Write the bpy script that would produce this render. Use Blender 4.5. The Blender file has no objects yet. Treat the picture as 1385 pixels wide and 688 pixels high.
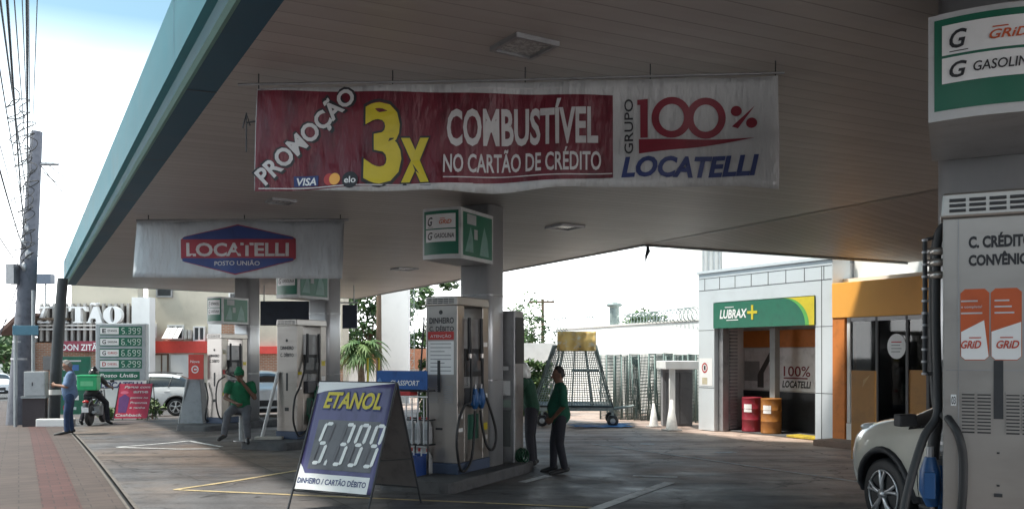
import bpy, bmesh, math, random
from mathutils import Vector, Matrix, noise as mnoise

random.seed(7)
scene = bpy.context.scene
COL = scene.collection
# ---------------------------------------------------------------- camera, sky, sun, exposure
K, CX, HZ, EYE = 1200.0, 692.5, 478.0, 1.8
cam_data = bpy.data.cameras.new('camera')
cam_data.sensor_width = 36.0
cam_data.lens = 36.0 * K / 1385.0
cam_data.shift_y = (HZ - 344.0) / 1385.0
cam_data.clip_end = 2000.0
cam_data.clip_start = 0.05
cam = bpy.data.objects.new('camera', cam_data)
cam.location = (0, 0, EYE)
cam.rotation_euler = (math.radians(90), 0, 0)
COL.objects.link(cam)
scene.camera = cam

SUN_EL, SUN_AZ = math.radians(62), math.radians(-100)     # azimuth from +Y (away from the camera) towards +X
world = bpy.data.worlds.new('World')
scene.world = world
world.use_nodes = True
wn, wl = world.node_tree.nodes, world.node_tree.links
wn.clear()
sky = wn.new('ShaderNodeTexSky')
sky.sky_type = 'NISHITA'
sky.sun_disc = False
sky.sun_elevation = SUN_EL
sky.sun_rotation = SUN_AZ
sky.air_density = 1.0
sky.dust_density = 2.5
tc = wn.new('ShaderNodeTexCoord')
mp = wn.new('ShaderNodeMapping')
mp.inputs['Scale'].default_value = (1.0, 1.0, 2.2)
cl = wn.new('ShaderNodeTexNoise')
cl.inputs['Scale'].default_value = 2.1
cl.inputs['Detail'].default_value = 6
cr = wn.new('ShaderNodeValToRGB')
cr.color_ramp.elements[0].position = 0.40
cr.color_ramp.elements[0].color = (0.6, 0.6, 0.6, 1)
cr.color_ramp.elements[1].position = 0.62
mix = wn.new('ShaderNodeMix')
mix.data_type = 'RGBA'
mix.inputs[7].default_value = (30.0, 30.2, 30.6, 1)        # thin bright cloud
bg = wn.new('ShaderNodeBackground')
bg.inputs['Strength'].default_value = 0.075
out = wn.new('ShaderNodeOutputWorld')
wl.new(tc.outputs['Generated'], mp.inputs['Vector'])
wl.new(mp.outputs['Vector'], cl.inputs['Vector'])
wl.new(cl.outputs['Fac'], cr.inputs['Fac'])
sep = wn.new('ShaderNodeSeparateXYZ'); wl.new(tc.outputs['Generated'], sep.inputs[0])
thin = wn.new('ShaderNodeMapRange')                       # the haze thins towards the zenith
thin.inputs['From Min'].default_value = 0.05; thin.inputs['From Max'].default_value = 0.33; thin.inputs['To Min'].default_value = 1.0; thin.inputs['To Max'].default_value = 0.0
wl.new(sep.outputs['Z'], thin.inputs['Value'])
mmx = wn.new('ShaderNodeMath'); mmx.operation = 'MULTIPLY'
wl.new(cr.outputs['Color'], mmx.inputs[0]); wl.new(thin.outputs['Result'], mmx.inputs[1]); wl.new(mmx.outputs[0], mix.inputs[0])
tint = wn.new('ShaderNodeMix'); tint.data_type = 'RGBA'; tint.blend_type = 'MULTIPLY'; tint.inputs[0].default_value = 1.0; tint.inputs[7].default_value = (0.95, 1.15, 1.0, 1)
wl.new(sky.outputs['Color'], tint.inputs[6]); wl.new(tint.outputs[2], mix.inputs[6])
wl.new(mix.outputs[2], bg.inputs['Color'])
wl.new(bg.outputs['Background'], out.inputs['Surface'])

sun_data = bpy.data.lights.new('sun', 'SUN')
sun_data.energy = 2.0
sun_data.angle = math.radians(4)
sun_data.color = (1.0, 0.95, 0.87)
sun = bpy.data.objects.new('sun', sun_data)
sd = Vector((math.cos(SUN_EL) * math.sin(SUN_AZ), math.cos(SUN_EL) * math.cos(SUN_AZ), math.sin(SUN_EL)))
sun.rotation_euler = sd.to_track_quat('Z', 'Y').to_euler()
COL.objects.link(sun)

scene.view_settings.view_transform = 'Standard'
scene.view_settings.look = 'None'
scene.view_settings.exposure = 1.6
scene.view_settings.gamma = 1.0
scene.view_settings.use_curve_mapping = False
scene.cycles.max_bounces = 6
scene.cycles.diffuse_bounces = 4
scene.cycles.caustics_reflective = False
scene.cycles.caustics_refractive = False

# ---------------------------------------------------------------- where things stand
V = Vector
S = V((-0.486, 0.874, 0))        # along the street, away from the camera
P = V((0.874, 0.486, 0))         # from the street into the station
A_TH = -math.atan2(0.4415, 0.897)   # turn of the pump islands
ST_TH = math.atan2(-0.874, 0.486)   # turn of facades that look at the street
CAN = 4.0

def Gt(t):
    if t < 12: return 0.0
    if t < 38.5: return -0.0010 * (t - 12) ** 2
    return -0.702 - 0.012 * min(t - 38.5, 60)
def G(x, y): return Gt(S.x * x + S.y * y)
def atY(px, py, Y): return V(((px - CX) / K * Y, Y, EYE - (py - HZ) / K * Y))
def gp(px, py, dz=0.0):          # ground point seen at a pixel
    Y = 20.0
    for _ in range(60):
        z = G((px - CX) / K * Y, Y) + dz
        Y = 0.5 * Y + 0.5 * (EYE - z) * K / (py - HZ)
    return V(((px - CX) / K * Y, Y, G((px - CX) / K * Y, Y)))
def gx(px, Y):                   # ground point under a pixel column at a depth
    x = (px - CX) / K * Y
    return V((x, Y, G(x, Y)))
def onz(px, py, z):
    Y = (EYE - z) * K / (py - HZ)
    return V(((px - CX) / K * Y, Y, z))
class Frame:
    def __init__(s, o, th):
        s.o, s.th = V(o), th
        s.x = V((math.cos(th), math.sin(th), 0)); s.y = V((-math.sin(th), math.cos(th), 0))
    def uv(s, px, py, yo=0.0):   # local x, z of the pixel's ray on the plane y = yo
        d = V(((px - CX) / K, 1, -(py - HZ) / K)); c = V((0, 0, EYE))
        k = ((s.o + s.y * yo - c).dot(s.y)) / d.dot(s.y)
        r = c + d * k - s.o
        return r.dot(s.x), r.z
    def loc(s, p):
        r = V(p) - s.o
        return V((r.dot(s.x), r.dot(s.y), r.z))
    def w(s, x, y, z=0): return s.o + s.x * x + s.y * y + V((0, 0, z))

# ---------------------------------------------------------------- materials
MATS = {}
def sc(c): return tuple(((v / 255) / 12.92 if v / 255 <= 0.04045 else (((v / 255) + 0.055) / 1.055) ** 2.4) for v in c)
def mat(name, rgb, rough=0.6, metal=0.0, var=0.12, scale=6.0, bump=0.0, bscale=40.0, spec=0.5, stretch=None, alpha=1.0, trans=0.0, emit=0.0, dirt=None, coat=0.0):
    if name in MATS: return MATS[name]
    m = bpy.data.materials.new(name); m.use_nodes = True
    n, l = m.node_tree.nodes, m.node_tree.links
    b = n['Principled BSDF']
    b.inputs['Roughness'].default_value = rough
    b.inputs['Metallic'].default_value = metal
    b.inputs['Specular IOR Level'].default_value = spec
    b.inputs['Transmission Weight'].default_value = trans
    b.inputs['Coat Weight'].default_value = coat
    co = n.new('ShaderNodeTexCoord'); mpn = n.new('ShaderNodeMapping')
    if stretch: mpn.inputs['Scale'].default_value = stretch
    l.new(co.outputs['Object'], mpn.inputs['Vector'])
    nz = n.new('ShaderNodeTexNoise'); nz.inputs['Scale'].default_value = scale; nz.inputs['Detail'].default_value = 7; nz.inputs['Roughness'].default_value = 0.6
    l.new(mpn.outputs['Vector'], nz.inputs['Vector'])
    r = n.new('ShaderNodeValToRGB')
    r.color_ramp.elements[0].position, r.color_ramp.elements[1].position = 0.3, 0.7
    d = dirt or tuple(c * (1 - 1.6 * var) for c in rgb)
    r.color_ramp.elements[0].color = (*d, 1)
    r.color_ramp.elements[1].color = (*(min(1, c * (1 + var * .6)) for c in rgb), 1)
    e = r.color_ramp.elements.new(0.48); e.color = (*rgb, 1)
    l.new(nz.outputs['Fac'], r.inputs['Fac'])
    l.new(r.outputs['Color'], b.inputs['Base Color'])
    rr = n.new('ShaderNodeMapRange')
    rr.inputs['To Min'].default_value = max(0.02, rough - 0.08); rr.inputs['To Max'].default_value = min(1, rough + 0.12)
    l.new(nz.outputs['Fac'], rr.inputs['Value']); l.new(rr.outputs['Result'], b.inputs['Roughness'])
    if bump:
        bz = n.new('ShaderNodeTexNoise'); bz.inputs['Scale'].default_value = bscale; bz.inputs['Detail'].default_value = 4
        l.new(mpn.outputs['Vector'], bz.inputs['Vector'])
        bn = n.new('ShaderNodeBump'); bn.inputs['Strength'].default_value = bump; bn.inputs['Distance'].default_value = 0.02 if bump < 1 else .09
        l.new(bz.outputs['Fac'], bn.inputs['Height']); l.new(bn.outputs['Normal'], b.inputs['Normal'])
    if emit:
        b.inputs['Emission Strength'].default_value = emit
        l.new(r.outputs['Color'], b.inputs['Emission Color'])
    MATS[name] = m
    return m

def ceiling_mat():
    m = bpy.data.materials.new('ceiling_planks'); m.use_nodes = True
    n, l = m.node_tree.nodes, m.node_tree.links; b = n['Principled BSDF']
    co = n.new('ShaderNodeTexCoord'); mpn = n.new('ShaderNodeMapping')
    mpn.inputs['Rotation'].default_value = (0, 0, -math.atan2(P.y, P.x) - math.radians(-3))
    l.new(co.outputs['Object'], mpn.inputs['Vector'])
    sx = n.new('ShaderNodeSeparateXYZ'); l.new(mpn.outputs['Vector'], sx.inputs['Vector'])
    mu = n.new('ShaderNodeMath'); mu.operation = 'MULTIPLY'; mu.inputs[1].default_value = 5.0; l.new(sx.outputs['Y'], mu.inputs[0])
    fr = n.new('ShaderNodeMath'); fr.operation = 'FRACT'; l.new(mu.outputs[0], fr.inputs[0])
    fl = n.new('ShaderNodeMath'); fl.operation = 'FLOOR'; l.new(mu.outputs[0], fl.inputs[0])
    wnz = n.new('ShaderNodeTexWhiteNoise'); wnz.noise_dimensions = '1D'; l.new(fl.outputs[0], wnz.inputs['W'])
    nz = n.new('ShaderNodeTexNoise'); nz.inputs['Scale'].default_value = 0.5; nz.inputs['Detail'].default_value = 6
    l.new(co.outputs['Object'], nz.inputs['Vector'])
    ad = n.new('ShaderNodeMath'); ad.operation = 'MULTIPLY_ADD'; ad.inputs[1].default_value = 0.35
    l.new(wnz.outputs['Value'], ad.inputs[0]); l.new(nz.outputs['Fac'], ad.inputs[2])
    rp = n.new('ShaderNodeValToRGB')
    rp.color_ramp.elements[0].position = .35; rp.color_ramp.elements[0].color = (.37, .345, .335, 1)
    rp.color_ramp.elements[1].position = .85; rp.color_ramp.elements[1].color = (.44, .415, .405, 1)
    l.new(ad.outputs[0], rp.inputs['Fac'])
    gr = n.new('ShaderNodeMath'); gr.operation = 'LESS_THAN'; gr.inputs[1].default_value = 0.07; l.new(fr.outputs[0], gr.inputs[0])
    mx = n.new('ShaderNodeMix'); mx.data_type = 'RGBA'; mx.inputs[7].default_value = (.28, .26, .252, 1)
    l.new(gr.outputs[0], mx.inputs[0]); l.new(rp.outputs['Color'], mx.inputs[6]); l.new(mx.outputs[2], b.inputs['Base Color'])
    # each plank bows a little: the sheen breaks into streaks
    sn = n.new('ShaderNodeMath'); sn.operation = 'PINGPONG'; sn.inputs[1].default_value = 0.5; l.new(fr.outputs[0], sn.inputs[0])
    nw = n.new('ShaderNodeTexNoise'); nw.inputs['Scale'].default_value = 1.6; l.new(co.outputs['Object'], nw.inputs['Vector'])
    s2 = n.new('ShaderNodeMath'); s2.operation = 'MULTIPLY'; l.new(sn.outputs[0], s2.inputs[0]); l.new(nw.outputs['Fac'], s2.inputs[1])
    s3 = n.new('ShaderNodeMath'); s3.operation = 'ADD'; l.new(s2.outputs[0], s3.inputs[0]); l.new(nw.outputs['Fac'], s3.inputs[1])
    bn = n.new('ShaderNodeBump'); bn.inputs['Strength'].default_value = 0.3; bn.inputs['Distance'].default_value = 0.03
    l.new(s3.outputs[0], bn.inputs['Height']); l.new(bn.outputs['Normal'], b.inputs['Normal'])
    b.inputs['Roughness'].default_value = 0.46; b.inputs['Specular IOR Level'].default_value = .35
    return m

def floor_mat():
    m = bpy.data.materials.new('station_concrete'); m.use_nodes = True
    n, l = m.node_tree.nodes, m.node_tree.links; b = n['Principled BSDF']
    co = n.new('ShaderNodeTexCoord')
    def nz(scale, detail=8, rough=.62, off=0):
        mp2 = n.new('ShaderNodeMapping'); mp2.inputs['Location'].default_value = (off, off * 2, 0)
        l.new(co.outputs['Object'], mp2.inputs['Vector'])
        t = n.new('ShaderNodeTexNoise'); t.inputs['Scale'].default_value = scale; t.inputs['Detail'].default_value = detail; t.inputs['Roughness'].default_value = rough
        l.new(mp2.outputs['Vector'], t.inputs['Vector']); return t.outputs['Fac']
    def ramp(src, stops):
        r = n.new('ShaderNodeValToRGB'); e = r.color_ramp.elements
        e[0].position, e[0].color = stops[0][0], (*stops[0][1], 1); e[1].position, e[1].color = stops[-1][0], (*stops[-1][1], 1)
        for s_ in stops[1:-1]:
            q = e.new(s_[0]); q.color = (*s_[1], 1)
        l.new(src, r.inputs['Fac']); return r.outputs['Color']
    def mixc(f, a, c):
        x = n.new('ShaderNodeMix'); x.data_type = 'RGBA'; l.new(f, x.inputs[0]); l.new(a, x.inputs[6]); l.new(c, x.inputs[7]); return x.outputs[2]
    grey = ramp(nz(0.6, off=3), [(.3, (.078, .076, .082)), (.5, (.125, .121, .126)), (.72, (.175, .166, .162))])
    brown = ramp(nz(1.3, off=9), [(.3, (.105, .08, .066)), (.7, (.205, .155, .125))])
    base = mixc(ramp(nz(0.22, 5, off=21), [(.42, (0, 0, 0)), (.6, (1, 1, 1))]), grey, brown)
    # pinkish yard by the shop, its colour raised to stand in for sunlight
    sx = n.new('ShaderNodeVectorMath'); sx.operation = 'DOT_PRODUCT'; sx.inputs[1].default_value = (P.x, P.y, 0); l.new(co.outputs['Object'], sx.inputs[0])
    wob = n.new('ShaderNodeMath'); wob.operation = 'MULTIPLY_ADD'; wob.inputs[1].default_value = 3.0; l.new(nz(0.35, 5, off=40), wob.inputs[0]); l.new(sx.outputs['Value'], wob.inputs[2])
    yr = n.new('ShaderNodeMapRange'); yr.inputs['From Min'].default_value = 9.6; yr.inputs['From Max'].default_value = 11.6; l.new(wob.outputs[0], yr.inputs['Value'])
    yard = ramp(nz(0.9, off=12), [(.25, (.31, .225, .185)), (.5, (.52, .395, .33)), (.75, (.60, .49, .42))])
    base = mixc(yr.outputs['Result'], base, yard)
    stain = ramp(nz(1.9, 6, off=55), [(.56, (1, 1, 1)), (.70, (.45, .43, .42))])
    mu = n.new('ShaderNodeMix'); mu.data_type = 'RGBA'; mu.blend_type = 'MULTIPLY'; mu.inputs[0].default_value = 1; l.new(base, mu.inputs[6]); l.new(stain, mu.inputs[7])
    sp = ramp(nz(26, 4, off=5), [(.3, (.75, .75, .75)), (.6, (1.05, 1.05, 1.05))])
    m2 = n.new('ShaderNodeMix'); m2.data_type = 'RGBA'; m2.blend_type = 'MULTIPLY'; m2.inputs[0].default_value = .8; l.new(mu.outputs[2], m2.inputs[6]); l.new(sp, m2.inputs[7])
    vor = n.new('ShaderNodeTexVoronoi'); vor.feature = 'DISTANCE_TO_EDGE'; vor.inputs['Scale'].default_value = .35
    wv = n.new('ShaderNodeMixRGB') if False else n.new('ShaderNodeVectorMath'); wv.operation = 'ADD'
    wq = n.new('ShaderNodeTexNoise'); wq.inputs['Scale'].default_value = 1.2; wq.inputs['Detail'].default_value = 5; l.new(co.outputs['Object'], wq.inputs['Vector']); l.new(co.outputs['Object'], wv.inputs[0]); l.new(wq.outputs['Color'], wv.inputs[1]); l.new(wv.outputs[0], vor.inputs['Vector'])
    crk = ramp(vor.outputs['Distance'], [(.0, (.22, .21, .20)), (.010, (1, 1, 1))])
    dr = n.new('ShaderNodeTexVoronoi'); dr.inputs['Scale'].default_value = 1.7; l.new(wv.outputs[0], dr.inputs['Vector'])
    drip = ramp(dr.outputs['Distance'], [(.06, (.30, .28, .27)), (.17, (1, 1, 1))])
    tm = n.new('ShaderNodeMapping'); tm.inputs['Rotation'].default_value = (0, 0, math.radians(-64)); tm.inputs['Scale'].default_value = (.12, 2.6, 1); l.new(co.outputs['Object'], tm.inputs['Vector'])
    tn = n.new('ShaderNodeTexNoise'); tn.inputs['Scale'].default_value = 1.0; tn.inputs['Detail'].default_value = 4; l.new(tm.outputs['Vector'], tn.inputs['Vector'])
    tyre = ramp(tn.outputs['Fac'], [(.38, (.55, .54, .54)), (.50, (1, 1, 1)), (.66, (1.12, 1.1, 1.08))])
    for extra_ in (crk, drip, tyre):
        mz = n.new('ShaderNodeMix'); mz.data_type = 'RGBA'; mz.blend_type = 'MULTIPLY'; mz.inputs[0].default_value = .85; l.new(m2.outputs[2], mz.inputs[6]); l.new(extra_, mz.inputs[7]); m2 = mz
    # saw-cut slab joints
    rot = n.new('ShaderNodeMapping'); rot.inputs['Rotation'].default_value = (0, 0, -math.atan2(P.y, P.x)); l.new(co.outputs['Object'], rot.inputs['Vector'])
    br = n.new('ShaderNodeTexBrick'); br.offset = 0.0; br.inputs['Scale'].default_value = 1.0; br.inputs['Brick Width'].default_value = 3.4; br.inputs['Row Height'].default_value = 3.4; br.inputs['Mortar Size'].default_value = .012
    br.inputs['Color1'].default_value = (1, 1, 1, 1); br.inputs['Color2'].default_value = (.74, .74, .77, 1); br.inputs['Mortar'].default_value = (.45, .43, .42, 1)
    l.new(rot.outputs['Vector'], br.inputs['Vector'])
    m3 = n.new('ShaderNodeMix'); m3.data_type = 'RGBA'; m3.blend_type = 'MULTIPLY'; m3.inputs[0].default_value = 1; l.new(m2.outputs[2], m3.inputs[6]); l.new(br.outputs['Color'], m3.inputs[7])
    l.new(m3.outputs[2], b.inputs['Base Color'])
    rr = n.new('ShaderNodeMapRange'); rr.inputs['From Min'].default_value = .35; rr.inputs['From Max'].default_value = .65; rr.inputs['To Min'].default_value = .42; rr.inputs['To Max'].default_value = .8
    l.new(nz(0.8, 6, off=77), rr.inputs['Value']); l.new(rr.outputs['Result'], b.inputs['Roughness'])
    bn = n.new('ShaderNodeBump'); bn.inputs['Strength'].default_value = .25; bn.inputs['Distance'].default_value = .01; l.new(nz(30, 4, off=2), bn.inputs['Height']); l.new(bn.outputs['Normal'], b.inputs['Normal'])
    return m

def brick_mat(name, c1, c2, mortar, w, h, ms=.006, rot=0.0, rough=.8, vert=False):
    m = bpy.data.materials.new(name); m.use_nodes = True
    n, l = m.node_tree.nodes, m.node_tree.links; b = n['Principled BSDF']
    co = n.new('ShaderNodeTexCoord'); mp2 = n.new('ShaderNodeMapping')
    mp2.inputs['Rotation'].default_value = (math.radians(90) if vert else 0, 0, rot)
    l.new(co.outputs['Object'], mp2.inputs['Vector'])
    br = n.new('ShaderNodeTexBrick'); br.inputs['Scale'].default_value = 1
    br.inputs['Brick Width'].default_value = w; br.inputs['Row Height'].default_value = h; br.inputs['Mortar Size'].default_value = ms
    br.inputs['Color1'].default_value = (*c1, 1); br.inputs['Color2'].default_value = (*c2, 1); br.inputs['Mortar'].default_value = (*mortar, 1)
    l.new(mp2.outputs['Vector'], br.inputs['Vector'])
    nz = n.new('ShaderNodeTexNoise'); nz.inputs['Scale'].default_value = 1.7; nz.inputs['Detail'].default_value = 8; l.new(co.outputs['Object'], nz.inputs['Vector'])
    r = n.new('ShaderNodeValToRGB'); r.color_ramp.elements[0].position = .3; r.color_ramp.elements[0].color = (.6, .6, .6, 1); r.color_ramp.elements[1].position = .7; l.new(nz.outputs['Fac'], r.inputs['Fac'])
    mu = n.new('ShaderNodeMix'); mu.data_type = 'RGBA'; mu.blend_type = 'MULTIPLY'; mu.inputs[0].default_value = .8; l.new(br.outputs['Color'], mu.inputs[6]); l.new(r.outputs['Color'], mu.inputs[7])
    l.new(mu.outputs[2], b.inputs['Base Color']); b.inputs['Roughness'].default_value = rough
    bn = n.new('ShaderNodeBump'); bn.inputs['Strength'].default_value = .4; bn.inputs['Distance'].default_value = .01; l.new(br.outputs['Fac'], bn.inputs['Height']); bn.invert = True; l.new(bn.outputs['Normal'], b.inputs['Normal'])
    return m

def vinyl(name, rgb, var=.06):   # printed banner cloth: creased, a little shiny
    return mat(name, rgb, rough=.42, var=var, scale=2.5, bump=1.0, bscale=3.2, stretch=(2.0, 1, .6))

def glass(name, tint=(.55, .6, .6), rough=.03, alpha=.35):
    if name in MATS: return MATS[name]
    m = bpy.data.materials.new(name); m.use_nodes = True
    n, l = m.node_tree.nodes, m.node_tree.links
    n.clear()
    o = n.new('ShaderNodeOutputMaterial'); mx = n.new('ShaderNodeMixShader'); t = n.new('ShaderNodeBsdfTransparent'); g = n.new('ShaderNodeBsdfGlossy')
    fr = n.new('ShaderNodeFresnel'); fr.inputs['IOR'].default_value = 1.28
    nz = n.new('ShaderNodeTexNoise'); nz.inputs['Scale'].default_value = 2; ma = n.new('ShaderNodeMath'); ma.operation = 'MULTIPLY_ADD'; ma.inputs[1].default_value = .05
    l.new(nz.outputs['Fac'], ma.inputs[0]); l.new(fr.outputs['Fac'], ma.inputs[2])
    t.inputs['Color'].default_value = (*tint, 1); g.inputs['Roughness'].default_value = rough
    l.new(ma.outputs[0], mx.inputs['Fac']); l.new(t.outputs[0], mx.inputs[1]); l.new(g.outputs[0], mx.inputs[2]); l.new(mx.outputs[0], o.inputs['Surface'])
    MATS[name] = m
    return m

STEEL = mat('brushed_steel', (.37, .345, .325), rough=.3, metal=.8, var=.06, scale=2, stretch=(1, 1, 3), bump=.03, bscale=8)
DSTEEL = mat('dull_steel', (.33, .33, .34), rough=.45, metal=.7, var=.2, scale=5)
GALV = mat('galvanised_steel', (.25, .30, .295), rough=.5, metal=.3, var=.25, scale=9)
DARK = mat('dark_plastic', (.025, .026, .03), rough=.5, var=.25)
RUBBER = mat('black_rubber', (.018, .018, .02), rough=.55, var=.2)
WHITE = mat('white_paint', (.72, .72, .71), rough=.5, var=.06, scale=3)
SIGNW = mat('sign_white', (.76, .765, .77), rough=.4, var=.05)
OFFW = mat('offwhite_wall', (.66, .65, .62), rough=.8, var=.10, scale=1.2, bump=.1)
BEIGE = mat('beige_plaster', (.50, .46, .38), rough=.85, var=.10, scale=1.0, bump=.15)
ACP = mat('aluminium_panel', (.60, .64, .67), rough=.38, metal=.25, var=.05, scale=1.5)
TEAL = mat('fascia_teal', (.035, .135, .17), rough=.6, spec=.2, var=.13, scale=1.1)
TEALD = mat('fascia_blue', (.025, .095, .15), rough=.5, spec=.25, var=.12, scale=1.1)
TEALL = mat('fascia_pale_trim', (.13, .30, .26), rough=.4, var=.1, scale=2)
GREEN = mat('sign_green', (.009, .125, .075), rough=.35, var=.1)
LGREEN = mat('bright_green', (.03, .40, .16), rough=.4, var=.1)
YELLOW = mat('print_yellow', (.58, .47, .025), rough=.4, var=.08)
RED = mat('print_red', (.45, .03, .03), rough=.45, var=.1)
MAROON = vinyl('banner_maroon', (.125, .008, .020), var=.3)
BANW = vinyl('banner_white', (.47, .475, .48))
NAVY = mat('print_navy', (.02, .035, .14), rough=.45, var=.12)
BLACK = mat('print_black', (.02, .02, .025), rough=.5, var=.2)
WINEINK = mat('print_wine', (.20, .012, .028), rough=.45, var=.15)
PRINTW = mat('print_white', (.54, .525, .53), rough=.45, var=.12)
ORANGE = mat('orange_panel', (.85, .40, .07), rough=.45, var=.08, scale=1)
ORANGED = mat('orange_render', (.62, .20, .04), rough=.6, var=.12)
OCHRE = mat('ochre_board', (.36, .17, .03), rough=.5, var=.18, scale=2)
CONC = mat('grey_concrete', (.30, .29, .28), rough=.85, var=.2, scale=4, bump=.2)
CONCD = mat('dark_kerb', (.085, .085, .09), rough=.8, var=.3, scale=5, bump=.2)
WOOD = mat('weathered_wood', (.12, .085, .06), rough=.85, var=.3, scale=5, stretch=(1, 1, .2), bump=.3)
REDBAND = mat('red_band', (.60, .06, .045), rough=.5, var=.08)
GREYM = mat('grey_metal', (.34, .36, .37), rough=.5, var=.1)
GLASS = glass('clear_glass', (.62, .68, .68))
CARGLASS = mat('car_glass', (.02, .023, .026), rough=.06, var=.1, spec=.8)
CREAM = mat('car_cream', (.60, .58, .51), rough=.22, var=.015, coat=1.0)
CARW = mat('car_white', (.74, .75, .76), rough=.3, var=.03, coat=.8)
SKIN = mat('skin_brown', (.25, .13, .085), rough=.55, var=.12, scale=20)
SKIND = mat('skin_dark', (.13, .065, .042), rough=.55, var=.12, scale=20)
HAIR = mat('hair_black', (.012, .011, .011), rough=.6, var=.3)
HAIRG = mat('hair_grey', (.22, .21, .20), rough=.7, var=.3, scale=30)
SHOE = mat('shoe_black', (.02, .02, .022), rough=.5)
SHIRTG = mat('shirt_green', (.008, .115, .05), rough=.85, var=.2, scale=8, bump=.3, bscale=14)
SHIRTB = mat('shirt_blue', (.13, .20, .33), rough=.85, var=.2, scale=8, bump=.3, bscale=14)
JEANS = mat('jeans_blue', (.03, .055, .12), rough=.9, var=.25, scale=10, bump=.3, bscale=16)
TROUG = mat('trousers_grey', (.11, .115, .13), rough=.9, var=.2, scale=9, bump=.3, bscale=14)
TROUD = mat('trousers_dark', (.022, .022, .03), rough=.9, var=.2, scale=9, bump=.3, bscale=14)
LEAFD = mat('leaf_dark', (.035, .075, .022), rough=.6, var=.4, scale=2)
LEAFM = mat('leaf_mid', (.06, .12, .03), rough=.6, var=.4, scale=2)
LEAFL = mat('leaf_light', (.11, .17, .05), rough=.6, var=.35, scale=2)
BARK = mat('bark', (.12, .09, .065), rough=.9, var=.3, scale=6)

# ---------------------------------------------------------------- mesh building
TCACHE = {}
def text2d(body, bold=0.0, shear=0.0, space=1.0):
    bold *= .62; k = (body, bold, shear, space)
    if k not in TCACHE:
        c = bpy.data.curves.new('t', 'FONT'); c.body = body; c.offset = bold; c.shear = shear; c.space_character = space; c.resolution_u = 3
        o = bpy.data.objects.new('t', c); COL.objects.link(o)
        me = o.to_mesh()
        vs = [(v.co.x, v.co.y) for v in me.vertices]; fs = [tuple(p.vertices) for p in me.polygons]
        o.to_mesh_clear(); bpy.data.objects.remove(o); bpy.data.curves.remove(c)
        xs = [v[0] for v in vs] or [0, 1]
        TCACHE[k] = (vs, fs, min(xs), max(xs))
    return TCACHE[k]
CAPH = 0.729

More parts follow.
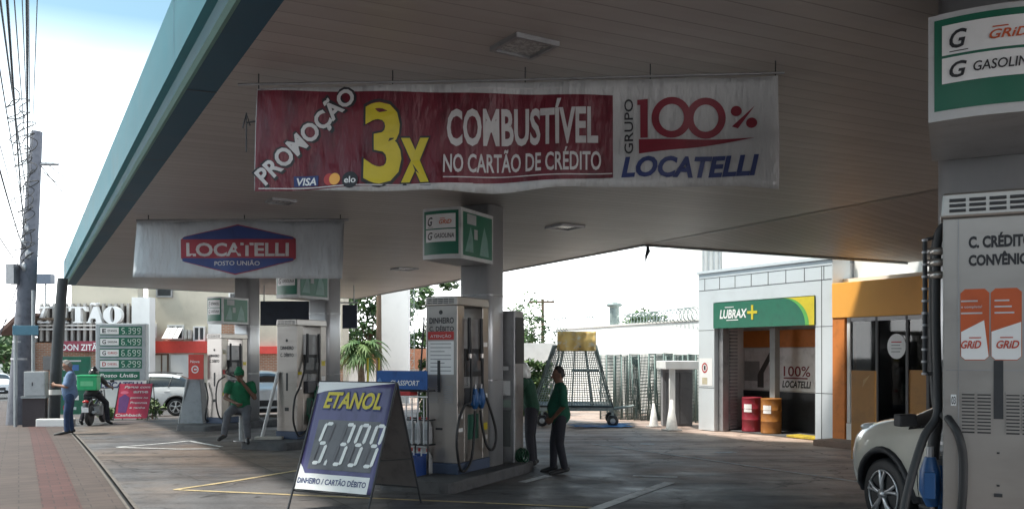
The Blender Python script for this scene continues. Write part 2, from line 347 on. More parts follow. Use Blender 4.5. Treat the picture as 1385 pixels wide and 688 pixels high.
class MB:
    def __init__(s): s.v, s.f, s.m, s.sm, s.mats = [], [], [], [], []
    def mi(s, m):
        if m not in s.mats: s.mats.append(m)
        return s.mats.index(m)
    def add(s, vs, fs, m, smooth=False, M=None):
        o = len(s.v); i = s.mi(m)
        s.v += [tuple(M @ V(v)) if M else tuple(v) for v in vs]
        for f in fs: s.f.append(tuple(o + k for k in f)); s.m.append(i); s.sm.append(smooth)
        return s
    def box(s, x0, x1, y0, y1, z0, z1, m, M=None, taper=(1, 1)):
        cx, cy = (x0 + x1) / 2, (y0 + y1) / 2
        def T(x, y): return (cx + (x - cx) * taper[0], cy + (y - cy) * taper[1])
        vs = [(x0, y0, z0), (x1, y0, z0), (x1, y1, z0), (x0, y1, z0)] + [(*T(x, y), z1) for x, y in ((x0, y0), (x1, y0), (x1, y1), (x0, y1))]
        return s.add(vs, [(3, 2, 1, 0), (4, 5, 6, 7), (0, 1, 5, 4), (1, 2, 6, 5), (2, 3, 7, 6), (3, 0, 4, 7)], m, M=M)
    def prism(s, poly, y0, y1, m, M=None, smooth=False):     # poly in x,z, extruded along y
        n = len(poly)
        vs = [(x, y0, z) for x, z in poly] + [(x, y1, z) for x, z in poly]
        fs = [tuple(range(n)), tuple(range(2 * n - 1, n - 1, -1))]
        s.add(vs, fs, m, M=M)
        return s.add(vs, [(i, i + n, (i + 1) % n + n, (i + 1) % n) for i in range(n)], m, smooth, M=M)
    def slab(s, poly, z0, z1, m):                            # poly in x,y
        n = len(poly)
        vs = [(x, y, z0) for x, y in poly] + [(x, y, z1) for x, y in poly]
        return s.add(vs, [tuple(range(n - 1, -1, -1)), tuple(range(n, 2 * n))] + [(i, (i + 1) % n, (i + 1) % n + n, i + n) for i in range(n)], m)
    def flat(s, poly, y, m, fn=None):                        # poly in x,z facing -y
        if not fn: return s.add([(x, y, z) for x, z in poly], [tuple(range(len(poly)))], m)
        b = bmesh.new(); f = b.faces.new([b.verts.new((x, 0, z)) for x, z in poly]); bmesh.ops.triangulate(b, faces=[f])
        span = max(max(p[0] for p in poly) - min(p[0] for p in poly), max(p[1] for p in poly) - min(p[1] for p in poly)); lim = max(.07, span / 30)
        for _ in range(7):
            e = [q for q in b.edges if q.calc_length() > lim]
            if not e: break
            bmesh.ops.subdivide_edges(b, edges=e, cuts=1); bmesh.ops.triangulate(b, faces=[q for q in b.faces if len(q.verts) > 3])
        b.verts.index_update(); vs = [fn(v.co.x, y, v.co.z) for v in b.verts]; fs = [tuple(v.index for v in q.verts) for q in b.faces]; b.free()
        return s.add(vs, fs, m)
    def rect(s, x0, x1, z0, z1, y, m, fn=None, nx=1, nz=1):
        if nx == 1 and nz == 1: return s.flat([(x0, z0), (x1, z0), (x1, z1), (x0, z1)], y, m, fn)
        vs, fs = [], []
        for j in range(nz + 1):
            for i in range(nx + 1):
                p = (x0 + (x1 - x0) * i / nx, y, z0 + (z1 - z0) * j / nz); vs.append(fn(*p) if fn else p)
        for j in range(nz):
            for i in range(nx): a = j * (nx + 1) + i; fs.append((a, a + 1, a + nx + 2, a + nx + 1))
        return s.add(vs, fs, m, smooth=True)
    def tube(s, pts, r, m, n=8, closed=False, caps=True, M=None):
        pts = [V(p) for p in pts]; k = len(pts)
        rs = r if isinstance(r, (list, tuple)) else [r] * k
        tang = []
        for i in range(k):
            a = pts[(i - 1) % k] if closed or i > 0 else pts[i]; b = pts[(i + 1) % k] if closed or i < k - 1 else pts[i]
            t = (b - a); tang.append(t.normalized() if t.length > 1e-9 else V((0, 0, 1)))
        up = V((0, 0, 1)) if abs(tang[0].z) < .9 else V((1, 0, 0))
        nrm = (up - tang[0] * up.dot(tang[0])).normalized(); vs = []
        for i in range(k):
            nrm = nrm - tang[i] * nrm.dot(tang[i])
            nrm = nrm.normalized() if nrm.length > 1e-6 else tang[i].orthogonal().normalized()
            bi = tang[i].cross(nrm)
            for j in range(n):
                a = 2 * math.pi * j / n; vs.append(pts[i] + (nrm * math.cos(a) + bi * math.sin(a)) * rs[i])
        fs = []
        for i in range(k if closed else k - 1):
            for j in range(n):
                a = i * n + j; b = i * n + (j + 1) % n; c = ((i + 1) % k) * n + (j + 1) % n; d = ((i + 1) % k) * n + j
                fs.append((a, b, c, d))
        s.add(vs, fs, m, smooth=n > 4, M=M)
        if caps and not closed: s.add(vs, [tuple(range(n - 1, -1, -1)), tuple(range((k - 1) * n, k * n))], m, M=M)
        return s
    def lathe(s, prof, m, n=20, c=(0, 0, 0), axis='z', M=None, smooth=True):
        vs, fs = [], []
        for r, h in prof:
            for j in range(n):
                a = 2 * math.pi * j / n; x, y = r * math.cos(a), r * math.sin(a)
                p = (x, y, h) if axis == 'z' else ((h, x, y) if axis == 'x' else (y, h, x))
                vs.append((p[0] + c[0], p[1] + c[1], p[2] + c[2]))
        for i in range(len(prof) - 1):
            for j in range(n): fs.append((i * n + j, i * n + (j + 1) % n, (i + 1) * n + (j + 1) % n, (i + 1) * n + j))
        s.add(vs, fs, m, smooth, M)
        return s.add(vs, [tuple(range(n - 1, -1, -1)), tuple(range((len(prof) - 1) * n, len(prof) * n))], m, M=M)
    def ball(s, c, r, m, nu=14, nv=9, M=None):
        rx, ry, rz = r if isinstance(r, (tuple, list)) else (r, r, r)
        vs, fs = [], []
        for i in range(nv + 1):
            t = math.pi * (i + .0) / nv; t = min(max(t, .02), math.pi - .02)
            for j in range(nu):
                a = 2 * math.pi * j / nu
                vs.append((c[0] + rx * math.sin(t) * math.cos(a), c[1] + ry * math.sin(t) * math.sin(a), c[2] + rz * math.cos(t)))
        for i in range(nv):
            for j in range(nu): fs.append((i * nu + j, (i + 1) * nu + j, (i + 1) * nu + (j + 1) % nu, i * nu + (j + 1) % nu))
        fs += [tuple(range(nu)), tuple(range((nv + 1) * nu - 1, nv * nu - 1, -1))]
        return s.add(vs, fs, m, True, M)
    def text(s, body, x0, x1, z0, z1, y, m, bold=.02, shear=0, fn=None, space=1.0, rot=None):   # cap height fills z0..z1
        vs, fs, a, b = text2d(body, bold, shear, space)
        pv = []
        for u, w in vs:
            x = x0 + (u - a) / (b - a) * (x1 - x0); z = z0 + w / CAPH * (z1 - z0)
            pv.append((x, y, z))
        if rot:                                   # turn about a point in the sign's plane
            (cx, cz), an = rot; ca, sa = math.cos(an), math.sin(an)
            pv = [(cx + (x - cx) * ca - (z - cz) * sa, yy, cz + (x - cx) * sa + (z - cz) * ca) for x, yy, z in pv]
        if fn: pv = [fn(*p) for p in pv]
        return s.add(pv, fs, m)
    def disc(s, cx, cz, rx, rz, y, m, fn=None, n=24):
        return s.flat([(cx + rx * math.cos(2 * math.pi * i / n), cz + rz * math.sin(2 * math.pi * i / n)) for i in range(n)], y, m, fn)
    def ring(s, cx, cz, ro, ri, y, m, fn=None, n=32):
        vs = []
        for r in (ro, ri):
            for i in range(n):
                a = 2 * math.pi * i / n; p = (cx + r[0] * math.cos(a), y, cz + r[1] * math.sin(a)); vs.append(fn(*p) if fn else p)
        return s.add(vs, [(i, (i + 1) % n, n + (i + 1) % n, n + i) for i in range(n)], m)
    def build(s, name, parent=None, loc=None, th=None, bevel=0, bseg=2, kind=None):
        me = bpy.data.meshes.new(name)
        me.from_pydata(s.v, [], s.f)
        for m in s.mats: me.materials.append(m)
        me.polygons.foreach_set('material_index', s.m); me.polygons.foreach_set('use_smooth', s.sm)
        me.update()
        o = bpy.data.objects.new(name, me); COL.objects.link(o)
        if parent: o.parent = parent
        if loc is not None: o.location = loc
        if th is not None: o.rotation_euler = (0, 0, th)
        if bevel:
            b = o.modifiers.new('bevel', 'BEVEL'); b.width = bevel; b.segments = bseg; b.limit_method = 'ANGLE'; b.angle_limit = math.radians(40)
        if kind: o['kind'] = kind
        return o

def thing(name, label, cat, loc=(0, 0, 0), th=0.0, group=None):
    o = bpy.data.objects.new(name, None); COL.objects.link(o)
    o.location = loc; o.rotation_euler = (0, 0, th); o.empty_display_size = .2
    return tag(o, label, cat, group)
def tag(o, label, cat, group=None):
    o['label'] = label; o['category'] = cat
    if group: o['group'] = group
    return o
def dup(o, loc=None, th=None, label=None, parent=None):
    c = o.copy(); COL.objects.link(c)
    if parent: c.parent = parent
    if loc is not None: c.location = loc
    if th is not None: c.rotation_euler = (0, 0, th)
    if label: c['label'] = label
    for ch in list(o.children): dup(ch, parent=c)
    return c
def fthing(name, label, cat, fr, group=None): return thing(name, label, cat, fr.o, fr.th, group)
def curve_pts(ctrl, n=8):            # Catmull-Rom through control points
    c = [V(p) for p in ctrl]; c = [c[0] * 2 - c[1]] + c + [c[-1] * 2 - c[-2]]; r = []
    for i in range(1, len(c) - 2):
        for k in range(n):
            t = k / n; p0, p1, p2, p3 = c[i - 1:i + 3]
            r.append(.5 * ((2 * p1) + (p2 - p0) * t + (2 * p0 - 5 * p1 + 4 * p2 - p3) * t * t + (3 * p1 - p0 - 3 * p2 + p3) * t ** 3))
    r.append(c[-2]); return r
SEGS = {'0': 'abcdef', '1': 'bc', '2': 'abged', '3': 'abgcd', '4': 'fgbc', '5': 'afgcd', '6': 'afgedc', '7': 'abc', '8': 'abcdefg', '9': 'abcdfg'}
def seg_digits(mb, s_, x0, x1, z0, z1, y, m, fn=None, shear=.1, wgt=.16, mo=None):
    n = sum(.35 if c == '.' else 1 for c in s_); w = (x1 - x0) / n; x = x0; h = z1 - z0
    for c in s_:
        cw = w * (.35 if c == '.' else 1); gw = cw * .74; t = w * wgt
        def q(pts, mm):
            mb.flat([(x + cw * .1 + px_ * gw + pz_ * h * shear, z0 + pz_ * h) for px_, pz_ in pts], y, mm, fn)
        if c == '.': q([(.1, 0), (.7, 0), (.7, .09), (.4, .14), (.1, .09)], m)
        else:
            tx, tz = t / gw, t / h; e = .05
            def hz(zc): return [(tx * .6 + e, zc), (tx + e, zc - tz / 2), (1 - tx - e, zc - tz / 2), (1 - tx * .6 - e, zc), (1 - tx - e, zc + tz / 2), (tx + e, zc + tz / 2)]
            def vt(xc, za, zb): return [(xc, za + tz * .3), (xc + tx / 2, za + tz * .8), (xc + tx / 2, zb - tz * .8), (xc, zb - tz * .3), (xc - tx / 2, zb - tz * .8), (xc - tx / 2, za + tz * .8)]
            allseg = {'a': hz(1 - tz / 2), 'g': hz(.5), 'd': hz(tz / 2), 'f': vt(tx / 2, .5, 1), 'b': vt(1 - tx / 2, .5, 1), 'e': vt(tx / 2, 0, .5), 'c': vt(1 - tx / 2, 0, .5)}
            for k, pts in allseg.items():
                if k in SEGS[c]: q(pts, m)
                elif mo: q(pts, mo)
        x += cw
# ================================================================ GROUND
def tq(t, q, dz=0.0):
    p = S * t + P * q; return (p.x, p.y, Gt(t) + dz)
TK = [-30, -15, -5, 0, 4, 8, 12, 14, 16, 18, 20, 22, 24, 26, 28, 30, 32, 34, 36, 38.5, 45, 60, 98.5, 200, 600]
def strip(name, q0, q1, dz, m, t0=-30, t1=600, extra=()):
    mb = MB(); ts = [t for t in TK if t0 <= t <= t1]
    for t in (t0, t1):
        if t not in ts: ts.append(t)
    ts.sort(); qs = [q0, *extra, q1]; vs = []
    for t in ts:
        for q in qs: vs.append(tq(t, q, dz))
    n = len(qs)
    fs = [(i * n + j, i * n + j + 1, (i + 1) * n + j + 1, (i + 1) * n + j) for i in range(len(ts) - 1) for j in range(n - 1)]
    mb.add(vs, [tuple(reversed(f)) if False else f for f in fs], m, smooth=True)
    return mb.build(name, kind='structure')
QD = gp(185, 688).dot(P)                 # drain channel by the sidewalk
Q_RED1, Q_RED0 = gp(112, 688).dot(P), gp(57, 688).dot(P)
ASPH = mat('road_asphalt', (.075, .075, .08), rough=.85, var=.25, scale=1.5, bump=.3, bscale=60)
strip('ground', -500, 500, -.14, ASPH)
FLOOR = floor_mat()
strip('station_floor', QD, 40, 0.0, FLOOR, -30, 60, extra=(8, 16, 24))
PAVG = brick_mat('paving_grey', (.092, .066, .058), (.075, .054, .048), (.045, .034, .031), .5, .25, .008, -math.atan2(P.y, P.x))
PAVR = brick_mat('paving_red', (.10, .042, .038), (.08, .035, .032), (.048, .028, .026), .25, .25, .008, -math.atan2(P.y, P.x))
strip('sidewalk', -1.25, QD - .1, 0.0, PAVG, -30, 60)
strip('tactile_paving', Q_RED0, Q_RED1, .004, PAVR, -30, 60)
mb = MB()                                # kerb
ts = [t for t in TK if t <= 60]
for a, b in zip(ts[:-1], ts[1:]):
    c = [tq(a, -1.40, -.16), tq(a, -1.25, -.16), tq(b, -1.25, -.16), tq(b, -1.40, -.16)]; d = [(x, y, z + .165) for x, y, z in c]
    mb.add(c + d, [(4, 5, 6, 7), (0, 1, 5, 4), (1, 2, 6, 5), (2, 3, 7, 6), (3, 0, 4, 7)], CONC)
mb.build('kerb', kind='structure')
mb = MB()                                # drain channel with pale edges
for a, b in zip(ts[:-1], ts[1:]):
    for q0, q1, dz, m in ((QD - .1, QD - .065, .006, mat('drain_edge', (.13, .115, .105), rough=.8, var=.3)), (QD - .065, QD - .02, -.03, RUBBER), (QD - .02, QD + .025, .006, mat('drain_edge', (.13, .115, .105)))):
        mb.add([tq(a, q0, dz), tq(a, q1, dz), tq(b, q1, dz), tq(b, q0, dz)], [(0, 1, 2, 3)], m)
mb.build('drain_channel', kind='structure')

PAINTY = mat('worn_yellow_paint', (.46, .36, .20), rough=.7, var=.35, scale=5, dirt=(.17, .145, .12))
PAINTW = mat('worn_white_paint', (.6, .6, .6), rough=.7, var=.35, scale=5, dirt=(.2, .2, .2))
def line_mark(pxs, w, m):
    mb = MB(); pts = [gp(*p) for p in pxs]
    for a, b in zip(pts[:-1], pts[1:]):
        d = (b - a); n = V((-d.y, d.x, 0)).normalized() * w / 2; k = max(1, int(d.length / 1.0)); vs = []
        for i in range(k + 1):
            c = a + d * i / k
            for e in (c - n, c + n): vs.append((e.x, e.y, G(e.x, e.y) + .006))
        mb.add(vs, [(2 * i, 2 * i + 2, 2 * i + 3, 2 * i + 1) for i in range(k)], m)
    return mb.build('road_marking', kind='structure')
line_mark([(236, 662), (318, 650), (420, 633)], .09, PAINTY)
line_mark([(236, 662), (330, 666), (560, 676), (800, 686)], .08, PAINTY)
line_mark([(158, 604.5), (215, 600), (256, 596), (300, 604)], .09, PAINTW)
line_mark([(158, 604.5), (240, 607), (296, 606.5)], .08, PAINTW)
line_mark([(906, 652), (800, 690)], .16, PAINTW)
line_mark([(742, 643), (706, 652)], .14, PAINTW)
line_mark([(856, 643), (916, 645)], .14, PAINTW)
line_mark([(800, 600), (960, 622), (1165, 652)], .07, PAINTW)
line_mark([(866, 600), (885, 600.5)], .2, PAINTW)
line_mark([(968, 612), (994, 611)], .2, PAINTW)

# ================================================================ CANOPY
A0 = onz(308, 3, CAN); B = onz(88, 385, CAN)
sdir = (B - A0).normalized(); A1 = A0 - sdir * 13
C = onz(480, 404, CAN); D = onz(870, 331, CAN); E = onz(1228, 355, CAN)
pd = (E - D).normalized(); E = onz(1228, 355, 3.5)                 # shop side of the canopy, given a slope to let light reach the bay
sd2 = (C - D).normalized()
F2 = D - sd2 * 32; E2 = E - sd2 * 30; E2.z = E.z
poly = [A1, F2, D, C, B]
inw = V((sdir.y, -sdir.x, 0))
if inw.dot(P) < 0: inw = -inw
CEIL = ceiling_mat()
canopy = thing('station_canopy', 'wide teal edged canopy roof with white planked underside over the fuel pumps', 'canopy', A0)
O = A0
def rel(p, dz=0): return (p.x - O.x, p.y - O.y, p.z - O.z + dz)
mb = MB()
bin_ = .30
Bi = B + inw * bin_ + (C - B).normalized() * .0; Ai = A1 + inw * bin_
cp = [Ai, F2, D, C, B + inw * bin_]
mb.add([rel(p) for p in cp], [tuple(range(len(cp)))], CEIL)
mb.add([rel(p) for p in (F2, E2, E, D)], [(0, 1, 2, 3)], CEIL)
o = mb.build('ceiling', canopy)
mb = MB()
def band(mb, a, b, z0, z1, m, off=0.0, nrm=None):
    n = nrm * off if nrm else V((0, 0, 0))
    mb.add([rel(a + n, z0), rel(b + n, z0), rel(b + n, z1), rel(a + n, z1)], [(0, 1, 2, 3)], m)
# street fascia: vertical face, groove, rounded lip
L = (B - A1).length
def prof_sweep(mb, a, b, prof, m, n_out):
    for (o0, z0), (o1, z1) in zip(prof[:-1], prof[1:]):
        mb.add([rel(a + n_out * o0, z0), rel(b + n_out * o0, z0), rel(b + n_out * o1, z1), rel(a + n_out * o1, z1)], [(0, 1, 2, 3)], m)
no = -inw
prof_sweep(mb, A1, B, [(-.30, .75), (.04, .75), (.04, .18), (-.02, .16), (-.05, .10)], TEAL, no)
prof_sweep(mb, B, C, [(-.30, .75), (0.04, .75), (.04, .0), (-.2, -.004)], TEAL, (B - C).cross(V((0, 0, 1))).normalized() * (1 if (B - C).cross(V((0, 0, 1))).dot(S) > 0 else -1))
mb.build('fascia', canopy)
mb = MB()
prof_sweep(mb, A1, B, [(-.05, .10), (-.03, .04), (.0, .0), (-.03, -.022), (-.06, -.012)], TEALL, no)
mb.build('drip_edge', canopy)
mb = MB()
mb.add([rel(A1 + no * -.06, -.012), rel(B + no * -.06, -.012), rel(B + inw * bin_, -.004), rel(Ai, -.004)], [(0, 1, 2, 3)], TEALD)
k = 0
while k < L:                             # panel joints of the soffit and fascia
    p0 = A1 + sdir * k
    mb.add([rel(p0 + no * -.06, -.015), rel(p0 + sdir * .02 + no * -.06, -.015), rel(p0 + sdir * .02 + inw * bin_, -.008), rel(p0 + inw * bin_, -.008)], [(0, 1, 2, 3)], BLACK)
    mb.add([rel(p0 + no * .043, .18), rel(p0 + sdir * .015 + no * .043, .18), rel(p0 + sdir * .015 + no * .043, .75), rel(p0 + no * .043, .75)], [(0, 1, 2, 3)], TEALD)
    k += 3.0
mb.build('soffit_band', canopy)
mb = MB()
for a, b, w in ((C, D, 1), (D, E, 1)):
    d = (b - a).normalized(); n = V((-d.y, d.x, 0)); n = n if n.dot(V((0, 1, 0))) > 0 else -n
    prof_sweep(mb, a, b, [(-.06, -.01), (.03, -.03), (.05, .10), (.05, .6), (-.3, .6)], mat('fascia_back', (.10, .13, .15), rough=.5, var=.15), n)
mb.build('rear_fascia', canopy)
mb = MB()
mb.add([rel(p, .58) for p in poly], [tuple(range(len(poly)))], GREYM); mb.add([rel(p, .3) for p in (F2, E2, E, D)], [(0, 1, 2, 3)], GREYM); mb.add([rel(E, 0), rel(E2, 0), rel(E2, .3), rel(E, .3)], [(0, 1, 2, 3)], GREYM)
mb.build('roof_sheet', canopy)
mb = MB()                                # ceiling joint carrying on past the corner, with its cover strip
a, b = D + (D - C).normalized() * .3, D + (D - C).normalized() * 14
n = V((0.874, .486, 0)) * .03
mb.add([rel(a - n, -.012), rel(b - n, -.012), rel(b + n, -.012), rel(a + n, -.012)], [(0, 1, 2, 3)], DSTEEL)
mb.build('cover_strip', canopy)

def ceil_light(px, py, sz, label):
    c = onz(px, py, CAN); t = thing('ceiling_light', label, 'ceiling light', (c.x, c.y, CAN), ST_TH + .06, 'recessed lights in the canopy ceiling')
    m = MB(); h = sz / 2
    for x0, x1, y0, y1 in ((-h, h, -h, -h * .84), (-h, h, h * .84, h), (-h, -h * .84, -h * .84, h * .84), (h * .84, h, -h * .84, h * .84)): m.box(x0, x1, y0, y1, -.035, .01, DSTEEL)
    m.build('frame', t)
    m = MB(); m.box(-h * .84, h * .84, -h * .84, h * .84, -.014, .005, mat('light_lens', (.36, .37, .37), rough=.25, var=.25, scale=30)); m.build('lens', t)
ceil_light(709, 60, .36, 'big square ceiling light above the red promotion banner')
ceil_light(764, 306, .5, 'square ceiling light between the sign column and the canopy corner')
ceil_light(380, 271, .36, 'ceiling light just below the left end of the red promotion banner')
ceil_light(547, 363, .55, 'ceiling light left of the middle sign box, near the canopy edge')

rag = onz(876, 333, CAN)
t = MB(); t.tube([(0, 0, 0), (.01, 0, -.1), (-.03, .0, -.2), (-.045, 0, -.33)], [.03, .045, .03, .006], mat('torn_dark_cloth', (.03, .03, .035), rough=.9), n=6)
tag(t.build('torn_strip', loc=rag), 'torn dark strip dangling from the inner corner of the canopy edge', 'torn strip')

# ================================================================ PUMP ISLANDS, PUMPS, COLUMNS
def pump_frame(px, py):
    g = gp(px, py, .15); return Frame((g.x, g.y, g.z + .15), A_TH)
F_MID = pump_frame(597, 640)
Ynear = 4.33
F_NEAR = Frame(((1352 - CX) / K * Ynear, Ynear, 0), A_TH)
F_3 = pump_frame(388, 593)
F_4 = pump_frame(290, 572)

def island(fr, y0, y1, label, hw=.56):
    m = MB(); pl = []
    for cx_, cy_, a0 in ((hw - .15, y0 + .15, -90), (hw - .15, y1 - .15, 0), (-hw + .15, y1 - .15, 90), (-hw + .15, y0 + .15, 180)):
        for k in range(5): a = math.radians(a0 + 22.5 * k); pl.append((cx_ + .15 * math.cos(a), cy_ + .15 * math.sin(a)))
    m.slab(pl, -.25 - fr.o.z * 0, .15 if fr is F_NEAR else .0, CONCD)
    o = m.build('pump_island', loc=fr.o, th=fr.th, bevel=.02)
    return tag(o, label, 'kerb island', 'raised pump islands')
island(F_NEAR, -.45, 3.0, 'dark raised kerb island under the nearest pump marked 03')
island(F_MID, -.75, 1.92, 'dark raised kerb island under the pump behind the ethanol price board')
island(F_3, -.75, 2.3, 'dark raised kerb island where the seated attendant rests his feet')
island(F_4, -.8, 2.3, 'farthest raised kerb island, left of the seated attendant')

def wrapfront(W, sag):       # bowed front of a sign box
    def fn(x, y, z): return (x, y - sag * (1 - (x / W) ** 2), z)
    return fn
def sign_box(fr, zb, zt, kind, label, x0=-.30, x1=.31, depth=.945):
    t = fthing('pump_sign', label, 'sign box', fr, 'green fuel sign boxes above the pumps')
    cx = (x0 + x1) / 2; hw = (x1 - x0) / 2; H = zt - zb; sag = .05
    f = lambda x, y, z: (x + cx, y - sag * (1 - (x / hw) ** 2), z)
    m = MB(); n = 8
    front = [(-hw + 2 * hw * i / n) for i in range(n + 1)]
    pl = [f(x, 0, 0)[:2] for x in front] + [(x1, depth), (x0, depth)]
    m.slab(pl, zb, zt, mat('sign_frame_grey', (.50, .51, .52), rough=.4)); m.build('frame', t)
    fw, fh = hw * .9, H * .09
    m = MB(); m.rect(-fw, fw, zb + fh, zt - fh * .6, -.004, GREEN, f, nx=8)
    px0, px1 = -fw * .86, fw * .86
    zr = [zb + H * .60, zb + H * .88, zb + H * .335, zb + H * .575]
    m.rect(px0, px1, zr[0], zr[1], -.008, SIGNW, f, nx=8); m.rect(px0, px1, zr[2], zr[3], -.008, SIGNW, f, nx=8)
    for k, (a, b) in enumerate(((zr[0], zr[1]), (zr[2], zr[3]))):
        h = b - a; letter, word, ink = kind[k]
        m.text(letter, px0 + hw * .12, px0 + hw * .40, a + h * .2, b - h * .18, -.012, BLACK, .03, .25, f)
        if word == 'GRID':
            m.text('GRiD', px0 + hw * .75, px1 - hw * .18, a + h * .3, b - h * .4, -.012, mat('grid_orange', (.55, .10, .03), rough=.4), .03, .3, f)
            m.rect(px0 + hw * .8, px1 - hw * .5, b - h * .34, b - h * .3, -.012, mat('grid_orange', (.55, .10, .03)), f)
            m.rect(px0 + hw * .12, px0 + hw * .42, a + h * .07, a + h * .1, -.012, BLACK, f)
        else: m.text(word, px0 + hw * .50, px1 - hw * .06, a + h * .32, b - h * .30, -.012, BLACK, .02, .15, f)
    m.build('front_panel', t)
    m = MB()                                             # right side: picture panel
    sd_ = lambda y, e, z: (x1 + e, y, z)
    def poly_s(p, e, mm): m.add([sd_(y, e, z) for y, z in p], [tuple(range(len(p)))], mm)
    poly_s([(.05, zb + .05), (depth - .04, zb + .05), (depth - .04, zt - .05), (.05, zt - .05)], .004, GREEN)
    PT = mat('sign_pale_teal', (.14, .27, .24), rough=.4, var=.2)
    poly_s([(.10, zb + H * .15), (.34, zb + H * .15), (.32, zb + H * .45), (.26, zb + H * .66), (.20, zb + H * .45)], .008, PT)
    poly_s([(.52, zb + H * .12), (.80, zb + H * .12), (.76, zb + H * .45), (.66, zb + H * .72), (.58, zb + H * .42)], .008, PT)
    poly_s([(.16, zb + H * .70), (.42, zb + H * .70), (.42, zb + H * .9), (.16, zb + H * .9)], .008, GREYM)
    poly_s([(.36, zb + H * .42), (.46, zb + H * .42), (.46, zb + H * .62), (.36, zb + H * .62)], .009, GREYM)
    m.build('side_panel', t)
    return t
GK = (('G', 'GRID', 0), ('G', 'GASOLINA', 0)); EK = (('E', 'ETANOL', 0), ('G', 'GASOLINA', 0))
sign_box(F_MID, 2.95, 3.65, GK, 'green gasoline sign box above the pump behind the ethanol board')
sign_box(F_NEAR, 2.96, 3.49, GK, 'large green gasoline sign box in the top right corner of the photo', x0=-.315, x1=.235, depth=.995)
sign_box(F_3, 2.78, 3.50, EK, 'green fuel sign box hanging under the right end of the white company banner', x0=-.27, x1=.29)
sign_box(F_4, 2.56, 3.24, EK, 'farthest green fuel sign box, above the seated attendant', x0=-.25, x1=.27)

def column(fr, label, y0=.95, y1=1.42, hw=.27):
    t = fthing('canopy_column', label, 'column', fr, 'steel clad canopy columns')
    m = MB(); pl = []; r = .09
    for cx_, cy_, a0 in ((hw - r, y0 + r, -90), (hw - r, y1 - r, 0), (-hw + r, y1 - r, 90), (-hw + r, y0 + r, 180)):
        for k in range(7): a = math.radians(a0 + 15 * k); pl.append((cx_ + r * math.cos(a), cy_ + r * math.sin(a)))
    ztop = CAN - fr.o.z
    m.slab(pl, .0, ztop - .01, mat('column_cladding', (.46, .465, .48), rough=.33, metal=.5, var=.12, scale=2, stretch=(1, 1, .3)))
    o = m.build('cladding', t)
    for p in o.data.polygons: p.use_smooth = len(p.vertices) == 4
    m = MB()
    for z in (1.25, 2.5):
        for a, b in zip(pl, pl[1:] + pl[:1]):
            e = 1.012; cy = (y0 + y1) / 2
            q = lambda p, z: (p[0] * e, cy + (p[1] - cy) * e, z)
            m.add([q(a, z), q(b, z), q(b, z + .02), q(a, z + .02)], [(0, 1, 2, 3)], DSTEEL)
    m.build('joint_band', t)
    return t
column(F_MID, 'steel column carrying the canopy behind the red promotion banner')
column(F_NEAR, 'steel column behind the nearest pump at the right edge', y0=1.0, y1=1.6, hw=.28)
column(F_3, 'steel column beside the pump right of the seated attendant')
column(F_4, 'farthest steel column, just behind the seated attendant')

def pump(fr, label, H, face, side=1, hose_col=None):
    """text face looks at the street (-y); hoses on the side +x or -x"""
    t = fthing('fuel_pump', label, 'fuel pump', fr, 'fuel pumps on the islands')
    W, L = .25, .92; k = H / 2.44
    m = MB()
    m.box(-W, W, 0, .20, .15, H - .125, STEEL); m.box(-W, W, L - .18, L, .15, H - .125, STEEL)
    m.box(-W + .004, W - .004, .2, L - .18, .15, .92 * k, STEEL)
    m.box(-W + .07, W - .07, .2, L - .18, .92 * k, H - .3, DSTEEL)
    m.build('cabinet', t, bevel=.008)
    m = MB(); m.box(-W - .02, W + .02, -.012, L + .01, 0.0, .15, mat('pump_plinth', (.05, .07, .12), rough=.6)); m.build('plinth', t, bevel=.01)
    m = MB(); m.box(-W - .012, W + .012, -.012, L + .012, H - .125, H, STEEL, taper=(.96, .985)); m.build('hood', t, bevel=.012)
    m = MB()                                             # slotted vent along the top of the text face
    n = 5
    for i in range(n):
        x0 = -W + .03 + i * (2 * W - .06) / n; x1 = x0 + (2 * W - .06) / n - .015
        for j in range(3): m.box(x0, x1, -.019, -.010, H - .098 + j * .026, H - .085 + j * .026, DARK)
    m.build('vent', t)
    face(t, H, W, L)
    s = side
    # hose side: screen, hose columns, holster, nozzles
    m = MB()
    m.box(W - .075 if s > 0 else -W - .0, W if s > 0 else -W + .075, .22, L - .2, 1.33 * k, 1.72 * k, DARK)
    m.box((W + .002) * s - .004, (W + .002) * s + .004, .27, L - .26, 1.40 * k, 1.66 * k, mat('display_glass', (.10, .11, .12), rough=.12, var=.2)); m.build('display', t, bevel=.008)
    if s > 0:
        m = MB(); random.seed(int(H * 100))
        for k_ in range(6):
            ya = random.choice([.03, .76]); za = random.uniform(.4, H - .5); hh_ = random.uniform(.04, .12)
            m.add([(W + .003, ya, za), (W + .003, ya + .12, za), (W + .003, ya + .12, za + hh_), (W + .003, ya, za + hh_)], [(0, 1, 2, 3)], random.choice([SIGNW, SIGNW, YELLOW, RED, GREYM]))
        m.add([(W - .003, .3, .45), (W - .003, .62, .45), (W - .003, .62, .8), (W - .003, .3, .8)], [(0, 1, 2, 3)], mat('pump_green_label', (.02, .10, .07), rough=.4))
        m.build('stickers', t)
    m = MB()
    for q_ in range(12): ky, kz = .40 + .045 * (q_ % 3), 1.20 * k + .03 * (q_ // 3); m.box((W - .065) * s - .012, (W - .065) * s + .012, ky, ky + .03, kz, kz + .02, GREYM)
    m.build('keypad', t)
    m = MB(); m.box(W - .07 if s > 0 else -W - .05, W + .05 if s > 0 else -W + .07, .28, .66, .93 * k, 1.17 * k, mat('holster_grey', (.1, .1, .11), rough=.5)); m.build('holster', t, bevel=.01)
    return t

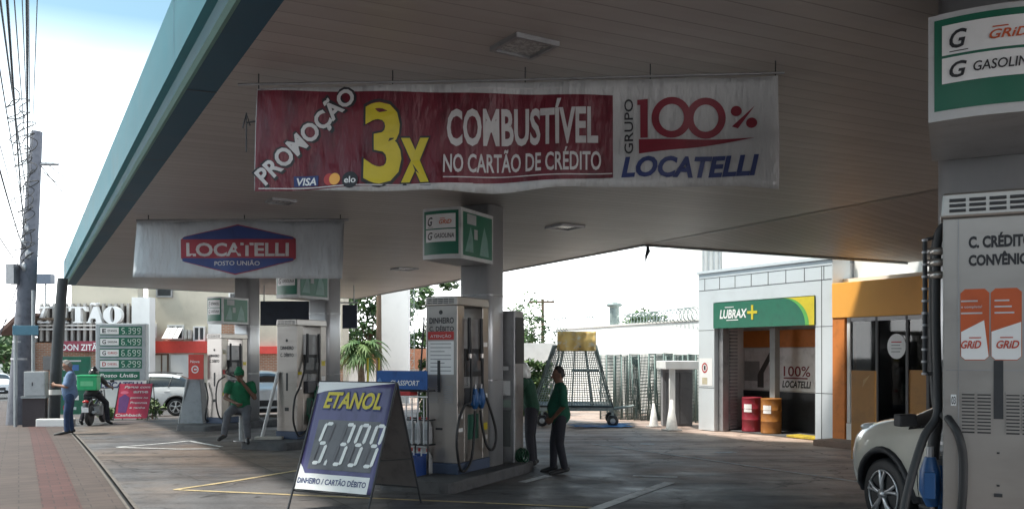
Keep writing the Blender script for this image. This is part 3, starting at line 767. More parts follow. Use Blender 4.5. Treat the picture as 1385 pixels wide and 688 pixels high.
def hose(t, ctrl, r=.019):
    m = MB(); m.tube(curve_pts(ctrl), r, RUBBER, n=8); m.build('hose', t)
def nozzle(t, p, m_, s=1, sc_=1.0):
    m = MB(); x, y, z = p; q = sc_
    m.tube([(x, y, z + .13 * q), (x, y, z + .05 * q), (x, y + .01, z - .06 * q), (x - .01 * s, y + .02, z - .15 * q)], [.03 * q, .055 * q, .06 * q, .034 * q], m_, n=10)
    m.box(x - .028, x + .028, y - .09 * q, y - .04 * q, z - .10 * q, z + .05 * q, m_)
    o = m.build('nozzle', t, bevel=.006)
    m = MB(); m.tube([(x - .01 * s, y + .02, z - .15 * q), (x - .015 * s, y + .03, z - .24 * q)], .013 * q, STEEL, n=8); m.build('spout', o)
    m = MB(); m.tube([(x, y, z + .13 * q), (x, y, z + .19 * q)], .02 * q, DSTEEL, n=8); m.build('swivel', o)
BLUEP = mat('nozzle_blue', (.012, .075, .22), rough=.4, var=.15)
GREENP = mat('nozzle_green', (.01, .13, .06), rough=.45, var=.15)

def paper(m, x0, x1, z0, z1, y, rows, ink=None):
    m.rect(x0, x1, z0, z1, y, SIGNW)
    for i in range(rows):
        z = z1 - (i + .8) * (z1 - z0) / (rows + .6); w = (x1 - x0) * (.8 if i % 3 != 2 else .55)
        m.rect(x0 + (x1 - x0) * .1, x0 + (x1 - x0) * .1 + w, z, z + (z1 - z0) * .25 / rows, y - .003, ink or GREYM)
def face_mid(t, H, W, L):
    m = MB(); y = -.004
    def u(px, py): return F_MID.uv(px, py)
    m.text('DINHEIRO', u(581, 450)[0], u(614, 450)[0], u(597, 437)[1], u(597, 429)[1], y, BLACK, .035)
    m.text('C. DÉBITO', u(581, 450)[0], u(614, 450)[0], u(597, 445.5)[1] - .02, u(597, 439)[1] - .02, y, BLACK, .035)
    z0, z1 = u(597, 459)[1], u(597, 448)[1]; x0, x1 = u(579, 450)[0], u(614, 450)[0]
    m.rect(x0, x1, z0, z1, y, RED); m.text('ATENÇÃO', x0 + .04, x1 - .04, z0 + .03, z1 - .045, y - .004, PRINTW, .02)
    m.disc((x0 + x1) / 2, u(597, 422)[1], .03, .03, y, BLACK)
    paper(m, x0, x1, u(597, 506)[1], u(597, 461)[1], y, 8)
    m.build('printed_notices', t)
    m = MB(); m.rect(u(592, 500)[0], u(596, 500)[0], u(597, 530)[1], u(597, 487)[1], y - .006, DARK)
    m.build('slot', t)
    for c in range(2):
        m = MB(); xa = -.2 + c * .24
        for j in range(9): m.box(xa, xa + .15, -.012, -.002, .98 + j * .027, .992 + j * .027, DSTEEL)
        m.build('louvre', t)
    m = MB(); m.rect(-.09, .02, .60, .63, y, DARK); m.build('lock', t)
pm = pump(F_MID, 'tall steel fuel pump with blue nozzles behind the ethanol price board', 2.44, face_mid)
hose(pm, [(.29, .27, 2.12), (.31, .27, 1.7), (.31, .29, 1.2), (.33, .22, .98), (.36, .02, .95), (.38, -.18, .75), (.38, -.24, .45), (.36, -.12, .12), (.33, .08, .05), (.31, .3, .2), (.31, .38, .6), (.31, .40, .85)])
hose(pm, [(.29, .62, 2.12), (.31, .62, 1.6), (.32, .62, 1.15), (.37, .68, .95), (.40, .84, .60), (.40, .86, .38), (.38, .78, .27), (.35, .66, .36), (.32, .58, .66), (.31, .56, .85)])
for p in ((.32, .38, 1.03), (.32, .56, 1.03)): nozzle(pm, p, BLUEP)
m = MB()
for yy in (.27, .62): m.tube([(.29, yy, 2.15), (.29, yy, 1.55)], .026, DARK, n=8); m.lathe([(.03, -.03), (.03, .03)], STEEL, 10, (.30, yy, 1.62))
m.build('hose_mast', pm)

def face_near(t, H, W, L):
    m = MB(); y = -.004
    u = F_NEAR.uv
    for s_, pa, pb, xa, xb in (('C. CRÉDITO', 335, 320, 1310, 1397), ('CONVÊNIO', 359, 345, 1310, 1392)):
        x0 = u(xa, 328)[0]; x1 = u(xb, 328)[0]
        m.text(s_, x0, x1, u(1310, pa)[1], u(1310, pb)[1], y, BLACK, .075)
    OR = mat('poster_orange', (.50, .09, .02), rough=.45, var=.1)
    GRI = mat('grid_red', (.48, .06, .03), rough=.45)
    for xa, xb, first in ((1299, 1338, 0), (1340, 1382, 1)):
        x0, x1, z0, z1 = u(xa, 440)[0], u(xb, 440)[0], u(1340, 487)[1], u(1340, 390)[1]
        c = .02; w = x1 - x0; h = z1 - z0
        m.flat([(x0 + c, z0), (x1 - c, z0), (x1, z0 + c), (x1, z1 - c), (x1 - c, z1), (x0 + c, z1), (x0, z1 - c), (x0, z0 + c)], y, OR)
        m.flat([(x0 + c, z0 + .004), (x1 - c, z0 + .004), (x1 - .003, z0 + c), (x1 - .003, z0 + h * .53) if first else (x1 - w * .18, z0 + h * .56), (x0 + .003, z0 + h * .40), (x0 + .003, z0 + c)], y - .003, SIGNW)
        m.text('GRiD', x0 + w * (.18 if first else .02), x0 + w * (.92 if first else .72), z0 + h * .17, z0 + h * .28, y - .006, GRI, .04, .3)
        m.rect(x0 + w * .3, x0 + w * .72, z0 + h * .31, z0 + h * .325, y - .006, GRI)
        for j in range(3):
            zz = z0 + h * (.82 - j * .085)
            if j == 1 and not first: m.text('e completa!', x0 + w * .02, x0 + w * .75, zz, zz + h * .035, y - .003, PRINTW, .02)
            else: m.rect(x0 + w * (.02 if not first else .12), x0 + w * (.6 + .08 * j), zz, zz + h * .022, y - .003, PRINTW)
    x0, x1, z0, z1 = u(1286, 541)[0], u(1293.5, 541)[0], u(1290, 548)[1], u(1290, 533)[1]
    m.rect(x0, x1, z0, z1, y, SIGNW); m.text('03', x0 + .003, x1 - .003, z0 + .008, z1 - .008, y - .003, BLACK, .02)
    m.build('printed_notices', t)
    y = -.003
    for xa, xb in ((1300, 1319), (1321, 1341), (1360, 1380), (1382, 1400)):
        m = MB()
        for j in range(12):
            zz = u(1320, 583 - j * 4.6)[1]; x0, x1 = u(xa, 550)[0], u(xb, 550)[0]
            m.prism([(x0, zz), (x1, zz), (x1, zz + .010), (x0, zz + .010)], -.011, .0, STEEL)
            m.rect(x0 + .003, x1 - .003, zz - .008, zz - .0005, -.005, DARK)
        m.build('louvre', t)
    m = MB(); x0, x1 = u(1344, 500)[0], u(1357, 500)[0]; m.box(x0, x1, -.008, .0, u(1350, 566)[1], u(1350, 487)[1], DARK); m.build('lock_strip', t)
    for (px, py) in ((1350, 612), (1350, 656)): a, b = u(px, py); m = MB(); m.box(a - .006, a + .006, -.008, 0, b - .004, b + .004, DARK); m.build('screw', t)
    m = MB(); a, b = u(1350, 669)[0], u(1350, 669)[1]; m.box(a - .018, a + .018, -.012, 0, b - .008, b + .008, DARK); m.build('lock', t)
    # inset frame line of the front sheet
    m = MB()
    za, zb9 = u(1350, 500)[1], u(1350, 300)[1]; m.box(-.235, .24, -.0065, 0, za - .004, za, DSTEEL); m.build('panel_seam', t)
    m = MB(); xl = u(1297, 300)[0]
    m.box(xl - .004, xl, -.007, 0, .2, H - .13, DSTEEL); m.build('sheet_seam', t)
pn = pump(F_NEAR, 'nearest steel fuel pump marked 03 with orange posters on its face', 2.60, face_near, side=-1)
X = -.31
def nl(px, py, yo): a = F_NEAR.uv(px, py, yo); return (a[0], yo, a[1])
hose(pn, [(-.22, .10, 2.36), nl(1277, 306, .12), nl(1268, 330, .12), nl(1266, 420, .12), nl(1268, 520, .12), nl(1267, 562, .1), nl(1250, 590, .06), nl(1234, 640, .0), nl(1221, 700, -.05), nl(1224, 740, -.05), nl(1248, 760, .1)], .021)
hose(pn, [(-.22, .30, 2.36), nl(1273, 310, .3), nl(1263, 350, .3), nl(1262, 450, .3), nl(1266, 545, .25), nl(1283, 566, .0), nl(1297, 590, -.06), nl(1303, 625, -.06), nl(1300, 690, -.05), nl(1286, 735, .0), nl(1266, 720, .1), nl(1262, 680, .15)], .021)
hose(pn, [nl(1270, 560, .2), nl(1264, 590, .2), nl(1262, 620, .2)], .03)
m = MB()
for px, yo in ((1262, .3), (1268, .12)):
    for py in (340, 355, 372): m.lathe([(.0, -.02), (.03, -.018), (.034, 0), (.03, .018), (.0, .02)], STEEL, 10, nl(px, py, yo))
m.build('hose_coupling', pn)
m = MB(); p_a, p_b = nl(1251, 325, .25), nl(1251, 505, .25); m.tube([p_a, p_b], .012, DARK, n=6)
for q_ in range(12): z_ = p_b[2] + (p_a[2] - p_b[2]) * q_ / 11; m.lathe([(.017, -.006), (.017, .006)], DSTEEL, 8, (p_a[0], p_a[1], z_))
m.tube([p_a, (-.24, .25, p_a[2] + .03)], .01, DARK, n=5); m.tube([p_b, (-.24, .25, p_b[2])], .01, DARK, n=5)
m.build('retractor_chain', pn)
nozzle(pn, nl(1258, 648, .1), BLUEP, -1, .9)
nozzle(pn, nl(1271, 656, .3), BLUEP, -1, .85)

def face_far(fr, top, pxa, pxb):
    def f(t, H, W, L):
        m = MB(); y = -.004
        m.text('DINHEIRO', -.16, .17, H - .60, H - .53, y, BLACK, .035); m.text('C. DÉBITO', -.16, .17, H - .74, H - .67, y, BLACK, .035)
        m.disc(0, H - .42, .03, .03, y, BLACK)
        m.rect(-.02, .03, .95, 1.3, y, DARK); m.rect(-.05, .05, .55, .62, y, DARK)
        m.build('printed_notices', t)
    return f
p3 = pump(F_3, 'steel fuel pump with green nozzle left of the ethanol price board', 2.36, face_far(F_3, 0, 0, 0))
hose(p3, [(.29, .27, 2.05), (.31, .2, 1.5), (.33, .0, 1.05), (.38, -.22, .8), (.38, -.26, .4), (.36, -.1, .1), (.33, .1, .1), (.31, .3, .3), (.31, .38, .75)])
hose(p3, [(.29, .62, 2.05), (.31, .62, 1.5), (.32, .60, 1.1), (.37, .72, .8), (.38, .76, .4), (.36, .66, .2), (.33, .56, .4), (.31, .54, .75)])
for p in ((.32, .38, .42), (.32, .56, .9)): nozzle(p3, p, GREENP)
m = MB(); m.tube([(.29, .27, 2.08), (.30, .27, 1.5)], .026, DARK, n=8); m.tube([(.29, .62, 2.08), (.30, .62, 1.5)], .026, DARK, n=8); m.build('hose_mast', p3)
p4 = pump(F_4, 'farthest steel fuel pump, between the red pedestal sign and the seated attendant', 2.30, face_far(F_4, 0, 0, 0))
hose(p4, [(.29, .27, 2.0), (.31, .22, 1.5), (.34, .05, 1.3), (.40, .3, 1.2), (.44, .5, 1.1)])
hose(p4, [(.30, .05, 1.2), (.36, -.25, 1.05), (.38, -.33, .6), (.36, -.2, .2), (.33, .0, .15), (.31, .3, .3), (.31, .38, .75)])
for p in ((.32, .38, .9), (.32, .56, .9)): nozzle(p4, p, GREENP)
m = MB(); m.tube([(.29, .27, 2.05), (.30, .27, 1.45)], .026, DARK, n=8); m.tube([(.29, .62, 2.05), (.30, .62, 1.45)], .026, DARK, n=8); m.build('hose_mast', p4)

# service unit behind the middle column
t = fthing('payment_cabinet', 'dark steel service cabinet with white stickers right of the middle column', 'cabinet', F_MID)
m = MB(); m.box(-.02, .40, 1.48, 1.80, .0, 2.30, DSTEEL); m.build('body', t, bevel=.02)
m = MB(); m.box(.40, .415, 1.50, 1.78, 1.5, 2.2, DARK); m.build('screen_panel', t)
m = MB(); m.box(.06, .34, 1.455, 1.478, .25, .8, mat('cabinet_door', (.12, .13, .13), rough=.5)); m.build('door', t)
m = MB(); m.rect(.19, .33, 1.02, 1.24, 1.474, SIGNW); m.rect(.12, .3, 1.4, 1.46, 1.474, SIGNW); m.rect(.1, .34, .84, .95, 1.474, mat('pale_sticker', (.3, .38, .34))); m.build('stickers', t)

c0 = F_MID.w(.46, 1.62, .0)
m = MB()
for k in range(5): m.tube([(.08 * math.cos(a * .524), (.03 * k - .06), .11 + .09 * math.sin(a * .524) + .02 * (k % 2)) for a in range(12)], .013, mat('hose_dark_green', (.01, .06, .03), rough=.6), n=6, closed=True)
tag(m.build('coiled_hose', loc=c0 + V((0, -.05, 0)), th=.9), 'small green coiled hose on the island end behind the standing attendant', 'hose')

# squeegee pole leaning on the middle pump, sign pole
t = thing('squeegee', 'long black squeegee pole leaning against the pump behind the blue rack header', 'squeegee', F_MID.w(-.42, -.05, .0))
b_ = F_MID.loc(F_MID.o)
pa, pb = F_MID.uv(579, 433), F_MID.uv(566, 515)
m = MB(); m.tube([(0, 0, 0), (.16, -.12, 2.15)], .013, RUBBER, n=7); m.build('handle', t)
m = MB(); m.box(-.15, .15, -.02, .02, 0, .05, DARK); m.build('blade', t)

# ================================================================ BANNERS
def cloth_fn(x0, x1, z0, z1, amp, seed, folds=5):
    def fn(x, y, z):
        u = (x - x0) / (x1 - x0); v = (z1 - z) / (z1 - z0)
        d = amp * (.5 * math.sin(u * folds * 2.1 + seed) + .5 * math.sin(u * folds * 4.7 + v * 2.2 + seed * 2)) * (.25 + .75 * v)
        d += amp * .5 * mnoise.noise(V((u * 6, v * 2.5, seed)))
        return (x, y + d, z)
    return fn
# --- promotion banner
Fp = Frame((0, 6.8, 0), math.radians(-4.5))
tl, tr, br_, bl_ = Fp.uv(347, 120), Fp.uv(1052, 103), Fp.uv(1053, 253), Fp.uv(344, 260)
ban = fthing('promotion_banner', 'long red and white promotion banner hung under the canopy ceiling', 'banner', Fp)
Wb, Hb = 1000.0, 300.0
def bil(px, py):                              # photo pixel -> banner plane
    return Fp.uv(px, py)
clo = cloth_fn(tl[0], tr[0], bl_[1], tl[1], .06, 1.3, 7)
def bmap(a, b): return Fp.uv(a, b)
m = MB(); nx, nz = 60, 14; vs = []
for j in range(nz + 1):
    for i in range(nx + 1):
        u, v = i / nx, j / nz
        x = (bl_[0] * (1 - u) + br_[0] * u) * (1 - v) + (tl[0] * (1 - u) + tr[0] * u) * v
        z = (bl_[1] * (1 - u) + br_[1] * u) * (1 - v) + (tl[1] * (1 - u) + tr[1] * u) * v
        z += (.012 * math.sin(u * 23) + .012 * math.sin(u * 9.1 + 1)) * (1 - v)
        vs.append(clo(x, 0, z))
fs = []; 
for j in range(nz):
    for i in range(nx): a = j * (nx + 1) + i; fs.append((a, a + 1, a + nx + 2, a + nx + 1))
# cloth colours by printed area: red field from the left end to px 829
xr = Fp.uv(829, 180)[0]
ired = round((xr - tl[0]) / (tr[0] - tl[0]) * nx)
m.mi(BANW)
m.add(vs, fs, BANW, smooth=True)
oc = m.build('cloth', ban)
sol = oc.modifiers.new('thick', 'SOLIDIFY'); sol.thickness = .003; sol.offset = 1
def P2(px, py): return Fp.uv(px, py)
def bpoly(mb, pts, off, m_):
    """printed patch that follows the cloth; finely split so it drapes with it"""
    vs = [P2(*p) for p in pts]
    mb.flat(vs, -off, m_, clo)
def bgrid(mb, q, off, m_, nx=40, nz=8):
    (ax, az), (bx, bz), (cx_, cz), (dx, dz) = [P2(*p) for p in q]   # bl, br, tr, tl
    vs, fs = [], []
    for j in range(nz + 1):
        for i in range(nx + 1):
            u, v = i / nx, j / nz
            x = (ax * (1 - u) + bx * u) * (1 - v) + (dx * (1 - u) + cx_ * u) * v; z = (az * (1 - u) + bz * u) * (1 - v) + (dz * (1 - u) + cz * u) * v
            vs.append(clo(x, -off, z))
    for j in range(nz):
        for i in range(nx): a = j * (nx + 1) + i; fs.append((a, a + 1, a + nx + 2, a + nx + 1))
    mb.add(vs, fs, m_, smooth=True)
m = MB()
bgrid(m, [(345, 259), (829, 241), (829, 129), (348, 122)], .006, MAROON)
m.build('red_print', ban)
m = MB()
def btext(s_, pxa, pxb, pyb, pyt, m_, bold=.03, shear=0, off=.012, rot=None, mb=None):
    x0, zb = P2(pxa, pyb); x1, _ = P2(pxb, pyb); _, zt = P2(pxa, pyt)
    r = None
    if rot: r = (P2(*rot[0]), math.radians(rot[1]))
    (mb or m).text(s_, x0, x1, zb, zt, -off, m_, bold, shear, clo, rot=r)
btext('PROMOÇÃO', 359, 528, 251, 228, PRINTW, .05, 0, rot=((359, 251), 42.5))
btext('PROMOÇÃO', 357, 531, 253.5, 226, BLACK, .09, 0, .009, rot=((359, 251), 42.5))
btext('3', 494, 543, 244, 140, YELLOW, .055); btext('3', 491, 546, 246.5, 137.5, BLACK, .08, 0, .009)
btext('x', 543, 581, 244, 158, YELLOW, .05); btext('x', 540, 584, 246, 156, BLACK, .075, 0, .009)
btext('COMBUSTÍVEL', 605, 809, 196, 148, PRINTW, .045); btext('NO CARTÃO DE CRÉDITO', 600, 813, 233, 208, PRINTW, .028)
btext('VISA', 400, 427, 250, 240, SIGNW, .04, .2, .012); 
bpoly(m, [(396, 252), (430, 251), (430, 237), (396, 238)], .0095, NAVY)
for (cx_, mm, of) in ((446, RED, .0105), (454, ORANGE, .0125)):
    x, z = P2(cx_, 243); m.disc(x, z, .047, .047, -of, mm, clo)
x, z = P2(476, 245); m.disc(x, z, .065, .065, -.0105, BLACK, clo); btext('elo', 468, 484, 249, 240, SIGNW, .03)
# white folds printed along the bottom and top edge of the red field
for a, b, c_, d_ in (((600, 241), (828, 236), (828, 234.5), (600, 239.5)), ((350, 256), (640, 249), (640, 247.5), (350, 254.5)), ((640, 121), (760, 119.8), (760, 118.6), (640, 119.6))): bpoly(m, [a, b, c_, d_], .0095, PRINTW)
# company mark
x1_, z1_ = P2(862, 186); bpoly(m, [(866, 187), (876, 187), (876, 134), (862, 135), (862, 142), (866, 142)], .010, WINEINK)
for cx_ in (908, 955):
    x, z = P2(cx_, 159.5); w_ = P2(cx_ + 27, 160)[0] - x; w2 = P2(cx_ + 17, 160)[0] - x; h_ = z - P2(cx_, 187)[1]
    m.ring(x, z, (w_, h_), (w2, h_ * .66), -.010, WINEINK, clo)
for cx_, cy_ in ((996, 150), (1016, 167)):
    x, z = P2(cx_, cy_); m.disc(x, z, .040, .040, -.010, WINEINK, clo)
bpoly(m, [(990, 171), (998, 174), (1021, 143)], .010, WINEINK)
bpoly(m, [(864, 189), (1020, 187.5), (940, 191), (905, 193), (975, 192), (900, 198), (945, 198.5), (864, 209)], .010, WINEINK)
btext('LOCATELLI', 840, 1025, 240, 213, NAVY, .06, .22)
btext('GRUPO', 856, 932, 209, 197, BLACK, .015, rot=((856, 209), 90))
m.build('lettering', ban)
m = MB()
p0, p1 = P2(320, 113), P2(1062, 97)
m.tube([(p0[0], .03, p0[1]), ((p0[0] + p1[0]) / 2, .03, (p0[1] + p1[1]) / 2 - .01), (p1[0], .03, p1[1])], .011, DSTEEL, n=6)
for px in (348, 530, 710, 880, 1050):
    a = P2(px, 112 - (px - 347) * .022); m.tube([(a[0], .03, a[1] - .05), (a[0], .03, CAN)], .005, DARK, n=5)
m.build('hanging_rail', ban)
m = MB()
a, b, c_, d_ = P2(332, 152), P2(332, 205), P2(333, 165), P2(346, 163)
m.tube([(a[0], .02, a[1]), (b[0], .02, b[1])], .006, DARK, n=5); m.tube([(c_[0], .02, c_[1]), (d_[0], .02, d_[1])], .007, DARK, n=5); m.tube([(a[0] - .03, .02, a[1] - .12), (a[0], .02, a[1]), (a[0] + .03, .02, a[1] - .1)], .006, DARK, n=5)
m.build('tie_rope', ban)

# --- white company banner
Fl = Frame((0, 14.0, 0), math.radians(-1))
tl, tr, br_, bl_ = Fl.uv(185, 300), Fl.uv(466, 299), Fl.uv(463, 377), Fl.uv(181, 375)
lb = fthing('company_banner', 'white banner with blue and red diamond emblem hung under the canopy', 'banner', Fl)
clo2 = cloth_fn(tl[0], tr[0], bl_[1], tl[1], .06, 4.2, 6)
m = MB(); vs, fs, nx, nz = [], [], 36, 10
for j in range(nz + 1):
    for i in range(nx + 1):
        u, v = i / nx, j / nz
        x = (bl_[0] * (1 - u) + br_[0] * u) * (1 - v) + (tl[0] * (1 - u) + tr[0] * u) * v; z = (bl_[1] * (1 - u) + br_[1] * u) * (1 - v) + (tl[1] * (1 - u) + tr[1] * u) * v
        vs.append(clo2(x, 0, z))
for j in range(nz):
    for i in range(nx): a = j * (nx + 1) + i; fs.append((a, a + 1, a + nx + 2, a + nx + 1))
m.add(vs, fs, vinyl('banner_grey_white', (.48, .51, .54)), smooth=True); oc = m.build('cloth', lb)
sol = oc.modifiers.new('thick', 'SOLIDIFY'); sol.thickness = .003; sol.offset = 1
u2 = Fl.uv
EMB = mat('emblem_blue', (.03, .055, .20), rough=.45, var=.1); EMR = mat('emblem_red', (.30, .03, .05), rough=.45, var=.1)
m = MB()
def epoly(pts, off, mm): m.flat([u2(*p) for p in pts], -off, mm, clo2)
epoly([(249, 354), (320, 372), (396, 353), (400, 349), (400, 323), (396, 320), (322, 303.5), (250, 320), (245, 324), (245, 349)], .018, EMR)
epoly([(247, 353), (320, 370.5), (397, 352), (397, 351), (397, 321), (322, 305), (248, 321)], .021, EMB)
epoly([(247, 349), (398, 349), (398, 323), (247, 324)], .024, EMR)
x0, z0 = u2(253, 346); x1, z1 = u2(391, 328); m.text('LOCATELLI', x0, x1, z0, z1, -.027, PRINTW, .045, 0, clo2)
x0, z0 = u2(290, 359); x1, z1 = u2(352, 353); m.text('POSTO UNIÃO', x0, x1, z0, z1, -.025, PRINTW, .02, 0, clo2)
m.build('emblem', lb)
m = MB(); a, b = u2(184, 298), u2(471, 297); m.tube([(a[0], .02, a[1]), (b[0], .02, b[1])], .022, DSTEEL, n=8)
for px in (200, 330, 460): a = u2(px, 298); m.tube([(a[0], .02, a[1]), (a[0], .02, CAN)], .008, DARK, n=5)
m.build('hanging_rail', lb)
# ================================================================ BUILDINGS AND BACKGROUND
# --- service bay: facade looks at the street
g0 = gp(945, 581); Fs = Frame((g0.x, g0.y, 0), ST_TH)
us = Fs.uv
bay = fthing('service_bay', 'pale metal clad oil change bay with a green and yellow sign over its open front', 'service bay', Fs)
xr = us(1126, 480)[0]; zt = us(945, 371)[1]
xo0, xo1 = us(966, 500)[0], us(1103, 500)[0]; zo = us(966, 409)[1]; zband = us(965, 393)[1]
DEP = 1.25
m = MB()
m.box(0, xo0, 0, .5, 0, zt, ACP); m.box(xo1, xr, 0, .5, 0, zt, ACP); m.box(xo0, xo1, 0, .5, zo, zt, ACP)
m.build('portal', bay)
m = MB()                                   # panel joints
jm = mat('panel_joint', (.06, .065, .07), rough=.7)
for i in range(8):
    x = xo0 * .4 + (xr - xo0 * .8) * i / 7
    m.box(x - .008, x + .008, -.004, .0, zo + .30, zt - .12, jm)
for z in (zo + .30, zt - .12): m.box(.02, xr - .02, -.005, -.0005, z - .006, z + .006, jm)
for z in (1.0, 2.35):
    m.box(.0, xo0, -.004, -.0005, z - .006, z + .006, jm); m.box(xo1, xr, -.004, -.0005, z - .006, z + .006, jm)
m.box(xr - .28, xr - .265, -.004, -.0005, .02, zt - .12, jm)
m.build('panel_joint', bay)
INT = mat('bay_interior', (.62, .61, .60), rough=.8, var=.2, scale=1)
m = MB()
m.box(.05, .2, .5, DEP, 0, zt - .05, INT); m.box(xr - .2, xr - .05, .5, DEP, 0, zt - .05, INT); m.box(.05, xr - .05, DEP, DEP + .2, 0, zt - .05, INT)
m.box(.05, xr - .05, .5, DEP + .2, zt - .05, zt + .05, GREYM)
m.build('bay_wall', bay)
m = MB(); m.box(.0, xr, .5, DEP + .2, zt + .05, zt + .1, GREYM); m.box(-.04, xr + .04, -.04, .5, zt, zt + .06, ACP); m.build('roof', bay)
m = MB(); yb = DEP - .012                   # back wall: orange band, white picture panel, dark base
m.rect(.2, xr - .2, 1.95, 2.35, yb, ORANGED); m.rect(.25, xr - .3, .95, 1.93, yb - .004, mat('bay_mural', (.80, .81, .82), rough=.6, var=.12))
m.rect(.2, xr - .2, .02, .92, yb - .004, DARK)
a0 = .2; 
def ub(px, py): return us(px, py, DEP)
x0, x1 = ub(1061, 500)[0], ub(1097, 500)[0]
zA, zB = ub(1060, 508)[1], ub(1060, 494)[1]
m.text('100%', x0, x1, zA, zB, yb - .012, WINEINK, .01); m.rect(x0, x1 * .9 + x0 * .1, zA - .06, zA - .03, yb - .012, WINEINK)
m.text('LOCATELLI', ub(1059, 520)[0], ub(1098, 520)[0], ub(1060, 523)[1], ub(1060, 514)[1], yb - .012, BLACK, .05, .2)
# line drawing of an oil can and engine block on the mural
xa, xb = ub(1008, 500)[0], ub(1034, 500)[0]
m.rect(xa, xa + .5, 1.15, 1.62, yb - .012, GREYM); m.flat([(xb - .2, 1.0), (xb, 1.0), (xb, 1.35), (xb + .35, 1.85), (xb + .22, 1.88), (xb - .12, 1.42), (xb - .2, 1.3)], yb - .014, mat('mural_dark', (.09, .09, .09), rough=.6))
m.build('back_mural', bay)
m = MB()                                    # rolled shutter guides, inner post
m.box(xo0, xo0 + .16, .12, .3, 0, zo, DSTEEL); m.build('shutter_guide', bay)
m = MB(); m.box(xo1 - .12, xo1, .12, .3, 0, zo, DSTEEL); m.build('shutter_guide', bay); m = MB()
xm = us(1041, 500, .75)[0]; m.box(xm, xm + .16, .75, .9, 0, zt - .1, GREYM)
m.build('inner_post', bay)
m = MB()
for k in range(34): m.box(xo0 + .16, xo0 + .19, .32, .55, .05 + k * .08, .1 + k * .08, DSTEEL)
m.build('folded_shutter', bay)
m = MB()                                    # sign board
zs0, zs1 = us(966, 444)[1], us(966, 410)[1]
m.box(xo0 + .0, xo1 - .0, -.03, .10, zs0, zs1, GREEN)
sb = m.build('sign_board', bay)
m = MB()
w = xo1 - xo0
n = 14; arc = [(xo1 - w * .30 + w * .22 * math.sin(k / n * math.pi / 2), zs0 + (zs1 - zs0) * math.cos(k / n * math.pi / 2)) for k in range(n + 1)]
m.flat(arc + [(xo1, zs0), (xo1, zs1)], -.034, mat('sign_lime', (.10, .38, .08), rough=.4))
m.flat([(x + w * .035, z) for x, z in arc] + [(xo1, zs0), (xo1, zs1)], -.037, YELLOW)
x0, x1 = us(975, 430)[0], us(1012, 430)[0]
m.text('LUBRAX', x0, x1, us(975, 430.5)[1], us(975, 419)[1], -.037, SIGNW, .05, .18)
cx_, cz_ = us(1019, 422); m.box(cx_ - .03, cx_ + .03, -.04, -.03, cz_ - .16, cz_ + .16, YELLOW); m.box(cx_ - .15, cx_ + .15, -.0405, -.03, cz_ - .03, cz_ + .03, YELLOW)
m.rect(us(984, 433)[0], us(1000, 433)[0], us(984, 433.5)[1], us(984, 432.3)[1], -.037, SIGNW); m.rect(us(982, 415)[0], us(994, 415)[0], us(984, 416)[1], us(984, 415)[1], -.037, SIGNW)
m.build('sign_print', sb)
m = MB()                                    # notices on the left post
cx_, cz_ = us(953.5, 497); m.rect(.03, xo0 - .06, us(950, 521)[1], us(950, 484)[1], -.006, SIGNW)
m.ring(cx_, cz_, (.10, .12), (.07, .085), -.010, RED); m.rect(cx_ - .03, cx_ + .03, cz_ - .05, cz_ + .05, -.009, BLACK)
m.rect(cx_ - .09, cx_ + .09, us(950, 519)[1], us(950, 510)[1], -.010, mat('paper_cream', (.5, .45, .33)))
m.build('notice', bay)
m = MB(); m.box(us(1052, 588)[0], xo1 - .05, .25, .62, .0, .05, mat('ramp_yellow', (.45, .33, .03), rough=.6, var=.25)); tag(m.build('floor_ramp', loc=Fs.w(0, 0, .01), th=Fs.th, bevel=.01), 'yellow floor ramp at the open front of the oil change bay', 'ramp')
m = MB(); m.box(.2, xr - .2, .3, DEP, 0, .02, CONCD); m.build('bay_floor', loc=Fs.o, th=Fs.th, kind='structure')

def drum(px, col, label):
    x, _ = us(px, 570, .55); t = fthing('oil_drum', label, 'oil drum', Frame(Fs.w(x, .55, .02), Fs.th), 'oil drums in the service bay')
    m = MB(); m.lathe([(.0, 0), (.28, .0), (.285, .02), (.28, .04), (.28, .29), (.292, .30), (.28, .31), (.28, .57), (.292, .58), (.28, .59), (.28, .84), (.29, .86), (.27, .87), (.26, .85), (0, .85)], col, 24); m.build('barrel', t); t.scale = (.8, .8, .9)
    m = MB(); 
    f = lambda x, y, z: (.286 * math.sin(x / .286), -.286 * math.cos(x / .286), z)
    m.rect(-.02, .22, .50, .70, 0, SIGNW, f, nx=6); m.build('paper_label', t)
drum(1017, mat('drum_red', (.22, .015, .03), rough=.4), 'dark red oil drum standing just inside the oil change bay')
drum(1043, mat('drum_orange', (.30, .12, .025), rough=.4), 'brownish orange oil drum standing right of the red drum in the bay')

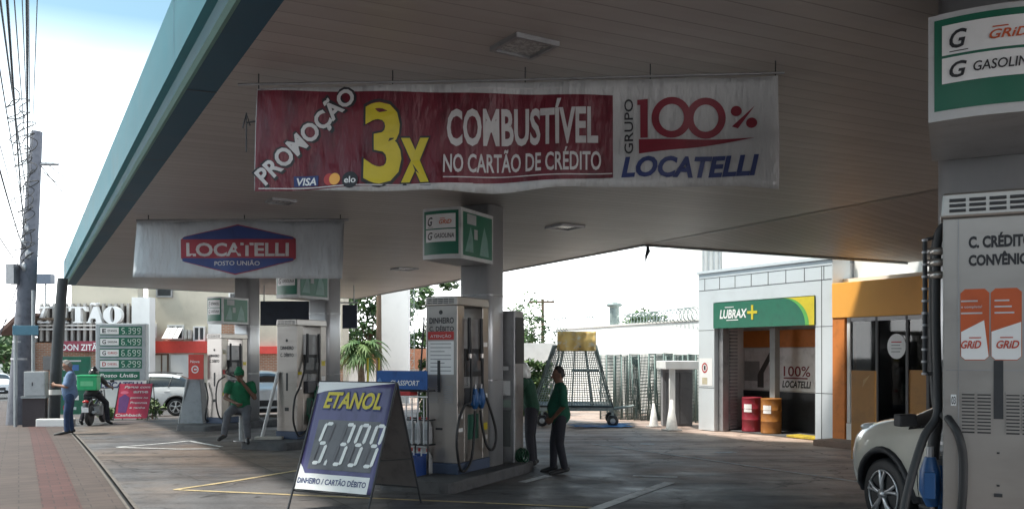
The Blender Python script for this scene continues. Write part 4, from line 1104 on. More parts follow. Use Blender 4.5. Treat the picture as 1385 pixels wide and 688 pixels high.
# --- shop right of the bay
Fk = Frame(Fs.w(xr, 0, 0), ST_TH); uk = Fk.uv
shop = fthing('shop', 'shop front with a broad orange band above dark display windows', 'shop', Fk)
zk1, zk0 = uk(1128, 383)[1], uk(1128, 430)[1]; XR = uk(1252, 480)[0] + 3.5
m = MB(); m.box(.0, XR, -.02, .6, zk0, zk1, ORANGE); m.build('fascia', shop, bevel=.01)
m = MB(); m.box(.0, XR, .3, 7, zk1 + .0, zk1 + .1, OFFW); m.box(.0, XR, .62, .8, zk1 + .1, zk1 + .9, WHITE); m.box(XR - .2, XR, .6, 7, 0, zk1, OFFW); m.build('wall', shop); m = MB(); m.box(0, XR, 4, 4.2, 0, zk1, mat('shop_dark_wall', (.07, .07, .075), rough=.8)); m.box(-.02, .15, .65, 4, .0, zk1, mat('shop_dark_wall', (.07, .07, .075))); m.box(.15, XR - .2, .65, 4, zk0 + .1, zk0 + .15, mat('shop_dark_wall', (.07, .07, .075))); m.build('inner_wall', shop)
xa = uk(1142, 500)[0]; xb = uk(1151, 500)[0]
m = MB(); m.box(.0, xa, 0, .35, .12, zk0, ORANGED); m.build('pillar', shop)
m = MB(); m.box(xa + .03, xa + .10, .04, .16, .45, zk0, WHITE); m.box(xa + .10, XR, .05, .14, zk0 - .08, zk0, DSTEEL); m.box(xa + .03, xb + .05, .02, .2, .12, .44, WHITE)
for px in (1183, 1224, 1252): x = uk(px, 500)[0]; m.box(x - .025, x + .025, .05, .12, .12, zk0, mat('frame_dark', (.08, .08, .085), rough=.5))
m.build('window_frame', shop)
m = MB(); m.box(xa + .1, XR - .2, .08, .092, .14, zk0 - .08, glass('shop_glass', (.30, .33, .33))); m.build('display_window', shop)
m = MB(); m.box(0, XR, .35, 7, .1, .12, mat('shop_floor', (.08, .08, .08), rough=.4)); m.box(0, XR, -.55, .35, 0, .12, mat('shop_step', (.22, .16, .13), rough=.8, var=.2)); m.build('step', shop, bevel=.01)
# shelves with goods seen through the window
random.seed(5)
SH = [mat('goods_' + n_, c, rough=.5) for n_, c in (('red', (.3, .03, .03)), ('yellow', (.45, .33, .05)), ('blue', (.04, .09, .3)), ('green', (.04, .2, .08)), ('white', (.5, .5, .5)), ('brown', (.15, .08, .04)))]
for k, (sx, sy) in enumerate(((xb + .5, 2.2), (xb + 2.1, 2.6))):
    sh = fthing('shop_shelf', ('shelf of small goods inside the shop window, left one', 'shelf of small goods inside the shop behind the round sticker')[k], 'shelf', Frame(Fk.w(sx, sy, .12), ST_TH), 'shelves inside the shop')
    m = MB()
    for z in (.1, .5, .9, 1.3, 1.7): m.box(0, 1.3, 0, .4, z, z + .03, GREYM)
    m.box(-.03, 0, 0, .4, 0, 1.9, GREYM); m.box(1.3, 1.33, 0, .4, 0, 1.9, GREYM); m.build('rack', sh)
    m = MB()
    for z in (.13, .53, .93, 1.33):
        x = .03
        while x < 1.2:
            w_ = random.uniform(.06, .16); m.box(x, x + w_ * .9, .05, .3, z, z + random.uniform(.14, .3), random.choice(SH)); x += w_
    m.build('goods', sh)['kind'] = 'stuff'
m = MB(); cx_, cz_ = uk(1212, 468, .06); m.disc(cx_, cz_, .20, .235, .072, SIGNW)
for j in range(4): m.rect(cx_ - .11, cx_ + .11 - .03 * (j % 2), cz_ + .07 - j * .06, cz_ + .09 - j * .06, .068, RED if j == 0 else GREYM)
m.build('round_sticker', shop)
x0, x1 = uk(1223, 530)[0], uk(1252, 530)[0]
m = MB(); m.rect(uk(1225, 520, .06)[0], uk(1252, 520, .06)[0], .14, uk(1230, 500, .06)[1], .075, OCHRE); m.build('window_film', shop)
# ochre board standing in front of the shop
gb = gp(1166, 622); tb = thing('display_board', 'tall ochre board with a pale leaf drawing standing in front of the shop window', 'display board', gb, ST_TH)
Fb = Frame(gb, ST_TH); x0, z0 = Fb.uv(1151, 612); x1, z1 = Fb.uv(1183, 501)
m = MB(); m.box(x0, x1, 0, .05, .0, z1, OCHRE); m.build('board', tb, bevel=.01)
m = MB(); LP = mat('leaf_print', (.5, .33, .12), rough=.6)
for (cx_, cz_, an, ln) in ((.06, 1.35, .5, .12), (.02, .55, -.4, .14), (-.05, .3, .6, .10)):
    m.flat([(cx_ - ln * math.cos(an) * .5, cz_ - ln * math.sin(an) - ln * .5), (cx_ + .02, cz_ - .02), (cx_ + ln * math.cos(an), cz_ + ln * math.sin(an) + ln * .3), (cx_ - .03, cz_ + .01)], -.004, LP)
m.build('leaf_drawing', tb)

# white upper block behind the bay, with ribbed sheet
g27 = gx(950, 27); F2b = Frame((g27.x, g27.y, 0), 0.0); t = fthing('white_upper_block', 'plain white building block rising behind the oil change bay', 'building', F2b)
m = MB(); m.box(.6, 16, 0, 5, 0, 6.5, WHITE); m.build('wall', t)
m = MB(); m.box(-.02, .6, .05, 4, 0, 6.8, OFFW)
for k in range(4): m.box(.02 + k * .16, .06 + k * .16, .0, .05, 3.0, 6.8, GREYM)
m.build('ribbed_tower', t)

# --- white boundary building, razor wire, tank
pR, pL = atY(949, 433, 25), atY(752, 446, 35)
d = V((pR.x - pL.x, pR.y - pL.y, 0)); Fw = Frame((pL.x, pL.y, 0), math.atan2(d.y, d.x)); LW = d.length
t = fthing('white_building', 'long plain white building with razor wire along its roof edge', 'building', Fw)
m = MB(); zr = pR.z
vs = [(0, 0, -.8), (LW + 2, 0, -.8), (LW + 2, 0, zr), (0, 0, pL.z), (0, 7, -.8), (LW + 2, 7, -.8), (LW + 2, 7, zr), (0, 7, pL.z)]
m.add(vs, [(0, 1, 2, 3), (1, 5, 6, 2), (5, 4, 7, 6), (4, 0, 3, 7), (3, 2, 6, 7)], mat('limewash_white', (.78, .78, .77), rough=.85, var=.06, scale=.8)); m.build('wall', t)
m = MB(); m.add([(-.0, -.04, pL.z), (LW + 2, -.04, zr), (LW + 2, -.04, zr + .05), (0, -.04, pL.z + .05), (-.0, .2, pL.z), (LW + 2, .2, zr), (LW + 2, .2, zr + .05), (0, .2, pL.z + .05)], [(0, 1, 2, 3), (3, 2, 6, 7), (4, 7, 6, 5), (0, 3, 7, 4), (0, 4, 5, 1)], OFFW); m.build('coping', t)
t = thing('low_white_wall', 'lower stretch of white wall between the hedge and the white building', 'wall', (pL.x, pL.y, 0))
m = MB(); a, b = atY(640, 464, 36), atY(756, 458, 35.2)
m.box(a.x - pL.x, b.x - pL.x, .1, .4, -1, a.z, WHITE); m.build('wall', t)
def coil(pxa, pxb, pya, pyb, turns, label, Ya, Yb, r=.22):
    a, b = atY(pxa, pya, Ya), atY(pxb, pyb, Yb); m = MB(); pts = []
    ax = (b - a); n = int(turns * 10)
    si = ax.normalized().cross(V((0, 0, 1)))
    for k in range(n + 1): an = 2 * math.pi * k / 10; pts.append(ax * (k / n) + si * (r * math.cos(an)) + V((0, 0, r * math.sin(an))))
    m.tube(pts, .016, GALV, n=4)
    tag(m.build('razor_wire', loc=a), label, 'razor wire', 'razor wire coils on the white building')
coil(841, 943, 433, 424, 22, 'long razor wire coil on the roof edge right of the round tank', 30, 25.2, .2)
coil(746, 772, 440, 438, 7, 'short razor wire coil at the far left end of the white building', 35, 34, .28)
coil(783, 812, 438, 436, 8, 'short razor wire coil above the orange cloth on the trailer', 33.5, 32.4, .26)
p = atY(831, 440, 30.6); t = thing('roof_tank', 'round grey metal vent tank with a wide cap on the white building', 'tank', p)
m = MB(); m.lathe([(.17, -.2), (.17, .62)], GALV, 16); m.build('drum', t)
m = MB(); m.lathe([(.17, .62), (.3, .68), (.26, .75), (.08, .80)], GALV, 16); m.build('cap', t)

# --- shelter and cones
gs = gp(906, 580); Fh = Frame(gs, 0.0); t = fthing('shelter', 'small white roofed shelter with dark doors beside the oil change bay', 'shelter', Fh)
xs = Fh.uv(948, 500)[0]; z1, z0 = Fh.uv(903, 488)[1], Fh.uv(903, 499)[1]; Dp = 1.3
m = MB(); m.box(-.12, xs, -.08, Dp, z0, z1, WHITE); m.build('roof', t, bevel=.01)
m = MB(); m.box(0, .13, 0, .13, 0, z0, WHITE); m.build('post', t)
m = MB(); m.box(0, xs, Dp - .3, Dp, 0, z0, mat('shelter_wall', (.22, .22, .23), rough=.8)); m.build('wall', t)
m = MB(); m.box(.06, xs * .55, Dp - .36, Dp - .31, .05, z0 - .1, mat('dark_door', (.10, .105, .115), rough=.55)); m.build('door', t)
m = MB(); m.box(xs * .57, xs - .02, Dp - .36, Dp - .31, .05, z0 - .1, mat('dark_door', (.10, .105, .115))); m.build('door', t)

CONEM = mat('cone_grey_white', (.70, .69, .67), rough=.6, var=.15)
def cone(px, py, ptop, label):
    g = gp(px, py); h = (py - ptop) / K * g.y; t = thing('traffic_cone', label, 'traffic cone', g, .3, 'pale traffic cones by the shelter')
    m = MB(); m.lathe([(.20 * h, .02), (.045 * h, h), (.03 * h, h)], CONEM, 18); m.build('cone', t)
    m = MB(); m.box(-.25 * h, .25 * h, -.25 * h, .25 * h, 0, .035, mat('cone_base', (.36, .35, .34), rough=.7)); m.build('base', t, bevel=.008)
cone(884, 577, 545, 'pale traffic cone in front of the leaning mesh panels')
cone(908.5, 582, 540, 'pale traffic cone at the foot of the shelter post')

# --- mesh panels leaning on the wall
def mesh_panel(w, h, nv, nh):
    GALV = mat('panel_steel_green', (.105, .15, .145), rough=.55, metal=.3, var=.3, scale=9)
    m = MB()
    m.tube([(0, 0, 0), (w, 0, 0), (w, 0, h), (0, 0, h)], .022, GALV, n=6, closed=True); fr_ = m
    g = MB()
    for i in range(1, nv): g.tube([(w * i / nv, 0, 0), (w * i / nv, 0, h)], .009, GALV, n=4, caps=False)
    for i in range(1, nh): g.tube([(0, 0, h * i / nh), (w, 0, h * i / nh)], .009, GALV, n=4, caps=False)
    return m, g
random.seed(11)
lab = 'grey steel mesh panel in the upright row along the white building'
first = None
for k in range(15):
    px = 812 + k * 9.2; Y = 25.6 - k * .14
    g = gx(px, Y)
    th = math.radians(random.uniform(48, 66))
    if first is None:
        first = thing('mesh_panel', lab, 'mesh panel', g, th, 'steel mesh panels along the wall')
        a, b = mesh_panel(.95, 1.85, 12, 20); a.build('frame', first); b.build('wire_mesh', first)
        o = first
    else: o = dup(first, g, th)
    o.rotation_euler = (random.uniform(-.06, .03), random.uniform(-.02, .02), th); o.scale = (1, 1, random.uniform(.96, 1.03))
    
# --- trailer with an A-shaped rack of panels
gt = gp(775, 577); Ft = Frame(gt, math.radians(-4)); ut = Ft.uv
tr_ = fthing('panel_trailer', 'low trailer carrying a tall A-shaped rack of grey steel mesh', 'trailer', Ft)
D2 = 1.5
xl, xr_ = ut(718, 548)[0], ut(829, 548)[0]; tl_, trr = ut(749, 468)[0], ut(806, 468)[0]; zb, ztp = ut(770, 549)[1], ut(770, 468)[1]
zb = max(zb, .42)
m = MB(); m.box(xl, xr_, 0, D2, zb - .12, zb - .04, GALV); m.box(xl, xr_, 0, D2, zb - .04, zb, DSTEEL); m.build('bed', tr_)
m = MB()
for y in (0, D2):
    m.tube([(xl, y, zb), (tl_, y, ztp), (trr, y, ztp), (xr_, y, zb)], .045, GALV, n=6, closed=True)
    for a, b in ((.25, .25), (.5, .5), (.75, .75)): m.tube([(xl + (xr_ - xl) * a, y, zb), (tl_ + (trr - tl_) * b, y, ztp)], .022, GALV, n=6)
    m.tube([(xl + (xr_ - xl) * .5, y, zb + .9), (xl + (xr_ - xl) * .83, y, zb + .9)], .02, GALV, n=6)
    m.tube([(xl * .6 + xr_ * .4, y, ztp), (xl * .75 + xr_ * .25, y, zb)], .025, GALV, n=6)
for x, z in ((xl, zb), (tl_, ztp), (trr, ztp), (xr_, zb)): m.tube([(x, 0, z), (x, D2, z)], .03, GALV, n=6)
m.build('rack_frame', tr_)
def lean_mesh(xa, xb, name):
    g = MB(); n = 16
    for i in range(n + 1): y = D2 * i / n; g.tube([(xa, y, zb), (xb, y, ztp)], .009, GALV, n=4, caps=False)
    for i in range(24): k_ = i / 23; x = xa + (xb - xa) * k_; z = zb + (ztp - zb) * k_; g.tube([(x, 0, z), (x, D2, z)], .009, GALV, n=4, caps=False)
    g.build(name, tr_)
lean_mesh(xl + .05, tl_ + .02, 'side_mesh'); lean_mesh(xr_ - .05, trr - .02, 'side_mesh'); lean_mesh(xl + .45, tl_ + .15, 'side_mesh')
g = MB(); n = 30                            # front mesh fills the trapezoid
for i in range(1, n):
    k_ = i / n; g.tube([(xl + (xr_ - xl) * k_, .02, zb), (tl_ + (trr - tl_) * k_, .02, ztp)], .010, GALV, n=4, caps=False)
for i in range(1, 26):
    k_ = i / 26; g.tube([(xl + (tl_ - xl) * k_, .02, zb + (ztp - zb) * k_), (xr_ + (trr - xr_) * k_, .02, zb + (ztp - zb) * k_)], .010, GALV, n=4, caps=False)
g.build('front_mesh', tr_)
m = MB(); m.tube([(xr_, .4, zb - .08), (xr_ + .45, .3, zb - .02), (xr_ + .55, .3, zb)], .035, GALV, n=6); m.build('drawbar', tr_)
for x in (ut(733, 560)[0], ut(829, 560)[0]):
    for y in (.12, D2 - .1):
        m = MB(); m.lathe([(.0, -.06), (.07, -.06), (.13, -.05), (.15, 0), (.13, .05), (.07, .06), (0, .06)], RUBBER, 16, (x, y, .15), axis='y'); w_ = m.build('wheel', tr_)
        m = MB(); m.lathe([(.0, -.08), (.07, -.075), (.07, .075), (0, .08)], GREYM, 12, (x, y, .15), axis='y'); m.box(x - .03, x + .03, y - .03, y + .03, .15, zb - .12, GALV); m.build('hub', w_)
x0, z0 = ut(754, 474, -.06); x1, z1 = ut(806, 448, -.06)
cf = cloth_fn(x0, x1, z0, z1, .12, 2.2, 5); m = MB()
m.rect(x0, x1, z0, z1, 0, mat('orange_cloth', (.80, .56, .20), rough=.8, var=.1, scale=3.6, dirt=(.80, .76, .64), stretch=(1.3, 1, 1.8)), cf, nx=24, nz=8); o = m.build('hung_cloth', loc=Ft.w(0, -.10), th=Ft.th)
sol = o.modifiers.new('thick', 'SOLIDIFY'); sol.thickness = .006
tag(o, 'crumpled orange and white cloth hung over the top of the mesh rack', 'cloth')
m = MB()
for x in (x0 + .03, x1 - .03): m.tube([(x, -.03, ztp - .2), (x, -.03, z1)], .015, GALV, n=6)
m.build('cloth_pole', tr_)
gtp = gp(812, 577); m = MB(); vs = []; nx_, ny_ = 22, 8
for j in range(ny_ + 1):
    for i in range(nx_ + 1):
        x, y = -.75 + 1.5 * i / nx_ + .1 * math.sin(j), -.4 + 1.0 * j / ny_ + .08 * math.sin(i)
        vs.append((x, y, .03 + .05 * abs(mnoise.noise(V((x * 3, y * 3, 1))))))
m.add(vs, [(j * (nx_ + 1) + i, j * (nx_ + 1) + i + 1, (j + 1) * (nx_ + 1) + i + 1, (j + 1) * (nx_ + 1) + i) for j in range(ny_) for i in range(nx_)], mat('tarp_blue', (.05, .18, .42), rough=.5, var=.2), smooth=True)
tag(m.build('tarpaulin', loc=gtp), 'crumpled blue tarpaulin lying on the ground by the trailer', 'tarpaulin')

# --- foliage helpers
def leaf_blob(m, c, r, n, size, mats, seed, flat=1.0):
    rnd = random.Random(seed)
    subs = [(V((rnd.gauss(0, .45), rnd.gauss(0, .45), rnd.gauss(0, .4) * flat)), rnd.uniform(.35, .6)) for _ in range(9)]
    for k in range(n):
        sc_, sr = subs[k % 9]
        d_ = V((rnd.gauss(0, 1), rnd.gauss(0, 1), rnd.gauss(0, 1))).normalized() * sr * rnd.uniform(.55, 1.0) + sc_
        p_ = V((c[0] + d_.x * r[0], c[1] + d_.y * r[1], c[2] + d_.z * r[2]))
        a = V((rnd.gauss(0, 1), rnd.gauss(0, 1), rnd.gauss(0, .6))).normalized(); b = a.orthogonal().normalized(); s_ = size * rnd.uniform(.6, 1.4)
        m.add([p_ - a * s_, p_ + b * s_ * .45, p_ + a * s_, p_ - b * s_ * .45], [(0, 1, 2, 3)], mats[(k % 9 + (rnd.random() < .3)) % len(mats)])
def tree(name, label, base, h, r, seed, mats=None, n=2600, size=.14, trunk_r=.14, crown_z=.62, group=None):
    t = thing(name, label, 'tree', base, 0, group)
    rnd = random.Random(seed); m = MB()
    m.tube([(0, 0, -.2), (.05, 0, h * .3), (-.03, .05, h * .6)], [trunk_r, trunk_r * .75, trunk_r * .45], BARK, n=8)
    for k in range(6):
        a = k * 1.1 + rnd.random(); m.tube([(0, 0, h * (.38 + .03 * k)), (math.cos(a) * r * .35, math.sin(a) * r * .35, h * (.6 + .02 * k)), (math.cos(a) * r * .7, math.sin(a) * r * .7, h * (.72 + .03 * k))], [trunk_r * .45, trunk_r * .25, .015], BARK, n=6)
    m.build('trunk', t)
    m = MB(); leaf_blob(m, (0, 0, h * crown_z + h * .1), (r, r, h * .36), n, size, mats or [LEAFD, LEAFM, LEAFL], seed); m.build('crown', t)
    return t
tree('dome_tree', 'dense round topped green tree behind the roof tank', gx(878, 52), 5.2, 2.5, 3, [LEAFD, LEAFD, LEAFM], 5000, .16, crown_z=.55)
tree('thin_tree', 'sparse tree right of the middle column, against the sky', gx(712, 40), 4.8, 1.2, 4, [LEAFD, LEAFM], 1300, .10, .09, .58)
tree('leafy_tree', 'dark tree with open branches behind the palm', gx(500, 60), 7.2, 3.2, 5, [LEAFD, LEAFM], 4200, .2)
tree('leafy_tree', 'dark tree right of the white pylon, above the red roof', gx(582, 60), 6.2, 2.4, 8, [LEAFD, LEAFD, LEAFM], 3600, .19)
tree('leafy_tree', 'green tree far behind between the farthest two columns', gx(448, 62), 6.2, 3.0, 9, [LEAFM, LEAFD], 1500, .2)
tree('street_tree', 'dark distant tree on the far left of the street', gx(6, 75), 5.2, 3.2, 15, [LEAFD, LEAFM], 1500, .25)
# hedge
gh = gx(705, 28); t = thing('hedge', 'clipped green hedge behind the mesh trailer', 'hedge', gh); m = MB()
rnd = random.Random(2); x0, x1 = -3.2, .95
for k in range(4200):
    x, y, z = rnd.uniform(x0, x1), rnd.uniform(-.35, .35), rnd.uniform(0, 1)
    zt_ = 1.62 + .12 * mnoise.noise(V((x * 2, y * 3, 0)))
    if k % 3: y = -.35 + rnd.gauss(0, .05)
    p_ = V((x, y, z * zt_ if k % 4 else zt_ + rnd.gauss(0, .05))); a = V((rnd.gauss(0, 1), rnd.gauss(0, 1), rnd.gauss(0, 1))).normalized(); b = a.orthogonal().normalized()
    m.add([p_ - a * .08, p_ + b * .045, p_ + a * .08, p_ - b * .045], [(0, 1, 2, 3)], (LEAFD, LEAFM, LEAFL)[k % 3])
m.build('foliage', t); m = MB(); m.box(x0 + .1, x1 - .1, -.2, .2, -.2, 1.4, LEAFD); m.build('core', t)
# palm
gpm = gx(487, 38); t = thing('palm_tree', 'small palm with arching fronds seen between the pumps', 'palm tree', gpm)
hz_ = atY(487, 470, 38).z - gpm.z
m = MB(); m.tube([(0, 0, -.2), (.06, 0, hz_ * .5), (0, 0, hz_)], [.2, .15, .12], BARK, n=8); m.build('trunk', t)
m = MB(); rnd = random.Random(6)
for k in range(44):
    a = k * 2.4; L_ = rnd.uniform(.85, 1.25); up = rnd.uniform(-.1, 1.1); prev = None
    for i in range(9):
        s_ = i / 8; p_ = V((math.cos(a) * L_ * s_, math.sin(a) * L_ * s_, hz_ + up * s_ * 1.2 - 1.2 * s_ * s_))
        if prev:
            sd_ = V((-math.sin(a), math.cos(a), 0)); w_ = .42 * math.sin(math.pi * min(1, s_ * .9 + .1))
            for sg in (-1, 1): m.add([prev, p_, p_ + sd_ * sg * w_ * .8 + V((0, 0, -.12)) + (p_ - prev) * 1.2, prev + sd_ * sg * w_ * .25], [(0, 1, 2), (0, 2, 3)], (LEAFL, LEAFM)[k % 2])
        prev = p_
m.build('crown', t)

# --- street side buildings
YB = 42.5
def zb_(py, Y=YB): return EYE - (py - HZ) / K * Y
def xb_(px, Y=YB): return (px - CX) / K * Y
BRK = brick_mat('brick_orange', (.40, .19, .10), (.33, .15, .08), (.40, .36, .32), .24, .08, .012, 0, .85, True)
gb_ = Gt(46) - .3
t = thing('beige_building', 'long two storey beige building with small windows and a red band', 'building', (0, YB, 0))
m = MB(); m.box(xb_(200), xb_(464), 0, 1.5, gb_, zb_(372), BEIGE); m.build('wall', t)
m = MB(); m.box(xb_(200), xb_(290), -.25, -.0, zb_(477), zb_(461), REDBAND); m.build('red_band', t); m = MB(); m.box(xb_(345), xb_(380), -.25, 0, zb_(478), zb_(468), REDBAND); m.build('red_band', t)
m = MB(); m.box(xb_(200), xb_(262), -.06, 0, gb_, zb_(477), OFFW); m.box(xb_(233), xb_(256), -.2, -.06, gb_, zb_(480), WHITE); m.build('lower_wall', t)
for xa_, xb3, z0_, z1_ in ((300, 318, zb_(460), zb_(438)), (345, 380, gb_, zb_(478)), (452, 463.5, gb_, zb_(480))):
    m = MB(); m.box(xb_(xa_), xb_(xb3), -.06, 0, z0_, z1_, BRK); m.build('brick_panel', t)
m = MB(); m.box(xb_(282), xb_(300), -.06, 0, zb_(459), zb_(430), WHITE); m.build('white_panel', t)
WD = mat('window_dark', (.04, .045, .05), rough=.15)
def window(par, px0, px1, py0, py1, Y=YB, slant=False, fcol=None, bars=1):
    x0, x1, z0, z1 = xb_(px0, Y), xb_(px1, Y), zb_(py1, Y), zb_(py0, Y); fcol = fcol or WHITE; w_ = .07
    m = MB(); 
    for a, b, c_, d_ in ((x0, x1, z0, z0 + w_), (x0, x1, z1 - w_, z1), (x0, x0 + w_, z0 + w_, z1 - w_), (x1 - w_, x1, z0 + w_, z1 - w_)): m.box(a, b, -.10, .0, c_, d_, fcol)
    for k in range(1, bars + 1): x = x0 + (x1 - x0) * k / (bars + 1); m.box(x - .03, x + .03, -.09, -.0, z0 + w_, z1 - w_, fcol)
    f_ = m.build('window', par)
    m = MB(); m.box(x0 + w_, x1 - w_, -.02, .0, z0 + w_, z1 - w_, WD); m.build('pane', f_)
    if slant:
        n = 3
        for k in range(n):
            xa, xb2 = x0 + (x1 - x0) * k / n + .02, x0 + (x1 - x0) * (k + 1) / n - .02
            m = MB(); m.add([(xa, -.06, z1 - .1), (xb2, -.06, z1 - .1), (xb2 - .1, -.55, z0 + .05), (xa - .1, -.55, z0 + .05), (xa, -.03, z1 - .1), (xb2, -.03, z1 - .1), (xb2 - .1, -.52, z0 + .05), (xa - .1, -.52, z0 + .05)], [(0, 1, 2, 3), (7, 6, 5, 4), (0, 4, 5, 1), (1, 5, 6, 2), (2, 6, 7, 3), (3, 7, 4, 0)], mat('frosted_pane', (.40, .42, .42), rough=.3)); m.build('tilted_pane', f_)
window(t, 201, 212, 437, 457, slant=True); window(t, 227, 249, 439, 459, slant=True); window(t, 262, 278, 441, 461)
window(t, 212, 234, 388, 402, bars=0, fcol=DSTEEL); window(t, 200, 229, 478, 509, fcol=mat('frame_brown', (.16, .10, .07), rough=.6), bars=2)
m = MB()
for px in (254, 259): m.box(xb_(px - 2), xb_(px + 1.5), -.3, 0, zb_(458), zb_(446), mat('ac_unit', (.45, .44, .42), rough=.6))
m.build('wall_box', t)
window(t, 310, 330, 395, 408, bars=1); window(t, 430, 446, 440, 462, bars=1)
# --- restaurant with large letters
YZ = 40.0
t = thing('restaurant', 'beige restaurant front with tall white slats and huge white letters', 'building', (0, YZ, 0))
xz = lambda px: xb_(px, YZ); zz = lambda py: zb_(py, YZ)
gz = Gt(40) - .3
m = MB(); m.box(xz(92), xz(182), .3, 1.0, gz, zz(376), BEIGE); m.box(xz(46), xz(92), .3, 1.0, gz, zz(428), mat('recess_brown', (.055, .042, .038), rough=.8)); m.build('wall', t)
m = MB(); m.box(xz(50), xz(180), .22, .3, zz(462), zz(413), mat('recess_brown', (.055, .042, .038), rough=.8)); m.build('dark_backing', t)
m = MB(); m.box(xz(46), xz(182), .1, .3, gz, zz(463), BRK); m.build('brick_base', t)
px = 53
while px < 180:
    m = MB(); m.box(xz(px), xz(px + 3.2), .05, .2, zz(461), zz(410), mat('slat_pale', (.40, .385, .365), rough=.7)); m.build('slat', t); px += 8.4
m = MB(); m.box(xz(52), xz(130), -.06, -.03, zz(441), zz(438.5), WHITE); m.box(xz(52), xz(130), -.06, -.03, zz(446), zz(444), WHITE); m.build('rail', t)
m = MB(); m.box(xz(180), xz(204), -.15, .5, gz, zz(402), mat('limewash_white', (.78, .78, .77))); m.build('white_pier', t)
LW_ = mat('letter_white', (.80, .80, .80), rough=.4, var=.03)
def letter(polys, name='letter'):
    m = MB()
    for pl in polys: m.prism([(xz(a), zz(b)) for a, b in pl], -.42, -.16, LW_)
    m.build(name, t)
zT, zB = 415.0, 437.0
letter([[(58, zT), (73, zT), (73, zT + 2), (68, zT + 2), (62, zB - 2), (68, zB - 2), (72, zB - 5), (72.5, zB), (57, zB), (57, zB - 1.5), (65, zT + 2.5), (61, zT + 2.5), (58.5, zT + 6)]])
letter([[(83, zT), (96, zT), (96, zT + 1.6), (93, zT + 2), (93, zB - 2), (96, zB - 1.6), (96, zB), (83, zB), (83, zB - 1.6), (86, zB - 2), (86, zT + 2), (83, zT + 1.6)]])
letter([[(99, zT), (122, zT), (123, zT + 6.5), (121, zT + 6), (118, zT + 2.2), (115, zT + 2.2), (115, zB - 2), (117.5, zB - 1.5), (117.5, zB), (104.5, zB), (104.5, zB - 1.5), (107.5, zB - 2), (107.5, zT + 2.2), (103.5, zT + 2.2), (101, zT + 6), (99, zT + 6.5)]])
letter([[(132, zT), (136.5, zT), (144, zB), (134, zB), (134, zB - 1.5), (136, zB - 2), (134.8, zB - 6), (128.8, zB - 6), (127.5, zB - 2), (129, zB - 1.5), (129, zB), (122.5, zB), (122.5, zB - 1.5), (124.5, zB - 2)], [(127.5, zT - 3.5), (130, zT - 5.5), (134, zT - 4.2), (137.5, zT - 5.5), (138, zT - 3.8), (134, zT - 1.6), (130, zT - 3), (128, zT - 1.8)]])
m = MB(); n = 28; vs = []
for y in (-.42, -.16):
    for rx, rz in ((12.5, 11.8), (3.4, 10)):
        for i in range(n): a = 2 * math.pi * i / n; vs.append((xz(157.5 + rx * math.cos(a)), y, zz(426.2 + rz * math.sin(a))))
fs = []
for i in range(n):
    j = (i + 1) % n; fs += [(i, j, n + j, n + i), (2 * n + i, 3 * n + i, 3 * n + j, 2 * n + j), (i, 2 * n + i, 2 * n + j, j), (n + i, n + j, 3 * n + j, 3 * n + i)]
m.add(vs, fs, LW_); m.build('letter', t)
m = MB(); m.prism([(xz(a), zz(b)) for a, b in ((84, 468), (90, 461), (130, 461), (130, 475), (90, 475))], -.35, -.2, mat('sign_wine', (.26, .03, .06), rough=.5)); sg = m.build('name_sign', t)
m = MB(); m.text('DON ZITÃO', xz(89), xz(144), zz(473.5), zz(465), -.357, SIGNW, .02); m.prism([(xz(a), zz(b)) for a, b in ((130, 461), (148, 461), (148, 475), (130, 475))], -.35, -.2, mat('sign_wine', (.26, .03, .06))); m.build('sign_print', sg)
m = MB(); m.box(xz(44), xz(96), -.5, .3, zz(433), zz(430), WOOD); m.prism([(xz(20), zz(452)), (xz(48), zz(426)), (xz(60), zz(424)), (xz(60), zz(428)), (xz(46), zz(434)), (xz(24), zz(454))], -1.5, 3, mat('roof_brown', (.13, .075, .06), rough=.8, var=.2)); m.build('roof', t)
m = MB(); m.box(xz(53), xz(73), -.3, .1, zz(384), zz(371), mat('solar_dark', (.05, .08, .13), rough=.3)); m.box(xz(62), xz(63), -.1, 0, zz(425), zz(384), GREYM); m.build('roof_panel', t)
m = MB(); m.box(xz(60), xz(74), -.12, .1, zz(500), zz(481), WD); m.build('window', t)
m = MB(); m.box(xz(36), xz(46), -.1, .3, gz, zz(456), WHITE); m.build('white_pier', t)

# row of low roofs across the street on the far left and behind the gap
t = thing('far_house', 'low distant house with a terracotta roof behind the blue rack header', 'house', gx(575, 58))
m = MB(); m.box(-1.6, 2.6, 0, 5, -.5, 1.7, OFFW); m.build('wall', t)
m = MB(); m.prism([(-2.0, 1.7), (3.0, 1.7), (2.4, 3.0), (-1.4, 3.0)], -.4, 5.4, mat('roof_terracotta', (.38, .17, .10), rough=.8, var=.25, scale=3)); m.build('roof', t)
t = thing('far_house', 'distant pale house behind the palm, left of the white pylon', 'house', gx(470, 56))
m = MB(); m.box(-2.5, 3.0, 0, 5, -.5, 2.1, OFFW); m.build('wall', t); m = MB(); m.prism([(-2.8, 2.1), (3.3, 2.1), (2.6, 2.9), (-2.2, 2.9)], -.3, 5.3, mat('roof_terracotta', (.38, .17, .10))); m.build('roof', t)
t = thing('far_house', 'distant low house at the far left end of the street', 'house', gx(-4, 85))
m = MB(); m.box(-4, 3.2, 0, 6, -.5, 3.2, OFFW); m.build('wall', t); m = MB(); m.prism([(-4.3, 3.2), (3.5, 3.2), (2.5, 4.4), (-3.5, 4.4)], -.3, 6.3, mat('roof_terracotta', (.38, .17, .10))); m.build('roof', t)

